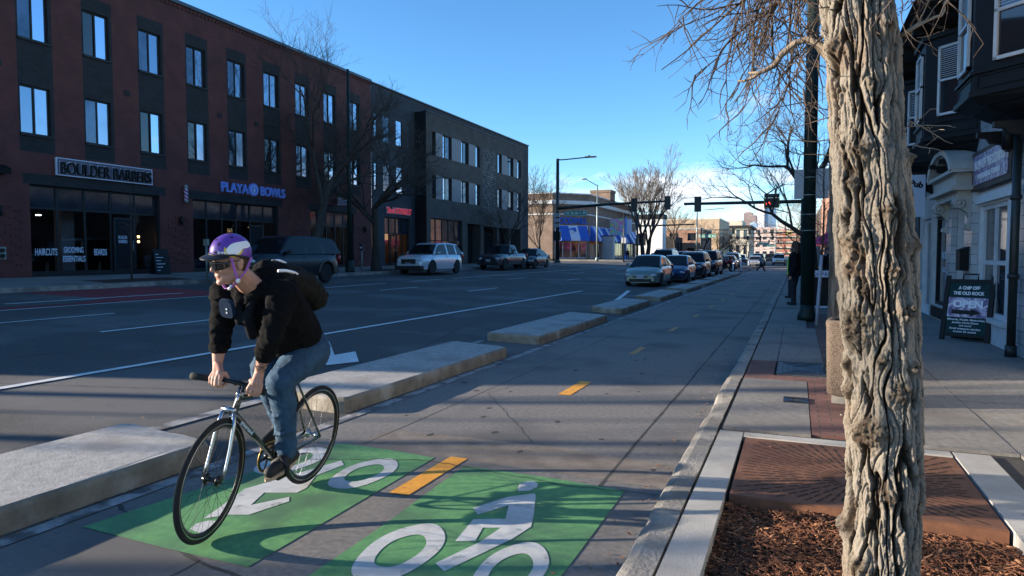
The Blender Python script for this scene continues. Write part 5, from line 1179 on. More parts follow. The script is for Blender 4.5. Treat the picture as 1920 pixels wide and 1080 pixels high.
for s_ in (1,-1): m = MB(); m.tube([(-0.25*s_,0,0.0),(0.22*s_,0,0.72)],0.012,6); m.build('leg','dark_metal',t)
for i,(x,y) in enumerate(((-5.0,60.2),(-4.7,64.5),(-4.55,74))):
    t = thing('delineator_post',['white flexible post beside the red motorcycle','white flexible post left of the pedestrian','white flexible post at the crossing'][i],'post',(x,y,gz(x,y)),0,'white flexible posts'); m = MB(); m.tube([(0,0,0.03),(0,0,0.95)],0.05,10); m.build('post','sign_white',t); m = MB(); m.lathe([(0.14,0),(0.12,0.05),(0.05,0.08)],10); m.build('base','pole_dark',t)
# ------------------------------------------------------------------ the big tree in the foreground
bt = thing('big_tree','huge craggy pale barked tree trunk with knots in the mulch bed','tree',(0,0,0))
prof_ = [(-0.1,0.36,0.20),(0.0,0.345,0.172),(0.12,0.338,0.150),(0.28,0.336,0.138),(0.67,0.335,0.136),(1.09,0.317,0.136),(1.51,0.291,0.140),(1.93,0.250,0.135),(2.35,0.213,0.130),(2.55,0.192,0.128),(3.1,0.15,0.13),(3.7,0.12,0.135)]
def pin(z):
    for a, b_ in zip(prof_[:-1], prof_[1:]):
        if z <= b_[0]: t = (z-a[0])/(b_[0]-a[0]); return a[1]+(b_[1]-a[1])*t, a[2]+(b_[2]-a[2])*t
    return prof_[-1][1:]
knots = []
def knot_at(x, z, s):   # x on the camera side of the trunk
    cx, r = pin(z); dx = clamp((x-cx)/r, -0.98, 0.98); knots.append((math.atan2(-math.sqrt(1-dx*dx), dx), z, s))
for k in ((0.209,1.954,0.055),(0.185,1.83,0.045),(0.245,2.20,0.03),(0.303,1.72,0.045),(0.203,1.61,0.062),(0.20,1.50,0.05),(0.22,1.32,0.075),(0.215,1.24,0.06),(0.27,0.90,0.07),(0.25,0.86,0.05),(0.338,0.65,0.045),(0.40,1.60,0.04),(0.385,1.35,0.045),(0.33,1.50,0.045),(0.20,0.48,0.06),(0.19,1.13,0.045),(0.30,1.16,0.035),(0.42,1.93,0.035),(0.36,1.05,0.05),(0.12,2.35,0.05),(0.25,0.36,0.05),(0.19,1.02,0.04),(0.30,2.42,0.03),(0.24,1.43,0.035),(0.41,1.14,0.035)): knot_at(*k)
NA, NZ = 380, 760; zlo, zhi = -0.1, 3.7
P = []; Hh = []
nz_ = noise.noise
def gzz(j): return zlo+(zhi-zlo)*j/(NZ-1) if True else 0
def sm(a, b_, x): t = clamp((x-a)/(b_-a),0,1); return t*t*(3-2*t)
for j_ in range(NZ):
    z = gzz(j_); cx, r = pin(z)
    for i_ in range(NA):
        a = 2*math.pi*i_/NA; c, s_ = math.cos(a), math.sin(a)
        dz = 0; rough = 0; da = 0; cen = 0
        for (ka, kz, ks) in knots:
            ddz = z-kz
            if abs(ddz) > ks*3: continue
            d = (a-ka+math.pi)%(2*math.pi)-math.pi; dx = d*r
            q = (dx*dx+ddz*ddz*1.3)/(ks*ks)
            if q < 8:
                e = math.exp(-q*1.3); rough += e; cen += e*ks; da += (dx/ks)*math.exp(-q*0.5)*0.05/r*0.35
        aa = a - da; c2, s2 = math.cos(aa), math.sin(aa)
        wx = nz_(Vector((c*2.5, s_*2.5, z*3.2)))*0.35; 
        v1 = Vector(((c2*r*23)+wx*1.2, (s2*r*23)+wx*0.9, z*2.9+wx*0.6+5))
        n1 = nz_(v1)+0.10*nz_(Vector((c*r*55, s_*r*55, z*16))); n2 = nz_(Vector((v1.x*2.1+9, v1.y*2.1, v1.z*2.6+wx)))
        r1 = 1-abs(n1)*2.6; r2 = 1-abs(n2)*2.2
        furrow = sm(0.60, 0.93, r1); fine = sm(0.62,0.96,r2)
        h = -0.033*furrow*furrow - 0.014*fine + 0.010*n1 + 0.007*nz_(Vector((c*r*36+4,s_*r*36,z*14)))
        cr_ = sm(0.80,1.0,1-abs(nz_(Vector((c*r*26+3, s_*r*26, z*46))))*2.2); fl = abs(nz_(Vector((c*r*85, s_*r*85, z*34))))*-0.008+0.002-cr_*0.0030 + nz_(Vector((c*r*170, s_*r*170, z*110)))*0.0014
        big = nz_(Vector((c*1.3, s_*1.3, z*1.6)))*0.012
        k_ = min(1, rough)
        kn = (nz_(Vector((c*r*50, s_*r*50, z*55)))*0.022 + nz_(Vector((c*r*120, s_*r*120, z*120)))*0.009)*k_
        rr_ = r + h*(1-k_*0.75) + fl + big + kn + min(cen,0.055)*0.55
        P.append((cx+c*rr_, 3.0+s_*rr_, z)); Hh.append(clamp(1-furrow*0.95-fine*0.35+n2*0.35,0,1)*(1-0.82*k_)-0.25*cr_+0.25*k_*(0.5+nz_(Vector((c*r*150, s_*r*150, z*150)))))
m = MB(); m.add(P,[(j_*NA+i_, j_*NA+(i_+1)%NA, (j_+1)*NA+(i_+1)%NA, (j_+1)*NA+i_) for j_ in range(NZ-1) for i_ in range(NA)],0,True)
bk, nt, b = _nt('big_bark'); MATS['big_bark'] = bk; N = nt.nodes; Lk = nt.links
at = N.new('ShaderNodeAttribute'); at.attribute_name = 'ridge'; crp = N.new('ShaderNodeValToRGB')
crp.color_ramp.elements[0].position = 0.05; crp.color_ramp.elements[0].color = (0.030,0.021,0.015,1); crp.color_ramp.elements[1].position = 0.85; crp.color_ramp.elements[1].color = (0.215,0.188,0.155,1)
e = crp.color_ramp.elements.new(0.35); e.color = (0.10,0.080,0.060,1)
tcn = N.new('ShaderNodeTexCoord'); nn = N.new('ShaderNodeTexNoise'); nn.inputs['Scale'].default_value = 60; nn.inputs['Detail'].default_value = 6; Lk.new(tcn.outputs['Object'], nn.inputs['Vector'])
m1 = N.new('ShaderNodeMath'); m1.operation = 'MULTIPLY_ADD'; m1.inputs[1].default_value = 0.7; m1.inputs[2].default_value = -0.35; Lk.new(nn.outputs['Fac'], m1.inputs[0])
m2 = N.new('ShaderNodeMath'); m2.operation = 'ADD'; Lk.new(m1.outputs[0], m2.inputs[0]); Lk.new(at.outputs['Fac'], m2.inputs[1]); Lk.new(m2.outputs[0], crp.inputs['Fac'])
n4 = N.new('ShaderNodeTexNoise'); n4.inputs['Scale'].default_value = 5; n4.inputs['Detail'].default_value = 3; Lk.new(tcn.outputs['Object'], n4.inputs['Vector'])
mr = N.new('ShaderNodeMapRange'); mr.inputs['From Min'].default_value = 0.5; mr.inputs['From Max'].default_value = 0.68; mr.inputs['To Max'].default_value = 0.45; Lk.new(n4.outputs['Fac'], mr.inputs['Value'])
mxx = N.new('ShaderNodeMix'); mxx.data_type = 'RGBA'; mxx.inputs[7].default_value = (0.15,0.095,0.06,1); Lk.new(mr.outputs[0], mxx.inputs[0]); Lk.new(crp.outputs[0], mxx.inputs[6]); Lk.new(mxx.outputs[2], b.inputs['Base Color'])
b.inputs['Roughness'].default_value = 0.95; b.inputs['Specular IOR Level'].default_value = 0.2
bp = N.new('ShaderNodeBump'); bp.inputs['Distance'].default_value = 0.004; n5 = N.new('ShaderNodeTexNoise'); n5.inputs['Scale'].default_value = 190; n5.inputs['Detail'].default_value = 4; Lk.new(tcn.outputs['Object'], n5.inputs['Vector']); Lk.new(n5.outputs['Fac'], bp.inputs['Height']); Lk.new(bp.outputs[0], b.inputs['Normal'])
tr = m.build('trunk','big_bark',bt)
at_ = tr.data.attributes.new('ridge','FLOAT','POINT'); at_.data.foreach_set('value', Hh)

# twig growing
def wob(rg, s): return Vector((rg.uniform(-s,s), rg.uniform(-s,s), rg.uniform(-s,s)))
def droop(mb, p, d, L, r, rg, lev, grav=0.25, seg=0.07):
    pts = [Vector(p)]; d = Vector(d).normalized(); n = max(3,int(L/seg)); sl_ = L/n; kids = []
    for k in range(n):
        d = (d + wob(rg,0.28) + Vector((0,0,-grav*sl_*3))).normalized(); pts.append(pts[-1]+d*sl_)
        if lev > 0 and k > 0 and rg.random() < 0.62: kids.append((pts[-1].copy(), d.copy(), k/n))
    mb.tube(pts,[max(r*(1-0.75*k/n),0.0011) for k in range(n+1)],5 if r > 0.004 else 3,0,False)
    for (q,dd,t) in kids:
        side = wob(rg,1.0); side.z = side.z*0.6-0.15; nd = (dd*0.75+side.normalized()*0.8).normalized()
        droop(mb,q,nd,L*rg.uniform(0.28,0.55)*(1-0.4*t),r*0.55,rg,lev-1,grav,seg*0.8)
rg = random.Random(21)
limb1 = [(0.12,3.0,3.45),(-0.15,3.15,3.62),(-0.5,3.4,3.75),(-0.95,3.7,3.72),(-1.5,3.9,3.6)]
m = MB(); m.tube(limb1,[0.085,0.07,0.05,0.036,0.02],10); m.build('limb','bark_mid',bt); m = MB(); m.tube([(-0.15,3.15,3.6),(-0.3,3.6,3.85),(-0.35,4.1,3.95),(-0.6,4.6,3.9)],[0.05,0.04,0.03,0.016],8); m.build('limb','bark_mid',bt)
m = MB(); m.tube([(0.12,3.0,3.6),(0.5,3.3,3.9),(1.1,3.7,4.2)],[0.08,0.05,0.03],8); m.build('limb','bark_mid',bt); m = MB(); m.tube([(0.12,3.0,3.6),(0.1,3.0,4.4),(0.2,3.0,5.4)],[0.13,0.1,0.06],10); m.build('limb','bark_mid',bt)
m = MB(); m.tube([(0.16,3.0,2.36),(0.10,3.04,2.375),(0.084,3.05,2.384),(0.053,3.05,2.419),(0.013,3.05,2.437),(-0.028,3.05,2.425),(-0.055,3.05,2.405),(-0.077,3.05,2.385),(-0.103,3.06,2.347),(-0.163,3.06,2.322),(-0.205,3.06,2.328)],[0.034,0.036,0.022,0.015,0.0135,0.013,0.012,0.013,0.0115,0.0085,0.004],9); m.build('limb','bark_mid',bt)
m = MB(); m.tube([(-0.15,3.06,2.325),(-0.19,3.07,2.308),(-0.225,3.07,2.297),(-0.249,3.07,2.302)],[0.007,0.007,0.006,0.003],7); m.build('limb','bark_mid',bt)

m = MB()
for k in range(44):
    t = rg.random(); x0 = -0.28+0.44*(k/43)+rg.uniform(-0.04,0.04); y0 = rg.uniform(3.0,3.9); z0 = rg.uniform(2.95,3.3)
    x0 *= y0/3.4
    tgt = Vector((rg.uniform(-0.55,0.0), rg.uniform(-0.15,0.2), -1.0 if x0 < -0.3 else -0.85))
    droop(m,(x0+0.12,y0,z0),tgt,rg.uniform(0.55,0.95) if x0 < -0.25 else rg.uniform(0.6,0.95),rg.uniform(0.0055,0.009),rg,2,0.12)
for k in range(7): droop(m,(0.05-k*0.035,3.06,2.42-0.018*k),(-0.4,rg.uniform(-0.2,0.4),-0.55),rg.uniform(0.2,0.4),0.003,rg,2,0.1)
for (x,z,L) in ((0.10,1.98,0.28),(0.10,2.05,0.34),(0.1,2.15,0.26)): droop(m,(x+0.04,3.2,z),(-0.9,rg.uniform(0,0.5),rg.uniform(-0.1,0.12)),L,0.0035,rg,2,-0.04)
for k in range(10): droop(m,(rg.uniform(0.35,0.6),rg.uniform(3.1,3.6),rg.uniform(2.75,3.0)),(rg.uniform(-0.3,0.3),0.1,-0.7),rg.uniform(0.2,0.45),0.004,rg,2,0.1)
m.build('crown','twig',bt)
m = MB()
m.tube([(0.34,3.02,2.395),(0.40,2.99,2.425),(0.43,3.0,2.44),(0.461,3.0,2.452),(0.478,3.0,2.455),(0.488,3.0,2.47),(0.487,3.0,2.50),(0.50,3.0,2.52),(0.515,3.0,2.56)],[0.009,0.008,0.006,0.0055,0.006,0.005,0.004,0.004,0.003],6)
for (p,d,L) in (((0.40,2.99,2.425),(0.25,0,0.8),0.12),((0.42,2.99,2.43),(0.5,0,0.8),0.1),((0.38,3.0,2.05),(0.8,-0.2,0.1),0.16),((0.38,3.0,2.07),(0.7,-0.2,-0.15),0.18),((0.40,3.0,1.98),(0.6,-0.2,-0.25),0.12),((0.36,3.0,2.03),(0.5,-0.3,0.5),0.12)): droop(m,p,d,L,0.0035,rg,1,-0.05,0.03)
m.build('side_twig','twig_pale',bt)

# ------------------------------------------------------------------ other bare trees
def bare_tree(name, label, loc, H, r0, seed, spread=0.9, fork=0.35, levels=5, mats=('bark_far','twig_far'), nseg=4, lean=(0,0), tilt=0.75, minr=0.006, kidsn=(3,4), group=None, multi=1, gnarl=0.18, trunk_len=None, ratio=0.72):
    rg = random.Random(seed); t = thing(name,label,'tree',loc,0,group)
    mt = MB(); mc = MB(); cnt = [0]
    def grow(p, d, L, r, lev):
        n = max(2, nseg if lev < 3 else 3); pts = [p.copy()]; dd = d.copy(); q = p.copy()
        for k in range(n):
            dd = (dd + wob(rg,gnarl*(1.0 if lev else 0.35)) + Vector((0,0,0.06 if lev > 1 else 0))).normalized(); q = q+dd*L/n; pts.append(q.copy())
        r1 = max(r*0.62, minr*0.6); rad = [r+(r1-r)*k/n for k in range(n+1)]
        if lev == 0: rad[0] = r*1.35
        big = r > r0*0.16
        (mt if big else mc).tube(pts, rad, 9 if r > 0.08 else (5 if r > 0.025 else 3), 0, False); cnt[0] += 1
        if lev >= levels: return
        nk = rg.randint(*kidsn) if lev else max(kidsn[1],3)
        for k in range(nk):
            i = n if (k < 2) else rg.randint(max(1,n-2) if lev == 0 else 1, n)
            base = pts[i]; ax = wob(rg,1.0); 
            if lev == 0: a = 2*math.pi*k/nk+rg.uniform(-0.4,0.4); ax = Vector((math.cos(a),math.sin(a),0))
            ax = (ax-dd*ax.dot(dd)).normalized(); s_ = tilt*rg.uniform(0.55,1.25)*(spread if lev < 2 else 1)
            nd = (dd*1.0+ax*s_).normalized()
            if nd.z < -0.2: nd.z *= 0.3; nd.normalize()
            grow(base, nd, L*(ratio if lev else (1-fork)/fork*0.42)*rg.uniform(0.75,1.15), rad[i]*(0.85 if k < 2 else 0.6), lev+1)
    for q in range(multi):
        d0 = Vector((lean[0]+(0.25*(q-(multi-1)/2) if multi > 1 else 0), lean[1], 1)).normalized()
        grow(Vector(((0.5*(q-(multi-1)/2)) if multi > 1 else 0,0,-0.05)), d0, H*fork, r0, 0)
    mt.build('trunk',mats[0],t); 
    if mc.v: mc.build('crown',mats[1],t)
    return t
bare_tree('bare_tree','large leafless street tree in front of the bowl shop and the 2nd STREET window',(-21.4,26.0,wz(-21.4,26)),10.6,0.27,5,fork=0.40,levels=6,tilt=0.78,spread=0.85,lean=(0,0.26),kidsn=(4,4))
bare_tree('bare_tree','wide leafless street tree in front of the lit 2nd STREET doorway',(-21.1,31.1,wz(-21.1,31)),8.6,0.25,11,fork=0.40,levels=6,tilt=0.95,spread=1.2,lean=(0,0.0),kidsn=(4,4))
bare_tree('bare_tree','leafless young tree in front of the taupe brick end of the block',(-21.2,49.5,wz(-21,49)),6.6,0.13,23,fork=0.3,levels=5,tilt=0.8,kidsn=(3,4),minr=0.012)
bare_tree('bare_tree','thin leafless tree against the sunlit side of the corner shop',(-26.0,70,0.75),9.6,0.15,31,fork=0.28,levels=5,tilt=0.55,kidsn=(3,5),minr=0.014,mats=('bark_far','bark_far'))
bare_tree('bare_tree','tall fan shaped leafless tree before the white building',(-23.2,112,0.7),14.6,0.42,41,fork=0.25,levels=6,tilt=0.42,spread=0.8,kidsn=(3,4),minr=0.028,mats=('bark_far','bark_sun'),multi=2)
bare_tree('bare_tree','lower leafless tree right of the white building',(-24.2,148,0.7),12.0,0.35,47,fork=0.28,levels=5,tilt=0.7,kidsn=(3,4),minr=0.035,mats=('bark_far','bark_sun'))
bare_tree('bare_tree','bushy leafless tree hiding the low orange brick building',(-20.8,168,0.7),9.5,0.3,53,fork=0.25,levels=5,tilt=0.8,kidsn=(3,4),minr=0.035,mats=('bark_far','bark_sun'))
for i,(x,y,h) in enumerate(((-19.6,200,8.5),(-18.8,222,8),(-19.2,180,6.5),(-18.5,250,8),(-18.0,285,8.5))):
    bare_tree('bare_tree',['round leafless tree below the cream office, nearest of the row','second round leafless tree of the row below the cream office','small leafless tree before the row below the cream office','fourth leafless tree of the row, below the cream office corner','farthest leafless tree of the row on the left pavement'][i],(x,y,0.7),h,0.26,60+i,fork=0.22,levels=5,tilt=0.85,spread=1.1,kidsn=(3,4),minr=0.035,mats=('bark_far','twig_far'),group='leafless trees in the row below the cream office')
bare_tree('bare_tree','dark leafless tree spreading over the red signal, behind the big pole',(0.75,33,0.13),9.6,0.24,78,fork=0.42,levels=6,tilt=0.9,spread=1.1,lean=(-0.16,0),kidsn=(3,4),mats=('bark_far','twig_far'),minr=0.007)
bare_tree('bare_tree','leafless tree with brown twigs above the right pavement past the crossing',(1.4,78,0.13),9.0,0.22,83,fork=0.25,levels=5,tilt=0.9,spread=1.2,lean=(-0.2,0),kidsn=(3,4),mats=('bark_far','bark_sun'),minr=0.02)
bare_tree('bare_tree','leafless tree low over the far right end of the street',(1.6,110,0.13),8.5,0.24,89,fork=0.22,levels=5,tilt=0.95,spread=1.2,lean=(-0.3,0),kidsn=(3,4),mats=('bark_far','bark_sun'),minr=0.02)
# trees standing in the side street left of the frame; only their shadows reach the picture
for i,(x,sx_,r0) in enumerate(((-22,5.95,0.11),(-24,3.25,0.10),(-27,7.5,0.15),(-25,2.3,0.10),(-30,5.2,0.045),(-28,6.8,0.05))):
    bare_tree('bare_tree',['first','second','third','fourth','fifth','sixth'][i]+' leafless tree of the side street outside the picture, casting a shadow band',(x,sx_+0.4142*x,0.4),12.0,r0,95+i,fork=0.5,levels=3,tilt=0.5,kidsn=(3,3),minr=0.03)
# second trunk behind the litter bin
t = thing('street_tree','straight furrowed brown tree trunk directly behind the pebbly litter bin','tree',(0.478,9.2,0.10))
m = MB(); NA2, NZ2 = 110, 170; P = []
for j_ in range(NZ2):
    z = -0.02+5.0*j_/(NZ2-1); r = 0.135-0.008*z+0.05*math.exp(-z*6); cx = -0.035*sm(0,3,z)+0.02*math.sin(z*1.1)
    for i_ in range(NA2):
        a = 2*math.pi*i_/NA2; c, s_ = math.cos(a), math.sin(a); w = nz_(Vector((c*2,s_*2,z*2)))*0.3
        n1 = nz_(Vector((c*r*34+w,s_*r*34+w,z*3.0))); f = sm(0.45,1,1-abs(n1)*2.4); rr_ = r-0.016*f+nz_(Vector((c*r*80,s_*r*80,z*20)))*0.004
        P.append((cx+c*rr_,s_*rr_,z))
m.add(P,[(j_*NA2+i_, j_*NA2+(i_+1)%NA2, (j_+1)*NA2+(i_+1)%NA2, (j_+1)*NA2+i_) for j_ in range(NZ2-1) for i_ in range(NA2)],0,True); m.build('trunk','bark_mid',t)
mc = MB(); rg = random.Random(5)
for P_ in ([(-0.03,0,4.9),(-0.4,0.3,5.8),(-0.9,0.4,6.6)],[(-0.03,0,4.9),(0.3,0.4,6.0),(0.5,0.6,7)]): m = MB(); m.tube(P_,[0.1,0.06,0.03],8); m.build('limb','bark_mid',t)
for k in range(22): droop(mc,(rg.uniform(-0.9,0.2),rg.uniform(-0.2,0.6),rg.uniform(4.4,6.2)),(rg.uniform(-0.8,0.4),rg.uniform(-0.3,0.3),rg.uniform(-0.6,0.3)),rg.uniform(0.7,1.3),0.008,rg,2,0.08,0.12)
mc.build('crown','twig',t)
# wrapped sapling by the green pole
t = thing('young_tree','slender sapling with white wrapped stem beside the green pole','tree',(0.386,15,0.11)); rg = random.Random(3)
m = MB(); m.tube([(0,0,0),(0.02,0,0.5),(0.045,0,1.0),(0.065,0,1.45)],[0.03,0.034,0.033,0.03],10)
m.build('wrapped_stem',nmat('tree_wrap',(0.34,0.38,0.46),(0.26,0.30,0.38),scale=30,stretch=(0.2,0.2,1),rough=0.8,bump=0.004,bscale=30),t)
m = MB(); m.tube([(0.065,0,1.44),(0.085,0,1.8),(0.09,0,2.3),(0.07,0,3.2),(0.06,0,3.9)],[0.024,0.02,0.015,0.009,0.004],8); m.build('trunk','bark_far',t)
m = MB()
for k in range(26):
    z = 1.55+2.2*k/26; a = rg.uniform(0,6.28); droop(m,(0.08,0,z),(math.cos(a),math.sin(a),0.9),rg.uniform(0.5,1.0)*(1-0.12*k/26),0.006,rg,1,-0.06,0.12)
m.build('crown','twig_far',t)
t = thing('young_tree','slender leafless sapling in the pit before the barber shop','tree',(-21.3,16.55,wz(-21.3,16.5))); rg = random.Random(4)
m = MB(); m.tube([(0,0,0),(0.0,0.02,1.0),(0.0,0.03,2.2),(0,0.05,3.3)],[0.035,0.03,0.02,0.008],8); m.build('trunk','bark_far',t)
m = MB()
for k in range(34):
    z = 1.2+2.0*k/34; a = rg.uniform(0,6.28); droop(m,(0,0.03,z),(math.cos(a)*0.7,math.sin(a)*0.7,0.8),rg.uniform(0.35,0.7),0.007,rg,1,-0.05,0.1)
m.build('crown','twig_far',t)
# ------------------------------------------------------------------ cars
def paint(name, c, rough=0.25): 
    return nmat('paint_'+name, c, rough=rough, coat=0.6, metal=0.25)
paint('silver_green',(0.20,0.26,0.23)); paint('blue',(0.015,0.035,0.11)); paint('navy',(0.012,0.018,0.035)); paint('black',(0.008,0.009,0.011)); paint('white',(0.62,0.64,0.66)); paint('grey',(0.06,0.065,0.07)); paint('silver',(0.30,0.31,0.33)); nmat('paint_teal',(0.006,0.011,0.015),rough=0.35,spec=0.3,coat=0.15); paint('dark_pickup',(0.05,0.048,0.055)); paint('red',(0.25,0.015,0.02)); paint('gold',(0.25,0.22,0.17))
nmat('car_glass',(0.008,0.009,0.011),rough=0.06,spec=0.22); nmat('tyre',(0.012,0.012,0.013),rough=0.85); nmat('rim',(0.32,0.33,0.35),rough=0.3,metal=0.8); nmat('headlight',(0.55,0.58,0.60),rough=0.12,coat=0.8); nmat('chrome',(0.55,0.56,0.58),rough=0.15,metal=1.0); nmat('taillight',(0.35,0.01,0.01),rough=0.2,coat=0.5); nmat('trim_black',(0.015,0.015,0.016),rough=0.6); nmat('cladding',(0.07,0.066,0.06),rough=0.7); emat('headlight_on',(1.0,0.95,0.85),6.0)
def lerp(pts, x):
    if x <= pts[0][0]: return pts[0][1]
    for a, b_ in zip(pts[:-1], pts[1:]):
        if x <= b_[0]:
            t = (x-a[0])/(b_[0]-a[0]); return a[1]+(b_[1]-a[1])*t
    return pts[-1][1]
SPEC = dict(
 hatch=dict(L=4.45,W=1.73,deck=[(-2.22,0.75),(-2.15,1.0),(-1.5,1.0),(0.95,0.96),(1.6,0.84),(2.05,0.70),(2.22,0.50)],roof=[(-2.1,1.0),(-1.75,1.22),(-0.9,1.44),(0.0,1.49),(0.35,1.44),(1.25,0.95)],axle=(1.36,-1.34),rw=0.31,sill=0.2,pill=[(-0.55,-0.47),(-1.45,-1.3)]),
 sedan=dict(L=4.6,W=1.78,deck=[(-2.3,0.7),(-2.25,1.0),(-1.55,1.03),(0.8,0.96),(1.7,0.86),(2.2,0.72),(2.3,0.5)],roof=[(-1.75,1.03),(-1.0,1.38),(-0.3,1.44),(0.2,1.42),(0.55,1.3),(1.05,0.97)],axle=(1.4,-1.36),rw=0.32,sill=0.2,pill=[(-0.4,-0.32)]),
 suv=dict(L=4.75,W=1.9,deck=[(-2.37,0.8),(-2.33,1.12),(0.9,1.10),(1.8,1.02),(2.25,0.92),(2.37,0.62)],roof=[(-2.3,1.15),(-2.05,1.45),(-1.85,1.66),(-0.8,1.73),(0.25,1.70),(0.55,1.60),(1.15,1.12)],axle=(1.42,-1.42),rw=0.37,sill=0.28,pill=[(-0.45,-0.36),(-1.5,-1.38)]),
 bigsuv=dict(L=4.95,W=1.95,deck=[(-2.47,0.8),(-2.44,1.18),(0.9,1.16),(1.9,1.12),(2.38,1.04),(2.47,0.7)],roof=[(-2.44,1.2),(-2.3,1.6),(-2.2,1.76),(-0.8,1.84),(0.3,1.82),(0.55,1.74),(1.1,1.18)],axle=(1.5,-1.45),rw=0.39,sill=0.32,pill=[(-0.4,-0.3),(-1.45,-1.33)]),
 pickup=dict(L=5.1,W=1.8,deck=[(-2.55,0.8),(-2.5,1.12),(0.75,1.10),(1.9,1.06),(2.4,0.98),(2.55,0.66)],roof=[(-0.75,1.12),(-0.62,1.62),(-0.5,1.70),(0.15,1.72),(0.35,1.66),(0.85,1.12)],axle=(1.65,-1.6),rw=0.38,sill=0.36,pill=[(-0.62,-0.45)]),
 beetle=dict(L=4.1,W=1.78,deck=[(-2.05,0.6),(-1.9,0.86),(-1.3,0.96),(0.9,0.96),(1.5,0.86),(1.9,0.72),(2.05,0.45)],roof=[(-1.75,0.98),(-1.2,1.25),(-0.6,1.44),(0.0,1.50),(0.4,1.44),(1.0,0.98)],axle=(1.28,-1.24),rw=0.33,sill=0.2,pill=[(-0.5,-0.42)]))
def make_car(kind, pname, label, cat, loc, rz=R(-90), plate=True, rack=False, lights='headlight', detail=True, clad=None, group=None, front_z=None, name='parked_car'):
    s = SPEC[kind]; L, W = s['L'], s['W']; hw = W/2; pm_ = 'paint_'+pname
    t = thing(name, label, cat, loc, rz, group)
    st = 0.07 if detail else 0.13; n = int(L/st); xs_ = [-L/2+L*i/n for i in range(n+1)]
    body = MB(); rings = []
    ra = s['rw']+0.06
    for x in xs_:
        zb = s['sill']
        for xa in s['axle']:
            if abs(x-xa) < ra: zb = max(zb, s['rw']+math.sqrt(ra*ra-(x-xa)**2))
        e = abs(x)/(L/2); zb2 = zb if e < 0.93 else max(zb, s['sill']+0.06*(e-0.93)/0.07)
        zd = lerp(s['deck'], x); h = max(zd-s['sill'], 0.08); w = hw*(1-0.20*e**9-0.05*e**3)
        z1 = max(zb2, s['sill']+0.33*h); z2 = max(z1+0.01, s['sill']+0.66*h); z3 = max(z2+0.01, s['sill']+0.90*h)
        half = [(w*0.975,zb2),(w*1.0,z1),(w*0.985,z2),(w*0.93,z3),(w*0.84,zd),(w*0.45,zd+0.025),(0,zd+0.035)]
        rings.append([(x,y,z) for y,z in half]+[(x,-y,z) for y,z in reversed(half[:-1])])
    k = len(rings[0]); pts = sum(rings,[]); fs = [(i*k+q,(i+1)*k+q,(i+1)*k+q+1,i*k+q+1) for i in range(n) for q in range(k-1)]
    body.add(pts,fs,0,True); body.add(rings[0],[tuple(range(k))]); body.add(rings[-1],[tuple(reversed(range(k)))])
    # cabin
    rx0, rx1 = s['roof'][0][0], s['roof'][-1][0]; zt = max(z for _,z in s['roof'])
    topf = [x for x,z in s['roof'] if z > zt-0.16]; xtf, xtr = max(topf), min(topf)
    m_ = int((rx1-rx0)/st); X_ = [rx0+(rx1-rx0)*i/m_ for i in range(m_+1)]
    front_g = MB(); rear_g = MB(); side_g = MB()
    R_ = []
    for x in X_:
        zr = lerp(s['roof'],x); zb = lerp(s['deck'],x)+0.0; zr = max(zr,zb+0.01); f = (zr-zb)/(zt-zb)
        wb = hw*0.90; wt = hw*(0.90-0.20*f); top = zr-0.07*min(1,f*2)
        R_.append([(x,wb,zb-0.02),(x,wt+(wb-wt)*0.06,max(top,zb)),(x,wt*0.93,zr-0.005),(x,wt*0.5,zr+0.015*f),(x,0,zr+0.02*f)])
    for i in range(m_):
        a, b_ = R_[i], R_[i+1]; xm = (X_[i]+X_[i+1])/2; fz = (lerp(s['roof'],xm)-lerp(s['deck'],xm))
        for q in range(4):
            A = [a[q],b_[q],b_[q+1],a[q+1]]; B = [(x,-y,z) for x,y,z in reversed(A)]
            if q == 0:
                tgt = body if (fz < 0.17 or any(p0 < xm < p1 for p0,p1 in s['pill'])) else side_g
            elif q == 1: tgt = body
            else: tgt = front_g if xm > xtf-0.02 else (rear_g if xm < xtr+0.02 and kind != 'pickup' or xm < xtr else body)
            tgt.add(A,[(0,1,2,3)],0,True); tgt.add(B,[(0,1,2,3)],0,True)
    bo = body.build('body',pm_,t,weld=True)
    for o in (bo,):
        md = o.modifiers.new('edges','EDGE_SPLIT'); md.split_angle = R(38)
    if front_g.v: front_g.build('windscreen','car_glass',t)
    if rear_g.v: rear_g.build('rear_window','car_glass',t)
    if side_g.v:
        for sg in (1,-1):
            o = MB()
            for f_ in side_g.f:
                if side_g.v[f_[0]][1]*sg > 0: o.add([side_g.v[i] for i in f_],[(0,1,2,3)],0,True)
            o.build('side_window','car_glass',t,weld=True)
    m = MB(); m.box(-L/2+0.25,L/2-0.3,-hw+0.26,hw-0.26,s['sill']-0.04,0.72); 
    m.box(-L/2+0.12,L/2-0.18,-hw*0.8,hw*0.8,s['sill']+0.01,s['sill']+0.12); m.build('underbody','trim_black',t)
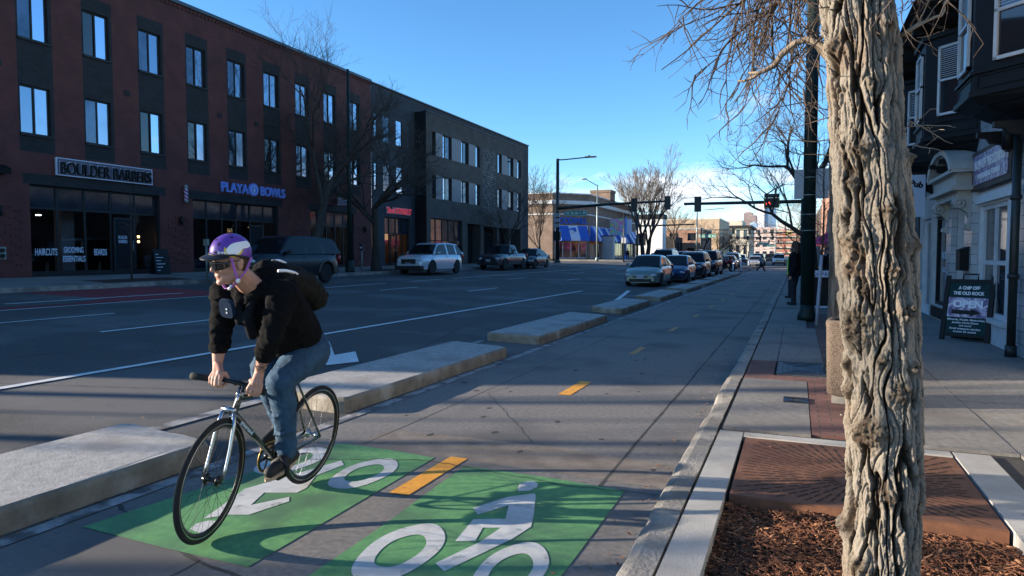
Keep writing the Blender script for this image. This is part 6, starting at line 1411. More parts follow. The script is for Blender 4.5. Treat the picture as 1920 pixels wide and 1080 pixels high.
    # wheels
    for xa in s['axle']:
        for sd_ in (1,-1):
            T = TXYZ((xa,sd_*(hw-0.12),s['rw']),(1,0,0),(0,0,1)) if sd_ < 0 else TXYZ((xa,sd_*(hw-0.12),s['rw']),(-1,0,0),(0,0,1))
            r = s['rw']; m = MB(); m.lathe([(r*0.66,0.09),(r*0.9,0.10),(r*0.985,0.07),(r,0.0),(r*0.985,-0.07),(r*0.9,-0.1),(r*0.66,-0.09)],28 if detail else 14,T)
            wh = m.build('wheel','tyre',t); m = MB(); m.lathe([(r*0.66,0.085),(r*0.62,0.06),(r*0.6,-0.05),(0,-0.05)],20,T)
            for q in range(5):
                a = q*2*math.pi/5; m.prism([(math.cos(a+0.35)*r*0.1,math.sin(a+0.35)*r*0.1),(math.cos(a-0.35)*r*0.1,math.sin(a-0.35)*r*0.1),(math.cos(a-0.16)*r*0.63,math.sin(a-0.16)*r*0.63),(math.cos(a+0.16)*r*0.63,math.sin(a+0.16)*r*0.63)],T @ Matrix.Translation((0,0,0.045)),0.025)
            m.lathe([(r*0.15,0.03),(r*0.14,0.085),(0,0.09)],10,T); m.build('rim','rim',wh)
    zf = lerp(s['deck'],L/2-0.12)
    big = kind in ('suv','bigsuv','pickup')
    for sd_ in (1,-1):
        m = MB(); yc = sd_*hw*0.66; T = Matrix.Translation((L/2-0.17,yc,zf-(0.16 if big else 0.10))) @ Matrix.Rotation(sd_*R(-22),4,'Z') @ Matrix.Rotation(R(-12),4,'Y')
        m.ellip((0,0,0),(0.16,0.19 if not big else 0.17,0.075 if not big else 0.09),None,14,8); m.v = [tuple(T @ Vector(p)) for p in m.v]; m.build('headlight',lights,t)
        m = MB(); T = Matrix.Translation((-L/2+0.06,sd_*hw*0.80,0.86 if not big else 0.98)); m.ellip((0,0,0),(0.08,0.12,0.16),None,10,6); m.v = [tuple(T @ Vector(p)) for p in m.v]; m.build('tail_light','taillight',t)
        m = MB(); xm = rx1-0.35; m.ellip((xm,sd_*(hw*0.93+0.08),lerp(s['deck'],xm)+0.07),(0.06,0.11,0.07),None,10,6); m.box(xm-0.03,xm+0.03,min(sd_*hw*0.86,sd_*(hw*0.93+0.03)),max(sd_*hw*0.86,sd_*(hw*0.93+0.03)),lerp(s['deck'],xm)+0.01,lerp(s['deck'],xm)+0.05); m.build('mirror',pm_ if not clad else 'trim_black',t)
        m = MB()
        for xd in (s['pill'][0][1]+0.05,): m.box(xd+0.02,xd+0.16,min(sd_*hw*0.985,sd_*(hw*1.0+0.01)),max(sd_*hw*0.985,sd_*(hw*1.0+0.01)),lerp(s['deck'],xd)-0.16,lerp(s['deck'],xd)-0.13)
        m.build('door_handle','chrome',t)
    gx = L/2
    m = MB()
    if big:
        m.box(gx-0.12,gx+0.015,-hw*0.46,hw*0.46,zf-0.30,zf-0.10); m.build('grille','trim_black',t)
        m = MB(); 
        for q in range(9): m.box(gx+0.013,gx+0.03,-hw*0.44+q*hw*0.11,-hw*0.44+q*hw*0.11+0.015,zf-0.29,zf-0.11)
        m.box(gx+0.0,gx+0.035,-hw*0.47,hw*0.47,zf-0.11,zf-0.08); m.box(gx,gx+0.035,-hw*0.47,hw*0.47,zf-0.33,zf-0.30); m.build('grille_bars','chrome' if pname == 'white' else 'trim_black',t)
        m = MB(); m.box(gx-0.3,gx+0.05,-hw*0.86,hw*0.86,s['sill']+0.0,s['sill']+0.2); m.build('bumper_skirt','trim_black',t)
    else:
        m.box(gx-0.1,gx+0.012,-hw*0.42,hw*0.42,zf-0.20,zf-0.14); m.box(gx-0.1,gx+0.015,-hw*0.6,hw*0.6,s['sill']+0.06,s['sill']+0.17); m.build('grille','trim_black',t)
        m = MB(); m.box(gx-0.1,gx+0.03,-hw*0.55,hw*0.55,s['sill']+0.0,s['sill']+0.03); m.build('bumper_lip',pm_,t)
    if plate:
        m = MB(); m.box(gx,gx+0.035,-0.16,0.16,s['sill']+0.20,s['sill']+0.35); p_ = m.build('number_plate','signwhite',t)
        text('JKR-472','plate_text','stripe_green' if 'stripe_green' in M else 'pole_green',p_,TXYZ((gx+0.037,-0.13,s['sill']+0.235),(0,1,0),(0,0,1)),0.11,width=0.26,extrude=0.001)
    if rack:
        m = MB()
        for sd_ in (1,-1): m.tube([(xtr+0.1,sd_*hw*0.6,zt+0.0),(xtr+0.2,sd_*hw*0.6,zt+0.06),(xtf-0.3,sd_*hw*0.6,zt+0.06),(xtf-0.15,sd_*hw*0.6,zt-0.02)],0.022,6)
        m.build('roof_rails','chrome',t)
    if clad:
        m = MB()
        for xa in s['axle']:
            for sd_ in (1,-1):
                P_ = []
                for q in range(17):
                    a = math.pi*q/16; P_.append((xa+math.cos(a)*(ra+0.035),sd_*(hw+0.0),s['rw']+math.sin(a)*(ra+0.035)))
                m.tube(P_,0.045,5)
        m.build('arch_trim',clad,t)
    return t
DN = R(-90)
def cz(x,y): return gz(x,y)
make_car('hatch','silver_green','pale silver green hatchback parked first in the row by the islands','car',(-6.75,33.7,cz(-6.75,33)),DN)
make_car('hatch','blue','deep blue hatchback parked right behind the pale green one','car',(-6.35,39.6,cz(-6.4,39)),DN)
make_car('suv','navy','dark blue crossover parked third in the row by the islands','car',(-6.3,46.0,cz(-6.3,46)),DN)
make_car('bigsuv','black','tall black parked car with roof rails, fourth in the row','car',(-6.2,52.4,cz(-6.3,52)),DN,rack=True)
make_car('bigsuv','teal','dark blue green estate car with grey arches behind the rider backpack','car',(-18.4,20.8,cz(-18.4,20)),DN,clad='cladding')
make_car('suv','white','shiny white crossover parked in front of the 2nd STREET shop','car',(-18.9,33.2,cz(-18.9,35)),DN)
pk = make_car('pickup','dark_pickup','dark grey pickup truck parked before the taupe brick building','pickup truck',(-19.0,43.6,cz(-19,45)),DN)
m = MB(); m.box(-2.42,-0.80,-0.74,0.74,1.13,1.165); m.build('load_bed','trim_black',pk)
make_car('beetle','black','small rounded dark car parked behind the pickup','car',(-19.0,49.0,cz(-19,52)),DN)
# traffic and parked cars down the street, one of each kind built once and copied
far = [
 ('bigsuv','black',-10.2,57.0,'black tall car in the traffic lane just above the pale green hatchback roof',True),
 ('suv','navy',-10.0,66,'dark crossover in the traffic lane above the blue hatchback',True),
 ('sedan','blue',-13.2,70,'dark blue saloon car in the farther traffic lane',False),
 ('sedan','navy',-9.8,80,'low dark car in the lane behind the tall black parked car',False),
 ('sedan','grey',-6.9,77,'grey saloon car with lit headlights behind the red motorcycle','on'),
 ('suv','blue',-7.2,86,'blue crossover right behind the grey car with lit headlights','on'),
 ('sedan','black',-10.4,98,'black saloon car in the traffic left of the silver one',False),
 ('bigsuv','navy',-9.2,108,'dark tall car between the blue crossover and the silver saloon',True),
 ('sedan','silver',-4.9,92,'silver saloon car waiting beyond the crossing behind the pedestrian',False),
 ('suv','black',-5.1,102,'dark crossover right behind the silver saloon',False),
 ('suv','white',-2.6,113,'white crossover right of the silver saloon, beyond the pedestrian',False),
 ('sedan','red',-12.5,120,'small red car far away in the left lane',False),
 ('sedan','blue',-9.4,130,'far blue saloon car among the dark traffic',False),
 ('suv','navy',-6.0,126,'far dark crossover behind the silver saloon row',False),
 ('sedan','silver',-12.6,140,'far silver saloon car at the left of the distant traffic',False),
]
cache = {}
gi = 0
for (kind,pn,x,y,lab,opt) in far:
    key = (kind,pn)
    if key in cache: copy_tree(cache[key],label=lab,loc=(x,y,cz(x,y)),rz=DN,group='cars queuing down the street')
    else: cache[key] = make_car(kind,pn,lab,'car',(x,y,cz(x,y)),DN,detail=False,rack=(opt is True and kind=='bigsuv'),lights='headlight_on' if opt == 'on' else 'headlight',plate=False,group='cars queuing down the street',name='queuing_car')
copy_tree(cache[('suv','white')],label='white car crossing the street at the far right end',loc=(1.2-0.8,150,0.1),rz=R(180),group='cars queuing down the street')
copy_tree(cache[('suv','black')],label='black car crossing the street at the far end, left of the white one',loc=(-5.5,152,0.1),rz=R(180),group='cars queuing down the street')
make_car('pickup','silver','silver pickup truck standing side on at the far right end of the street','pickup truck',(1.5,128,0.05),R(185),detail=False,plate=False)

# red motorcycle with rider, side on at the end of the islands
t = thing('motorcycle','dark red touring motorcycle beside the black parked car','motorcycle',(-6.0,62.5,0.06),R(-20))
for x in (-0.8,0.8):
    m = MB(); T = TXYZ((x,0,0.33),(1,0,0),(0,0,1)); m.lathe([(0.20,0.06),(0.30,0.07),(0.33,0.0),(0.30,-0.07),(0.20,-0.06)],20,T,closed=True); w_ = m.build('wheel','tyre',t); m = MB(); m.lathe([(0.21,0.04),(0.2,-0.04),(0.03,-0.03),(0.03,0.03)],16,T,closed=True); m.build('rim','rim',w_)
m = MB(); m.ellip((0.15,0,0.85),(0.38,0.2,0.2)); m.ellip((0.62,0,0.95),(0.24,0.26,0.3)); m.ellip((-0.45,0.0,0.72),(0.45,0.3,0.2)); m.ellip((0.85,0,0.62),(0.3,0.09,0.12)); m.build('fairing','paint_red',t)
m = MB(); m.ellip((0.0,0,0.48),(0.42,0.2,0.24)); m.tube([(0.8,0.08,0.33),(0.55,0.08,1.05)],0.03,6); m.tube([(0.8,-0.08,0.33),(0.55,-0.08,1.05)],0.03,6); m.tube([(-0.2,0.2,0.3),(-0.95,0.22,0.38)],0.05,8); m.build('engine','trim_black',t)
m = MB(); m.ellip((-0.3,0,0.9),(0.4,0.17,0.09)); m.build('seat','trim_black',t); m = MB(); m.box(-0.95,-0.6,-0.25,0.25,0.8,1.1); m.build('top_box','paint_red',t)
m = MB(); m.prism([(0.62,1.15),(0.80,1.1),(0.66,1.42),(0.60,1.42)],TXYZ((0,0.22,0),(1,0,0),(0,0,1)),0.44); m.build('windshield','car_glass',t); m = MB(); m.tube([(0.45,0.4,1.12),(0.55,0.2,1.08),(0.55,-0.2,1.08),(0.45,-0.4,1.12)],0.02,6); m.build('handlebar','trim_black',t)
# ------------------------------------------------------------------ people: smooth bodies from round cones fused by a voxel remesh
nmat('skin',(0.50,0.27,0.19),(0.42,0.21,0.145),scale=14,rough=0.55,bump=0.0006,bscale=120)
nmat('skin_dark',(0.25,0.14,0.10),rough=0.6)
nmat('hoodie',(0.0045,0.0045,0.005),(0.008,0.008,0.009),scale=30,rough=1.0,spec=0.12,bump=0.004,bscale=11,detail=3)
nmat('jeans',(0.010,0.038,0.078),(0.025,0.078,0.145),scale=11,rough=0.85,bump=0.004,bscale=14,detail=4,stretch=(1,1,0.7))
nmat('jeans_dark',(0.008,0.010,0.016),(0.014,0.016,0.024),scale=9,rough=0.9,bump=0.004,bscale=12)
nmat('coat_dark',(0.007,0.008,0.011),(0.011,0.012,0.016),scale=9,rough=1.0,spec=0.15,bump=0.004,bscale=10)
nmat('coat_grey',(0.20,0.22,0.25),rough=0.9); nmat('khaki',(0.22,0.19,0.15),rough=0.9); nmat('hivis',(0.35,0.9,0.05),rough=0.7)
nmat('hair_brown',(0.045,0.022,0.013),(0.08,0.04,0.024),scale=40,rough=0.7,bump=0.004,bscale=40,stretch=(3,3,0.4)); nmat('shoe_black',(0.012,0.012,0.013),rough=0.7); nmat('sole_tan',(0.45,0.30,0.21),rough=0.7)
nmat('leather',(0.07,0.04,0.025),rough=0.6)
def fuse(name, mb, mat, parent, vox, smooth=3, fac=0.6, decim=None):
    me = bpy.data.meshes.new('tmp'); me.from_pydata(mb.v,[],mb.f); o = bpy.data.objects.new('tmp',me); COL.objects.link(o)
    md = o.modifiers.new('r','REMESH'); md.mode = 'VOXEL'; md.voxel_size = vox
    if smooth: s_ = o.modifiers.new('s','SMOOTH'); s_.iterations = smooth; s_.factor = fac
    dg = bpy.context.evaluated_depsgraph_get(); me2 = bpy.data.meshes.new_from_object(o.evaluated_get(dg)); bpy.data.objects.remove(o)
    me2.name = name; me2.materials.clear(); me2.materials.append(M[mat] if isinstance(mat,str) else mat)
    me2.polygons.foreach_set('use_smooth',[True]*len(me2.polygons)); o2 = bpy.data.objects.new(name,me2); COL.objects.link(o2); o2.parent = parent
    return o2
def chain(mb, pts, n=14):
    for (p,r),(q,s_) in zip(pts[:-1],pts[1:]): mb.cap(p,r,q,s_,n)
def person(name_label, loc, rz, top, legs_m, hair='hair_brown', skin='skin', pose='stand', long_hair=False, hgt=1.78, group=None, vest=None, shoe='shoe_black', stout=1.0, cap_=None):
    t = thing('person',name_label,'person',loc,rz,group); k = hgt/1.78; s = stout
    def P(x,y,z): return (x*k,y*k,z*k)
    if pose == 'stand': hipL,kneeL,ankL = (0,0.10,0.92),(0.02,0.11,0.50),(0,0.12,0.10); hipR,kneeR,ankR = (0,-0.10,0.92),(0.03,-0.11,0.50),(0.03,-0.12,0.10)
    elif pose == 'walk': hipL,kneeL,ankL = (0,0.09,0.92),(0.22,0.10,0.52),(0.34,0.10,0.14); hipR,kneeR,ankR = (0,-0.09,0.92),(-0.10,-0.10,0.50),(-0.40,-0.10,0.20)
    else: hipL,kneeL,ankL = (0,0.14,0.5),(0.42,0.25,0.42),(0.30,0.25,0.05); hipR,kneeR,ankR = (0,-0.14,0.5),(0.42,-0.25,0.42),(0.30,-0.25,0.05)
    dz = 0 if pose != 'ride' else -0.40
    # body (skin) as one continuous figure
    m = MB()
    chain(m,[(P(0,0,0.95+dz),0.12*k*s),(P(0,0,1.15+dz),0.115*k*s),(P(-0.01,0,1.35+dz),0.12*k*s),(P(0,0,1.47+dz),0.06*k),(P(0.015,0,1.56+dz),0.055*k)])
    for (h,kn,an) in ((hipL,kneeL,ankL),(hipR,kneeR,ankR)): chain(m,[(P(*h),0.085*k),(P(*kn),0.055*k),(P(*an),0.04*k)])
    if pose == 'walk': arms = [((0,0.19,1.40),(-0.12,0.24,1.14),(0.0,0.24,0.92)),((0,-0.19,1.40),(0.14,-0.23,1.16),(0.32,-0.2,1.02))]
    elif pose == 'ride': arms = [((0,0.19,1.0),(0.2,0.30,0.82),(0.48,0.36,0.78)),((0,-0.19,1.0),(0.2,-0.30,0.82),(0.48,-0.36,0.78))]
    elif pose == 'phone': arms = []
    else: arms = [((0,0.21*s,1.40),(-0.03,0.27*s,1.12),(0.05,0.28*s,0.86)),((0,-0.21*s,1.40),(-0.03,-0.27*s,1.12),(0.05,-0.28*s,0.86))]
    for a in arms:
        chain(m,[(P(*a[0]),0.055*k),(P(*a[1]),0.042*k),(P(*a[2]),0.03*k)])
        w = Vector(a[2]); d = (Vector(a[2])-Vector(a[1])).normalized(); m.cap(P(*w),0.034*k,P(*(w+d*0.07)),0.03*k)
        for q in range(4): f0 = w+d*0.08+Vector((0.026-0.017*q,0,0)); m.cap(P(*f0),0.010*k,P(*(f0+d*(0.06,0.07,0.065,0.05)[q]+Vector((0.01,0,0)))),0.008*k,8)
        m.cap(P(*(w+d*0.03+Vector((0.03,0,0)))),0.011*k,P(*(w+d*0.08+Vector((0.05,0,0)))),0.009*k,8)
    hz = 1.67+dz; m.ellip(P(0,0,hz),(0.095*k,0.078*k,0.115*k)); m.ellip(P(0.035,0,hz-0.06),(0.06*k,0.055*k,0.055*k)); m.cap(P(0.092,0,hz-0.0),0.012*k,P(0.108,0,hz-0.03),0.015*k,8)
    for sd_ in (1,-1): m.ellip(P(0,sd_*0.08,hz-0.01),(0.02*k,0.012*k,0.03*k))
    body = fuse('body',m,skin,t,0.009*k,2)
    m = MB(); 
    for sd_ in (1,-1): m.ellip(P(0.088,sd_*0.032,hz+0.01),(0.012*k,0.014*k,0.008*k))
    m.ellip(P(0.092,0,hz-0.065),(0.012*k,0.026*k,0.006*k)); m.build('eyes_and_mouth','leather',t)
    m = MB(); chain(m,[(P(0,0,0.93+dz),0.155*k*s),(P(0,0,1.12+dz),0.15*k*s),(P(-0.01,0,1.34+dz),0.155*k*s)])
    for sd_ in (1,-1): m.cap(P(-0.01,sd_*0.07*s,1.34+dz),0.11*k,P(0,sd_*0.16*s,1.38+dz),0.075*k); m.cap(P(0,sd_*0.06*s,0.92+dz),0.12*k*s,P(0,sd_*0.06*s,1.1+dz),0.13*k*s)
    m.cap(P(0,0,1.42+dz),0.09*k,P(0,0,1.49+dz),0.07*k)
    for a in arms: chain(m,[(P(*a[0]),0.078*k*s),(P(*a[1]),0.062*k*s),(P(*a[2]),0.05*k*s)])
    fuse('jacket',m,top,t,0.012*k,3)
    m = MB()
    for (h,kn,an) in ((hipL,kneeL,ankL),(hipR,kneeR,ankR)): chain(m,[(P(*h),0.115*k*s),(P(*kn),0.078*k),(P(*an),0.066*k)])
    m.cap(P(0,-0.05,hipL[2]+0.02),0.12*k*s,P(0,0.05,hipL[2]+0.02),0.12*k*s); fuse('trousers',m,legs_m,t,0.012*k,3)
    for an in (ankL,ankR):
        m = MB(); m.cap(P(an[0]-0.04,an[1],max(an[2]-0.05,0.045)),0.042*k,P(an[0]+0.15,an[1],max(an[2]-0.055,0.038)),0.036*k); fuse('shoe',m,shoe,t,0.012*k,2)
    m = MB()
    if long_hair: m.ellip(P(-0.015,0,hz+0.02),(0.115*k,0.105*k,0.125*k)); m.cap(P(-0.05,0.05,hz-0.03),0.075*k,P(-0.06,0.08,hz-0.20),0.06*k); m.cap(P(-0.05,-0.05,hz-0.03),0.075*k,P(-0.06,-0.08,hz-0.20),0.06*k)
    else: m.ellip(P(-0.02,0,hz+0.03),(0.095*k,0.086*k,0.105*k))
    fuse('hair' if not cap_ else 'hat',m,cap_ or hair,t,0.010*k,2)
    if long_hair: m = MB(); m.ellip(P(0.06,0,hz-0.095),(0.045*k,0.055*k,0.06*k)); fuse('beard',m,hair,t,0.01*k,2)
    if vest: m = MB(); m.cap(P(0.01,0,1.0),0.17*k,P(0,0,1.34),0.175*k); fuse('vest',m,vest,t,0.013*k,2)
    return t
person('bearded long haired man in dark coat standing left of the green pole',(-0.06,21.0,0.13),R(175),'coat_dark','jeans_dark',long_hair=True,hgt=1.80,stout=1.18,skin='skin')
person('person in lime yellow high visibility vest half hidden behind the bearded man',(-0.13,24.2,0.13),R(200),'hivis','jeans_dark',vest='hivis',hgt=1.70,cap_='shoe_black')
person('pedestrian in grey top striding across the bike lane far down the street',(-3.05,66,0.02),R(10),'coat_grey','jeans_dark',pose='walk',hgt=1.62)
person('person in dark top and pale trousers walking past the taupe building windows',(-21.9,42.3,wz(-21.9,42)),R(-100),'coat_dark','khaki',pose='walk',hgt=1.75)
person('motorcycle rider in grey jacket seated on the red touring motorcycle',(-6.2,62.55,0.50),R(-20),'coat_grey','jeans_dark',pose='ride',hgt=1.75,cap_='sign_white')
person('dark clothed person on the right pavement between the sapling and the tree trunks',(1.05,27.0,0.13),R(120),'coat_dark','jeans_dark',hgt=1.72)
person('person in pale top standing far back on the right pavement',(1.25,36.0,0.13),R(200),'coat_grey','jeans_dark',hgt=1.75)
person('person in dark coat outside the charity shop windows',(-22.9,98,0.75),R(-60),'coat_dark','jeans_dark',hgt=1.75)

# ------------------------------------------------------------------ the bicycle
BL = (-3.06,3.66,0.012)
def place(t): t.location = BL; t.rotation_mode = 'XYZ'; t.rotation_euler = (R(-8),0,R(-83))
bk_ = thing('bicycle','dark green single speed bicycle with chrome fork, ridden over the green paint','bicycle'); place(bk_)
nmat('frame_green',(0.008,0.018,0.010),rough=0.25,coat=0.7); nmat('rim_black',(0.012,0.012,0.013),rough=0.3,metal=0.3); nmat('steel',(0.45,0.46,0.48),rough=0.22,metal=1.0); nmat('spoke',(0.25,0.25,0.26),rough=0.3,metal=0.9); nmat('gold_chain',(0.45,0.30,0.10),rough=0.35,metal=0.9); nmat('spoke_black',(0.02,0.02,0.02),rough=0.4,metal=0.5)
WB = 0.975; RW = 0.335
def tpoint(p): return Vector(p)
def wheel(nm, c, steer, spoke_m, lab):
    T = Matrix.Translation(c) @ Matrix.Rotation(steer,4,'Z') @ Matrix.Rotation(R(90),4,'X')
    m = MB(); r = RW; prof = [(r-0.014+0.014*math.cos(a), 0.0135*math.sin(a)) for a in [2*math.pi*q/10 for q in range(10)]]; m.lathe(prof,64,T,closed=True); w = m.build('wheel','tyre',bk_); w['label'] = lab
    m = MB(); m.lathe([(0.312,0.010),(0.318,0.0),(0.312,-0.010),(0.292,-0.009),(0.278,0.0),(0.292,0.009)],64,T,closed=True); m.build('rim','rim_black',w)
    m = MB(); m.lathe([(0.3085,0.0106),(0.3005,0.0104),(0.3005,0.0112),(0.3085,0.0114)],64,T,closed=True); m.lathe([(0.3085,-0.0106),(0.3005,-0.0104),(0.3005,-0.0112),(0.3085,-0.0114)],64,T,closed=True); m.build('brake_track','steel',w)
    m = MB(); m.lathe([(0.0,-0.055),(0.012,-0.055),(0.012,-0.04),(0.032,-0.036),(0.032,-0.031),(0.014,-0.028),(0.013,0.028),(0.032,0.031),(0.032,0.036),(0.012,0.04),(0.012,0.055),(0,0.055)],20,T); m.build('hub','rim_black' if spoke_m == 'spoke_black' else 'steel',w)
    m = MB()
    for q in range(32):
        a = 2*math.pi*q/32; sd_ = 1 if q%2 else -1; off = (0.75 if (q//2)%2 else -0.75); h = a+off; m.tube([T @ Vector((0.029*math.cos(h),0.029*math.sin(h),0.033*sd_)), T @ Vector((0.282*math.cos(a),0.282*math.sin(a),0.0))],0.0011,4,0,False)
    m.build('spokes',spoke_m,w)
    return w
ST = R(9)
wheel('rear_wheel',(0,0,RW),0,'spoke','back wheel with pale spokes and silver hub'); wheel('front_wheel',(WB,0,RW),ST,'spoke_black','front wheel with black spokes and black hub')
BB = Vector((0.415,0,0.285)); HT = Vector((0.815,0,0.775)); HB = Vector((0.853,0,0.665)); SC = Vector((0.275,0,0.76))
m = MB()
m.tube([BB,SC],0.0145,10); m.tube([SC+Vector((0,0,-0.02)),HT+Vector((0.004,0,-0.02))],0.0145,10); m.tube([BB,HB+Vector((-0.004,0,0.015))],0.0165,12)
for sd_ in (1,-1): m.tube([BB+Vector((-0.01,sd_*0.03,0)),(0,sd_*0.06,RW)],0.009,8); m.tube([SC+Vector((0,sd_*0.016,-0.01)),(0,sd_*0.06,RW)],0.0075,8)
m.tube([HT+Vector((-0.002,0,0.0)),HB],0.0185,14); m.tube([(BB.x,-0.035,BB.z),(BB.x,0.035,BB.z)],0.02,12); m.build('frame','frame_green',bk_)
steerM = Matrix.Translation((WB,0,RW)) @ Matrix.Rotation(ST,4,'Z') @ Matrix.Translation((-WB,0,-RW))
m = MB(); cr_ = Vector((0.872,0,0.69))
for sd_ in (1,-1): m.tube([steerM @ Vector(p) for p in ((0.872,sd_*0.03,0.695),(0.888,sd_*0.046,0.62),(0.915,sd_*0.053,0.50),(0.945,sd_*0.055,0.40),(WB,sd_*0.056,RW))],[0.0125,0.0125,0.011,0.009,0.0075],10)
m.tube([steerM @ Vector((0.868,-0.04,0.70)), steerM @ Vector((0.868,0.04,0.70))],0.016,10); m.tube([steerM @ Vector((0.869,0,0.70)), HB, HT+Vector((-0.005,0,0.05))],[0.017,0.017,0.0135],10)
m.tube([HT+Vector((0.0,0,-0.008)),HT+Vector((-0.004,0,0.018))],0.0225,14); m.tube([HB+Vector((0.003,0,-0.016)),HB+Vector((-0.002,0,0.008))],0.0225,14); m.build('fork','steel',bk_)
m = MB(); m.tube([(0.807,0,0.79),(0.80,0,0.845)],0.017,10); m.tube([(0.80,0,0.835),(0.83,0.005,0.85),(0.875,0.01,0.855)],0.014,8); m.build('stem','rim_black',bk_)
barc = Vector((0.868,0.01,0.858)); bR = Vector((0.885,-0.27,0.845)); bL = Vector((0.80,0.155,0.815))
m = MB(); m.tube([bR,barc+Vector((0.005,-0.13,0.0)),barc,barc+Vector((-0.03,0.07,-0.02)),bL],0.0125,10); m.build('handlebar','rim_black',bk_)
m = MB(); dR = (barc-bR).normalized(); m.tube([bR,bR+dR*0.02,bR+dR*0.13],[0.021,0.0185,0.0175],12); m.build('grip','tyre',bk_); m = MB(); dL = (barc-bL).normalized(); m.tube([bL,bL+dL*0.02,bL+dL*0.12],[0.021,0.0185,0.0175],12); m.build('grip','tyre',bk_)
m = MB(); m.tube([SC,(0.262,0,0.875)],0.0135,10); m.tube([SC+Vector((0,0,-0.015)),SC+Vector((0,0,0.01))],0.019,10); m.build('seat_post','rim_black',bk_)
m = MB(); m.ellip((0.19,0,0.905),(0.10,0.068,0.026)); m.cap((0.19,0,0.905),0.028,(0.38,0,0.90),0.018); fuse('saddle',m,'rim_black',bk_,0.007,2)
Tc = Matrix.Translation((BB.x,-0.048,BB.z)) @ Matrix.Rotation(R(90),4,'X')
m = MB(); m.lathe([(0.078,-0.002),(0.093,-0.002),(0.093,0.002),(0.078,0.002)],48,Tc,closed=True)
for q in range(5): a = q*2*math.pi/5; m.prism([(0.0,-0.008),(0.08,-0.007),(0.08,0.007),(0.0,0.008)],Tc @ Matrix.Rotation(a,4,'Z') @ Matrix.Translation((0,0,-0.002)),0.004)
for q in range(46): a = q*2*math.pi/46; m.box(0.092,0.097,-0.002,0.002,-0.001,0.001,0,Tc @ Matrix.Rotation(a,4,'Z'))
m.build('chainring','rim_black',bk_)
m = MB(); m.tube([(BB.x,-0.05,BB.z+0.094),(0.0,-0.05,RW+0.033)],0.0045,5); m.tube([(BB.x,-0.05,BB.z-0.094),(0.0,-0.05,RW-0.033)],0.0045,5)
m.tube([(BB.x+0.094*math.cos(a),-0.05,BB.z+0.094*math.sin(a)) for a in [math.pi/2-math.pi*q/14 for q in range(15)]],0.0045,5); m.build('chain','gold_chain',bk_)
pL = Vector((BB.x+0.165,0.11,BB.z-0.015)); pR = Vector((BB.x-0.165,-0.11,BB.z+0.015))
for (p,sd_) in ((pL,1),(pR,-1)):
    m = MB(); m.tube([(BB.x,sd_*0.065,BB.z),(p.x,sd_*0.075,p.z)],[0.014,0.011],8); m.build('crank','rim_black',bk_)
    m = MB(); y0 = sd_*0.09; y1 = sd_*0.18; m.box(p.x-0.045,p.x+0.045,min(y0,y1),max(y0,y1),p.z-0.013,p.z+0.008); pe = m.build('pedal','rim_black',bk_)
    m = MB(); m.tube([(p.x-0.03,sd_*0.185,p.z),(p.x-0.02,sd_*0.188,p.z+0.06),(p.x-0.01,sd_*0.14,p.z+0.105),(p.x-0.01,sd_*0.095,p.z+0.06),(p.x-0.02,sd_*0.09,p.z)],0.014,8,flat=1); m.build('foot_strap','shoe_black',pe)
Td = TXYZ(HB+Vector((-0.045,0.0175,-0.035)),(BB-HB)*1.0+Vector((0,0,0)),(0.62,0,-0.55)) 
dd_ = (BB-HB).normalized(); nrm_ = Vector((0,1,0)); upv = nrm_.cross(dd_); Tt = Matrix((dd_,upv,nrm_)).transposed().to_4x4(); Tt.translation = HB+dd_*0.07+Vector((0,0.0165,0))-upv*0.008
text('gourand','frame_lettering','lettering',bk_,Tt,0.032,width=0.15,extrude=0.0012,bold=0.0006)

# ------------------------------------------------------------------ the rider
rd = thing('person','cyclist in purple helmet, dark hoodie and blue jeans riding toward the camera','person'); place(rd)
V_ = Vector
shL, shR = V_((0.775,0.175,1.365)), V_((0.785,-0.175,1.31)); elL, elR = V_((0.865,0.185,1.13)), V_((0.79,-0.185,1.09)); wrL, wrR = V_((0.80,0.10,0.93)), V_((0.815,-0.165,0.925))
hpL, hpR = V_((0.30,0.095,0.97)), V_((0.30,-0.095,0.97)); knL, knR = V_((0.60,0.105,0.83)), V_((0.49,-0.095,0.86)); anL, anR = V_((0.485,0.125,0.40)), V_((0.17,-0.13,0.43))
hc = V_((0.975,-0.022,1.525)); HY = R(-24)      # head centre; yaw to his right
HT_ = Matrix.Translation(hc) @ Matrix.Rotation(HY,4,'Z') @ Matrix.Rotation(R(14),4,'Y')
m = MB()
def hp(x,y,z): return HT_ @ V_((x,y,z))
def hell(c, r): 
    k0 = len(m.v); m.ellip(c,r,None,20,14); m.v[k0:] = [tuple(HT_ @ V_(p)) for p in m.v[k0:]]
hell((-0.01,0,0.03),(0.093,0.074,0.098)); hell((0.02,0,-0.01),(0.074,0.068,0.088)); hell((0.028,0,-0.07),(0.056,0.058,0.046)); hell((0.068,0,-0.098),(0.020,0.024,0.017))
m.cap(hp(0.084,0,0.008),0.010,hp(0.103,0,-0.026),0.0115,10); hell((0.096,0.011,-0.032),(0.010,0.009,0.008)); hell((0.096,-0.011,-0.032),(0.010,0.009,0.008)); m.cap(hp(0.078,-0.03,0.026),0.012,hp(0.078,0.03,0.026),0.012,10)
hell((0.083,0,-0.058),(0.007,0.022,0.0045)); hell((0.080,0,-0.068),(0.008,0.020,0.005)); hell((0.060,0,-0.07),(0.022,0.036,0.034))
for sd_ in (1,-1): hell((0.055,sd_*0.038,-0.028),(0.028,0.022,0.024)); hell((0.0,sd_*0.057,-0.062),(0.035,0.018,0.030)); hell((-0.012,sd_*0.078,-0.008),(0.017,0.008,0.030)); hell((-0.018,sd_*0.086,0.006),(0.012,0.006,0.020))
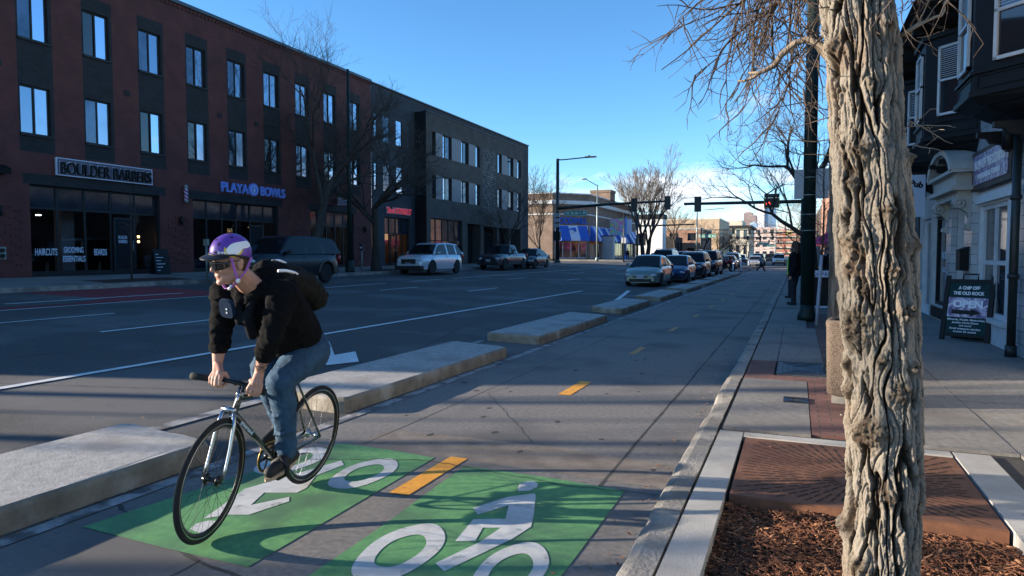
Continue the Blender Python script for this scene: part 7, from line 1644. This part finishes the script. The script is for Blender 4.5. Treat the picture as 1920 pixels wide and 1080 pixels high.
m.cap(hp(-0.02,0,-0.05),0.055,(0.83,0,1.40),0.062); m.cap((0.83,0,1.40),0.062,(0.70,0,1.34),0.09)
# torso, arms and legs under the clothes, all one surface
chain(m,[(V_((0.70,0,1.32)),0.11),(V_((0.50,0,1.2)),0.12),(V_((0.24,0,1.02)),0.12)])
for (a,b_,c) in ((shL,elL,wrL),(shR,elR,wrR)): chain(m,[(V_((0.70,0,1.34)),0.07),(a,0.055),(b_,0.042),(b_.lerp(c,0.35),0.042),(b_.lerp(c,0.7),0.034),(c,0.027)],16)
for (a,b_,c) in ((hpL,knL,anL),(hpR,knR,anR)): chain(m,[(V_((0.24,0,1.0)),0.1),(a,0.085),(b_,0.06),(c,0.038)],16)
# hands: palms on the bar with curled fingers
def hand(w, grip, ax, sd_):
    ax = V_(ax).normalized(); c = V_(grip)    # bar axis direction pointing to the index finger side
    back = (c-V_(w)); fwd = (back-ax*back.dot(ax)).normalized(); up = ax.cross(fwd); up = up if up.z > 0 else -up
    kn0 = c+up*0.026+fwd*0.012
    m.cap(w,0.027,c+up*0.028-fwd*0.028+ax*0.012,0.021,12); m.cap(w,0.026,c+up*0.026-fwd*0.028-ax*0.014,0.019,12)
    for q,(o_,L1,r_) in enumerate(((0.031,0.040,0.0098),(0.0105,0.044,0.0102),(-0.0105,0.041,0.0098),(-0.030,0.034,0.0088))):
        k0 = c+ax*o_+up*(0.027-0.002*abs(q-1))+fwd*(0.010-0.002*abs(q-1)); m.cap(c+ax*o_*0.7+up*0.027-fwd*0.03,0.016,k0,0.0125,10)
        k1 = k0+fwd*L1*0.62-up*L1*0.42; k2 = k1-up*0.026-fwd*0.004; k3 = k2-fwd*0.02-up*0.006
        m.cap(k0,0.0115,k1,r_,10); m.cap(k1,r_*1.02,k2,r_*0.93,10); m.cap(k2,r_*0.93,k3,r_*0.82,10)
    t0 = c+ax*0.034+up*0.016-fwd*0.036; t1 = c+ax*0.045-up*0.008-fwd*0.022; t2 = c+ax*0.040-up*0.024+fwd*0.004
    m.cap(t0,0.015,t1,0.012,10); m.cap(t1,0.0115,t2,0.0095,10)
gR = bR+dR*0.165; gL = bL+dL*0.062
hand(wrR+V_((0.0,0,-0.005)),gR,dR,-1); hand(wrL+V_((0,0,-0.01)),gL,dL,1)
body = fuse('body',m,'skin',rd,0.0042,2,0.5)
# skin clothes
m = MB()
chain(m,[(V_((0.62,0,1.31)),0.145),(V_((0.46,0,1.21)),0.15),(V_((0.35,0,1.10)),0.142),(V_((0.285,0,1.03)),0.132)],24)
chain(m,[(V_((0.72,0,1.27)),0.12),(V_((0.58,0,1.17)),0.13),(V_((0.42,0,1.06)),0.135),(V_((0.32,0,1.0)),0.13)],24)
for sd_ in (1,-1): m.cap((0.64,sd_*0.085,1.30),0.12,(0.38,sd_*0.06,1.09),0.125,20)
m.cap(shL,0.088,(0.64,0.05,1.33),0.125,20); m.cap(shR,0.088,(0.66,-0.05,1.32),0.125,20)
chain(m,[(shL,0.083),(shL.lerp(elL,0.5)+V_((0.0,0.003,0)),0.068),(elL,0.060),(elL.lerp(wrL,0.32),0.056),(elL.lerp(wrL,0.48),0.053)],24)
chain(m,[(shR,0.083),(shR.lerp(elR,0.5),0.069),(elR,0.061),(elR.lerp(wrR,0.30),0.057),(elR.lerp(wrR,0.45),0.054)],24)
# hood and collar
chain(m,[(V_((0.66,0.10,1.40)),0.07),(V_((0.60,0.0,1.445)),0.085),(V_((0.66,-0.10,1.40)),0.07)],18); chain(m,[(V_((0.72,0.11,1.41)),0.062),(V_((0.80,0.075,1.38)),0.045),(V_((0.85,0.03,1.32)),0.035)],14); chain(m,[(V_((0.72,-0.10,1.40)),0.06),(V_((0.82,-0.07,1.36)),0.045),(V_((0.86,-0.02,1.31)),0.035)],14)
m.cap((0.74,0.0,1.41),0.078,(0.68,0,1.44),0.095)
# folds on the sleeves and hem
for (a,b_,n_,r_) in ((elL,wrL,4,0.056),(elR,wrR,4,0.057)):
    for q in range(n_):
        t_ = -0.12+0.17*q; c = a.lerp(b_,t_); d = (b_-a).normalized(); o_ = d.orthogonal().normalized(); o2 = d.cross(o_); P_ = [c+(o_*math.cos(w)+o2*math.sin(w))*(r_-0.004)+d*0.012*math.sin(w*2+q) for w in [6.283*k/12 for k in range(13)]]; m.tube(P_,0.009,6)
hd_ = fuse('hoodie',m,'hoodie',rd,0.0075,3,0.5)
def folds(o, s_, axes=()):
    me = o.data; ns = [v.normal.copy() for v in me.vertices]
    for v, n in zip(me.vertices, ns):
        p = v.co; d = 0.0
        q = Vector((p.x*9, p.y*9, p.z*9)); w = noise.noise_vector(q*0.5)*0.9
        q2 = Vector((p.x*7+w.x, p.y*7+w.y, p.z*19+p.x*6+w.z))
        r_ = 1-abs(noise.noise(q2))*2.6; d += max(0, r_)**2*0.55
        r2 = 1-abs(noise.noise(Vector((p.x*16+p.z*13+w.y*2, p.y*13, p.z*15-p.x*12))))*2.6; d += max(0, r2)**2*0.35
        d += noise.noise(q*0.8)*0.5-0.25
        v.co = p+n*d*s_
folds(hd_,0.016)
m = MB()
m.cap((0.30,0.055,0.98),0.122,(0.30,-0.055,0.98),0.122,20); m.cap((0.25,0.05,1.00),0.115,(0.25,-0.05,1.00),0.115,20)
chain(m,[(hpL,0.125),(hpL.lerp(knL,0.55)+V_((0,0,0.008)),0.098),(knL,0.078),(knL.lerp(anL,0.3)+V_((-0.012,0,0)),0.074),(knL.lerp(anL,0.75)+V_((-0.008,0,0)),0.062),(anL+V_((0.0,0,-0.015)),0.058)],24)
chain(m,[(hpR,0.125),(hpR.lerp(knR,0.55)+V_((0,0,0.008)),0.098),(knR,0.077),(knR.lerp(anR,0.3),0.072),(knR.lerp(anR,0.75),0.061),(anR,0.056)],24)
for (a,b_,r_) in ((knL,anL,0.065),(knR,anR,0.063)):
    for q in range(5):
        t_ = -0.03+0.24*q; c = a.lerp(b_,t_); d = (b_-a).normalized(); o_ = d.orthogonal().normalized(); o2 = d.cross(o_); m.tube([c+(o_*math.cos(w)+o2*math.sin(w))*(r_-0.002)+d*0.02*math.sin(w+q) for w in [6.283*k/12 for k in range(13)]],0.008,6)
jn = fuse('jeans',m,'jeans',rd,0.0075,2,0.5); folds(jn,0.011)
for (an,pp,sd_) in ((anL,pL,1),(anR,pR,-1)):
    yy = 0.135*sd_; m = MB(); hz_ = pp.z+0.055 if sd_ > 0 else pp.z+0.08; heel = V_((pp.x-0.155,yy,hz_+ (0.02 if sd_>0 else 0.05))); toe = V_((pp.x+0.085,yy+0.006*sd_,pp.z+0.042))
    m.cap(heel,0.038,toe,0.033,16); m.cap(heel+V_((0.02,0,0.01)),0.038,V_((an.x,an.y,an.z-0.04)),0.046,16); m.cap(heel.lerp(toe,0.5)+V_((0,0,0.012)),0.036,V_((an.x+0.01,an.y,an.z-0.05)),0.04,16)
    sh_ = fuse('shoe',m,'shoe_black',rd,0.006,3); m = MB(); dz_ = V_((0,0,-0.036)); 
    d = (toe-heel).normalized(); 
    outl = []
    for q in range(24): a = 2*math.pi*q/24; outl.append((math.cos(a),math.sin(a)))
    c = heel.lerp(toe,0.5); L2 = (toe-heel).length/2+0.036; upv = V_((0,1,0)).cross(-d).normalized(); upv = upv if upv.z > 0 else -upv
    T = Matrix((d,upv.cross(d),upv)).transposed().to_4x4(); T.translation = c-upv*0.046
    m.prism([(x*L2,y*0.042*(0.9+0.12*x)) for x,y in outl],T,0.020); m.build('sole','sole_tan',sh_)
# sleeve tattoo left forearm: fine ink lines on the skin
m = MB(); rgq = random.Random(9); axd = (wrL-elL).normalized(); o_ = axd.orthogonal().normalized(); o2 = axd.cross(o_)
for q in range(26):
    t0 = rgq.uniform(0.58,0.88); a0 = rgq.uniform(0,6.28); P_ = []
    for k in range(7):
        tt = t0+0.012*k*rgq.uniform(0.5,1.2); aa = a0+0.22*k*rgq.choice((1,1,-1)); r_ = 0.0425+(0.0275-0.0425)*clamp((tt-0.35)/0.65,0,1)+0.0012
        P_.append(elL.lerp(wrL,tt)+(o_*math.cos(aa)+o2*math.sin(aa))*r_)
    m.tube(P_,0.0016,4,0,False)
m.build('forearm_tattoo',nmat('tattoo_ink',(0.11,0.08,0.08),rough=0.6),rd)
# sunglasses
m = MB()
for sd_ in (1,-1):
    P_ = []; nU, nV = 8, 5
    for v in range(nV+1):
        for u in range(nU+1):
            a = (0.03+1.20*u/nU)*sd_; tt_ = u/nU; zz = 0.024-0.008*tt_-(0.050-0.026*tt_**2-0.020*max(0,0.25-tt_)*4)*v/nV; sh = 1
            P_.append(hp(0.099*math.cos(a)+0.008,0.079*math.sin(a),zz*sh))
    m.add(P_,[(v*(nU+1)+u,v*(nU+1)+u+1,(v+1)*(nU+1)+u+1,(v+1)*(nU+1)+u) for v in range(nV) for u in range(nU)],0,True)
    m.tube([hp(0.05,sd_*0.076,0.020),hp(-0.01,sd_*0.082,0.014)],0.003,6)
m.cap(hp(0.104,-0.012,0.014),0.0045,hp(0.104,0.012,0.014),0.0045,8); gl = m.build('sunglasses',nmat('sunglass',(0.006,0.006,0.007),rough=0.08,coat=0.6),rd)
md = gl.modifiers.new('thick','SOLIDIFY'); md.thickness = 0.002
# helmet
hl = thing('helmet_group','x','x'); bpy.data.objects.remove(hl)
nmat('helmet_purple',(0.145,0.045,0.36),(0.13,0.04,0.33),scale=5,rough=0.42,coat=0.15); nmat('strap_purple',(0.30,0.09,0.42),rough=0.6); nmat('helmet_black',(0.01,0.01,0.011),rough=0.5)
HM = HT_ @ Matrix.Translation((-0.012,0,0.048)) @ Matrix.Rotation(R(-4),4,'Y')
def hs_(a, ph, s_=1.0):  # point on the helmet shell; a azimuth, ph elevation
    ex = 0.110 if math.cos(a) > 0 else 0.104
    return HM @ V_((ex*math.cos(ph)*math.cos(a)*s_, 0.090*math.cos(ph)*math.sin(a)*s_, (0.100*math.sin(ph)+0.0)*s_))
m = MB(); nU, nV = 64, 22; P_ = []
def low(a):   # lower edge: higher at the front, down over the back of the head
    c = math.cos(a); return 0.02 if c > 0.3 else (0.02-0.42*(0.3-c)/1.3)
for v in range(nV+1):
    for u in range(nU):
        a = 2*math.pi*u/nU; l_ = low(a); ph = l_+(math.pi/2-l_)*v/nV; P_.append(hs_(a,ph))
m.add(P_,[(v*nU+u,v*nU+(u+1)%nU,(v+1)*nU+(u+1)%nU,(v+1)*nU+u) for v in range(nV) for u in range(nU)],0,True)
he = m.build('helmet','helmet_purple',rd,weld=True); md = he.modifiers.new('t','SOLIDIFY'); md.thickness = 0.016; md.offset = -1
m = MB(); P_ = [hs_(2*math.pi*u/48,low(2*math.pi*u/48)-0.02,1.0) for u in range(49)]; m.tube(P_,0.006,6,0,False); m.build('rim_band','helmet_black',he)
def patch(pts, mat, nm, s_=1.012, th=0.002):
    # pts in (azimuth, elevation) degrees; a filled shape lying on the shell
    m = MB(); c = (sum(p[0] for p in pts)/len(pts), sum(p[1] for p in pts)/len(pts)); n_ = len(pts); K = 6
    V2 = []
    for k in range(K+1):
        for (a,e) in pts: V2.append(hs_(R(c[0]+(a-c[0])*k/K),R(c[1]+(e-c[1])*k/K),s_))
    m.add(V2,[(k*n_+i,k*n_+(i+1)%n_,(k+1)*n_+(i+1)%n_,(k+1)*n_+i) for k in range(K) for i in range(n_)],0,True); return m.build(nm,mat,he,weld=True)
horn = [(54,10),(58,4),(66,0),(76,-1),(86,2),(93,8),(98,14),(106,16),(118,15),(130,16),(141,19),(147,24),(146,31),(138,36),(124,38),(108,38),(92,38),(78,36),(66,31),(58,23),(54,16)]
for sgn in (1,-1):
    patch([(a*sgn,e) for a,e in horn],'signwhite' if False else nmat('decal_white',(0.85,0.85,0.85),rough=0.4),'horn_emblem',1.014)
    patch([(a*sgn,e) for a,e in ((48,16),(50,6),(57,-2),(68,-6),(80,-6),(91,-1),(99,7),(102,14),(94,12),(86,4),(76,1),(66,2),(58,6),(54,14),(53,22),(49,24))],'yellow_paint','horn_outline',1.010)
    for (a,e,w,h) in ((28,34,4,6),(24,9,9,2.6),(140,52,5,3),(75,58,8,3)): patch([(sgn*(a+w*math.cos(t_)),e+h*math.sin(t_)) for t_ in [6.283*q/16 for q in range(16)]],'dark_gap','vent',1.006)
patch([(0+7*math.cos(t_),48+3.5*math.sin(t_)) for t_ in [6.283*q/16 for q in range(16)]],'dark_gap','vent',1.006)
Th = Matrix.Identity(4); p0 = hs_(R(50),R(4),1.02); p1 = hs_(R(31),R(4),1.02); up = (hs_(R(41),R(16),1.02)-hs_(R(41),R(4),1.02)).normalized(); xd = (p1-p0).normalized(); zd_ = xd.cross(up).normalized()
if zd_.dot(hs_(R(41),0)-hs_(0,R(90),0.0)) < 0: xd, p0 = -xd, p1; zd_ = xd.cross(up).normalized()
Th = Matrix((xd,zd_.cross(xd),zd_)).transposed().to_4x4(); Th.translation = p0+zd_*0.004
text('bern','helmet_lettering','decal_white',he,Th,0.024,width=0.040,extrude=0.0015,bold=0.0008)
m = MB(); P_ = []; nU, nV = 20, 5
for v in range(nV+1):
    for u in range(nU+1):
        a = R(-62+124*u/nU); q = v/nV; b0 = hs_(a,R(-1),1.0); ext = 0.052*math.cos(a*1.25)**0.8 if abs(a) < R(68) else 0; o_ = (HM.to_3x3() @ V_((math.cos(a*0.7),math.sin(a*0.7)*0.9,-0.28))).normalized(); P_.append(b0+o_*ext*q+HM.to_3x3() @ V_((0,0,-0.004*q*q-0.004)))
m.add(P_,[(v*(nU+1)+u,v*(nU+1)+u+1,(v+1)*(nU+1)+u+1,(v+1)*(nU+1)+u) for v in range(nV) for u in range(nU)],0,True)
vz = m.build('visor','helmet_black',he); md = vz.modifiers.new('t','SOLIDIFY'); md.thickness = 0.005
m = MB(); tp = hs_(0,R(90),1.0); q_ = (HM.to_3x3() @ V_((0,0,1))).normalized(); sx = (HM.to_3x3() @ V_((1,0,0))).normalized()
m.tube([tp-sx*0.010-q_*0.004,tp-sx*0.010+q_*0.024,tp+sx*0.010+q_*0.024,tp+sx*0.010-q_*0.004],0.0035,6); m.tube([tp,tp+q_*0.018],0.003,6); m.build('top_clip','gold_chain',he)
for sd_ in (1,-1):
    m = MB(); b0 = hp(0.016,sd_*0.087,-0.088)
    for (s0,mid) in ((hp(0.035,sd_*0.088,0.04),hp(0.028,sd_*0.087,-0.02)),(hp(-0.075,sd_*0.085,0.02),hp(-0.035,sd_*0.092,-0.04))):
        P_ = [s0,mid,b0]; 
        for (u0,u1) in zip(P_[:-1],P_[1:]):
            w = (HM.to_3x3() @ V_((1,0,0)))*0.0065; m.add([u0-w,u0+w,u1+w,u1-w],[(0,1,2,3)])
    w = (HM.to_3x3() @ V_((1,0,0)))*0.007; m.add([b0-w,b0+w,hp(0.035,sd_*0.045,-0.128)+w,hp(0.035,sd_*0.045,-0.128)-w],[(0,1,2,3)]); m.add([hp(0.035,sd_*0.045,-0.128)-w,hp(0.035,sd_*0.045,-0.128)+w,hp(0.045,0,-0.137)+w,hp(0.045,0,-0.137)-w],[(0,1,2,3)])
    so_ = m.build('chin_strap','strap_purple',he); md = so_.modifiers.new('t','SOLIDIFY'); md.thickness = 0.003; md.offset = 0
m = MB(); m.lathe([(0,0),(0.012,0),(0.012,0.006),(0,0.007)],16,TXYZ(hp(0.016,0.090,-0.088),HT_.to_3x3() @ V_((1,0,0)),HT_.to_3x3() @ V_((0,0,1)))); m.cap(hp(0.037,0.046,-0.118),0.008,hp(0.040,0.028,-0.135),0.008); m.build('strap_buckle','decal_white',he)
m = MB(); k0 = len(m.v); m.ellip((-0.03,0,0.01),(0.078,0.077,0.085),None,20,12); m.v = [tuple(HT_ @ V_(p)) for p in m.v]; m.build('hair','hair_brown',rd)
# chest phone / speaker clipped on the strap
T = Matrix.Translation((0.915,-0.06,1.262)) @ Matrix.Rotation(R(2),4,'Z') @ Matrix.Rotation(R(22),4,'Y')
m = MB(); ol = [(0.043*math.copysign(abs(math.cos(a))**0.5,math.cos(a)),0.054*math.copysign(abs(math.sin(a))**0.5,math.sin(a))) for a in [6.2832*q/32 for q in range(32)]]
Tp = T @ Matrix(((0,0,1,0),(1,0,0,0),(0,1,0,0),(0,0,0,1)))
m.prism(ol,Tp @ Matrix.Translation((0,0,-0.012)),0.02); m.prism([(x*0.93,y*0.93) for x,y in ol],Tp @ Matrix.Translation((0,0,-0.013)),0.0255); sp_ = m.build('chest_speaker',nmat('speaker_blue',(0.007,0.024,0.058),rough=0.85,spec=0.2,bump=0.001,bscale=200),rd)
m = MB()
for (y_,z_) in ((0.004,-0.018),(0.006,0.004)): m.box(0.0125,0.0145,y_-0.004,y_+0.004,z_-0.005,z_+0.005,0,T)
m.build('speaker_buttons','decal_white',sp_)
# collar and drawstring, backpack straps
m = MB(); chain(m,[(V_((0.86,0.05,1.31)),0.022),(V_((0.865,0.035,1.22)),0.030),(V_((0.80,0.03,1.12)),0.03)],10); chain(m,[(V_((0.87,-0.03,1.30)),0.022),(V_((0.865,-0.01,1.2)),0.028)],10); fuse('jacket_collar',m,'coat_dark',rd,0.008,2)
bp_ = thing('backpack','black backpack with white reflective strips on the back of the cyclist','backpack'); place(bp_)
DX = 0.0
def V_(p): return Vector(p)+Vector((DX,0,0)) if DXON else Vector(p)
DXON = True
m = MB(); chain(m,[(V_((0.64,0,1.455)),0.068),(V_((0.49,0,1.425)),0.092),(V_((0.35,0,1.365)),0.105),(V_((0.23,0,1.285)),0.08)],22)
for sd_ in (1,-1): chain(m,[(V_((0.70,sd_*0.10,1.440)),0.045),(V_((0.58,sd_*0.09,1.425)),0.062),(V_((0.43,sd_*0.08,1.395)),0.08),(V_((0.26,sd_*0.07,1.305)),0.075)],20)
nmat('pack',(0.010,0.010,0.009),(0.018,0.017,0.015),scale=20,rough=0.95,spec=0.15,bump=0.003,bscale=25); pk_ = fuse('pack_body',m,'pack',bp_,0.009,3,0.5); folds(pk_,0.014)
nmat('reflective',(0.9,0.9,0.9),rough=0.35)
for sd_ in (1,-1):
    m = MB(); off = 0.0
    # strips follow the outer upper edge of the pack
    for (x,z) in (): pass
    m.tube([(0.75,0.118,1.490),(0.69,0.125,1.492),(0.61,0.128,1.478),(0.51,0.130,1.446)] if sd_ > 0 else [(0.58,-0.045,1.520),(0.51,-0.05,1.522),(0.45,-0.05,1.508),(0.40,-0.05,1.488)],0.009,6); m.build('reflective_strip','reflective',bp_)
m = MB()
for sd_ in (1,-1): chain(m,[(V_((0.60,sd_*0.11,1.46)),0.018),(V_((0.72,sd_*0.155,1.44)),0.018),(V_((0.80,sd_*0.135,1.33)),0.017),(V_((0.74,sd_*0.13,1.19)),0.016)],8)
fuse('shoulder_straps',m,'pack',bp_,0.006,1)
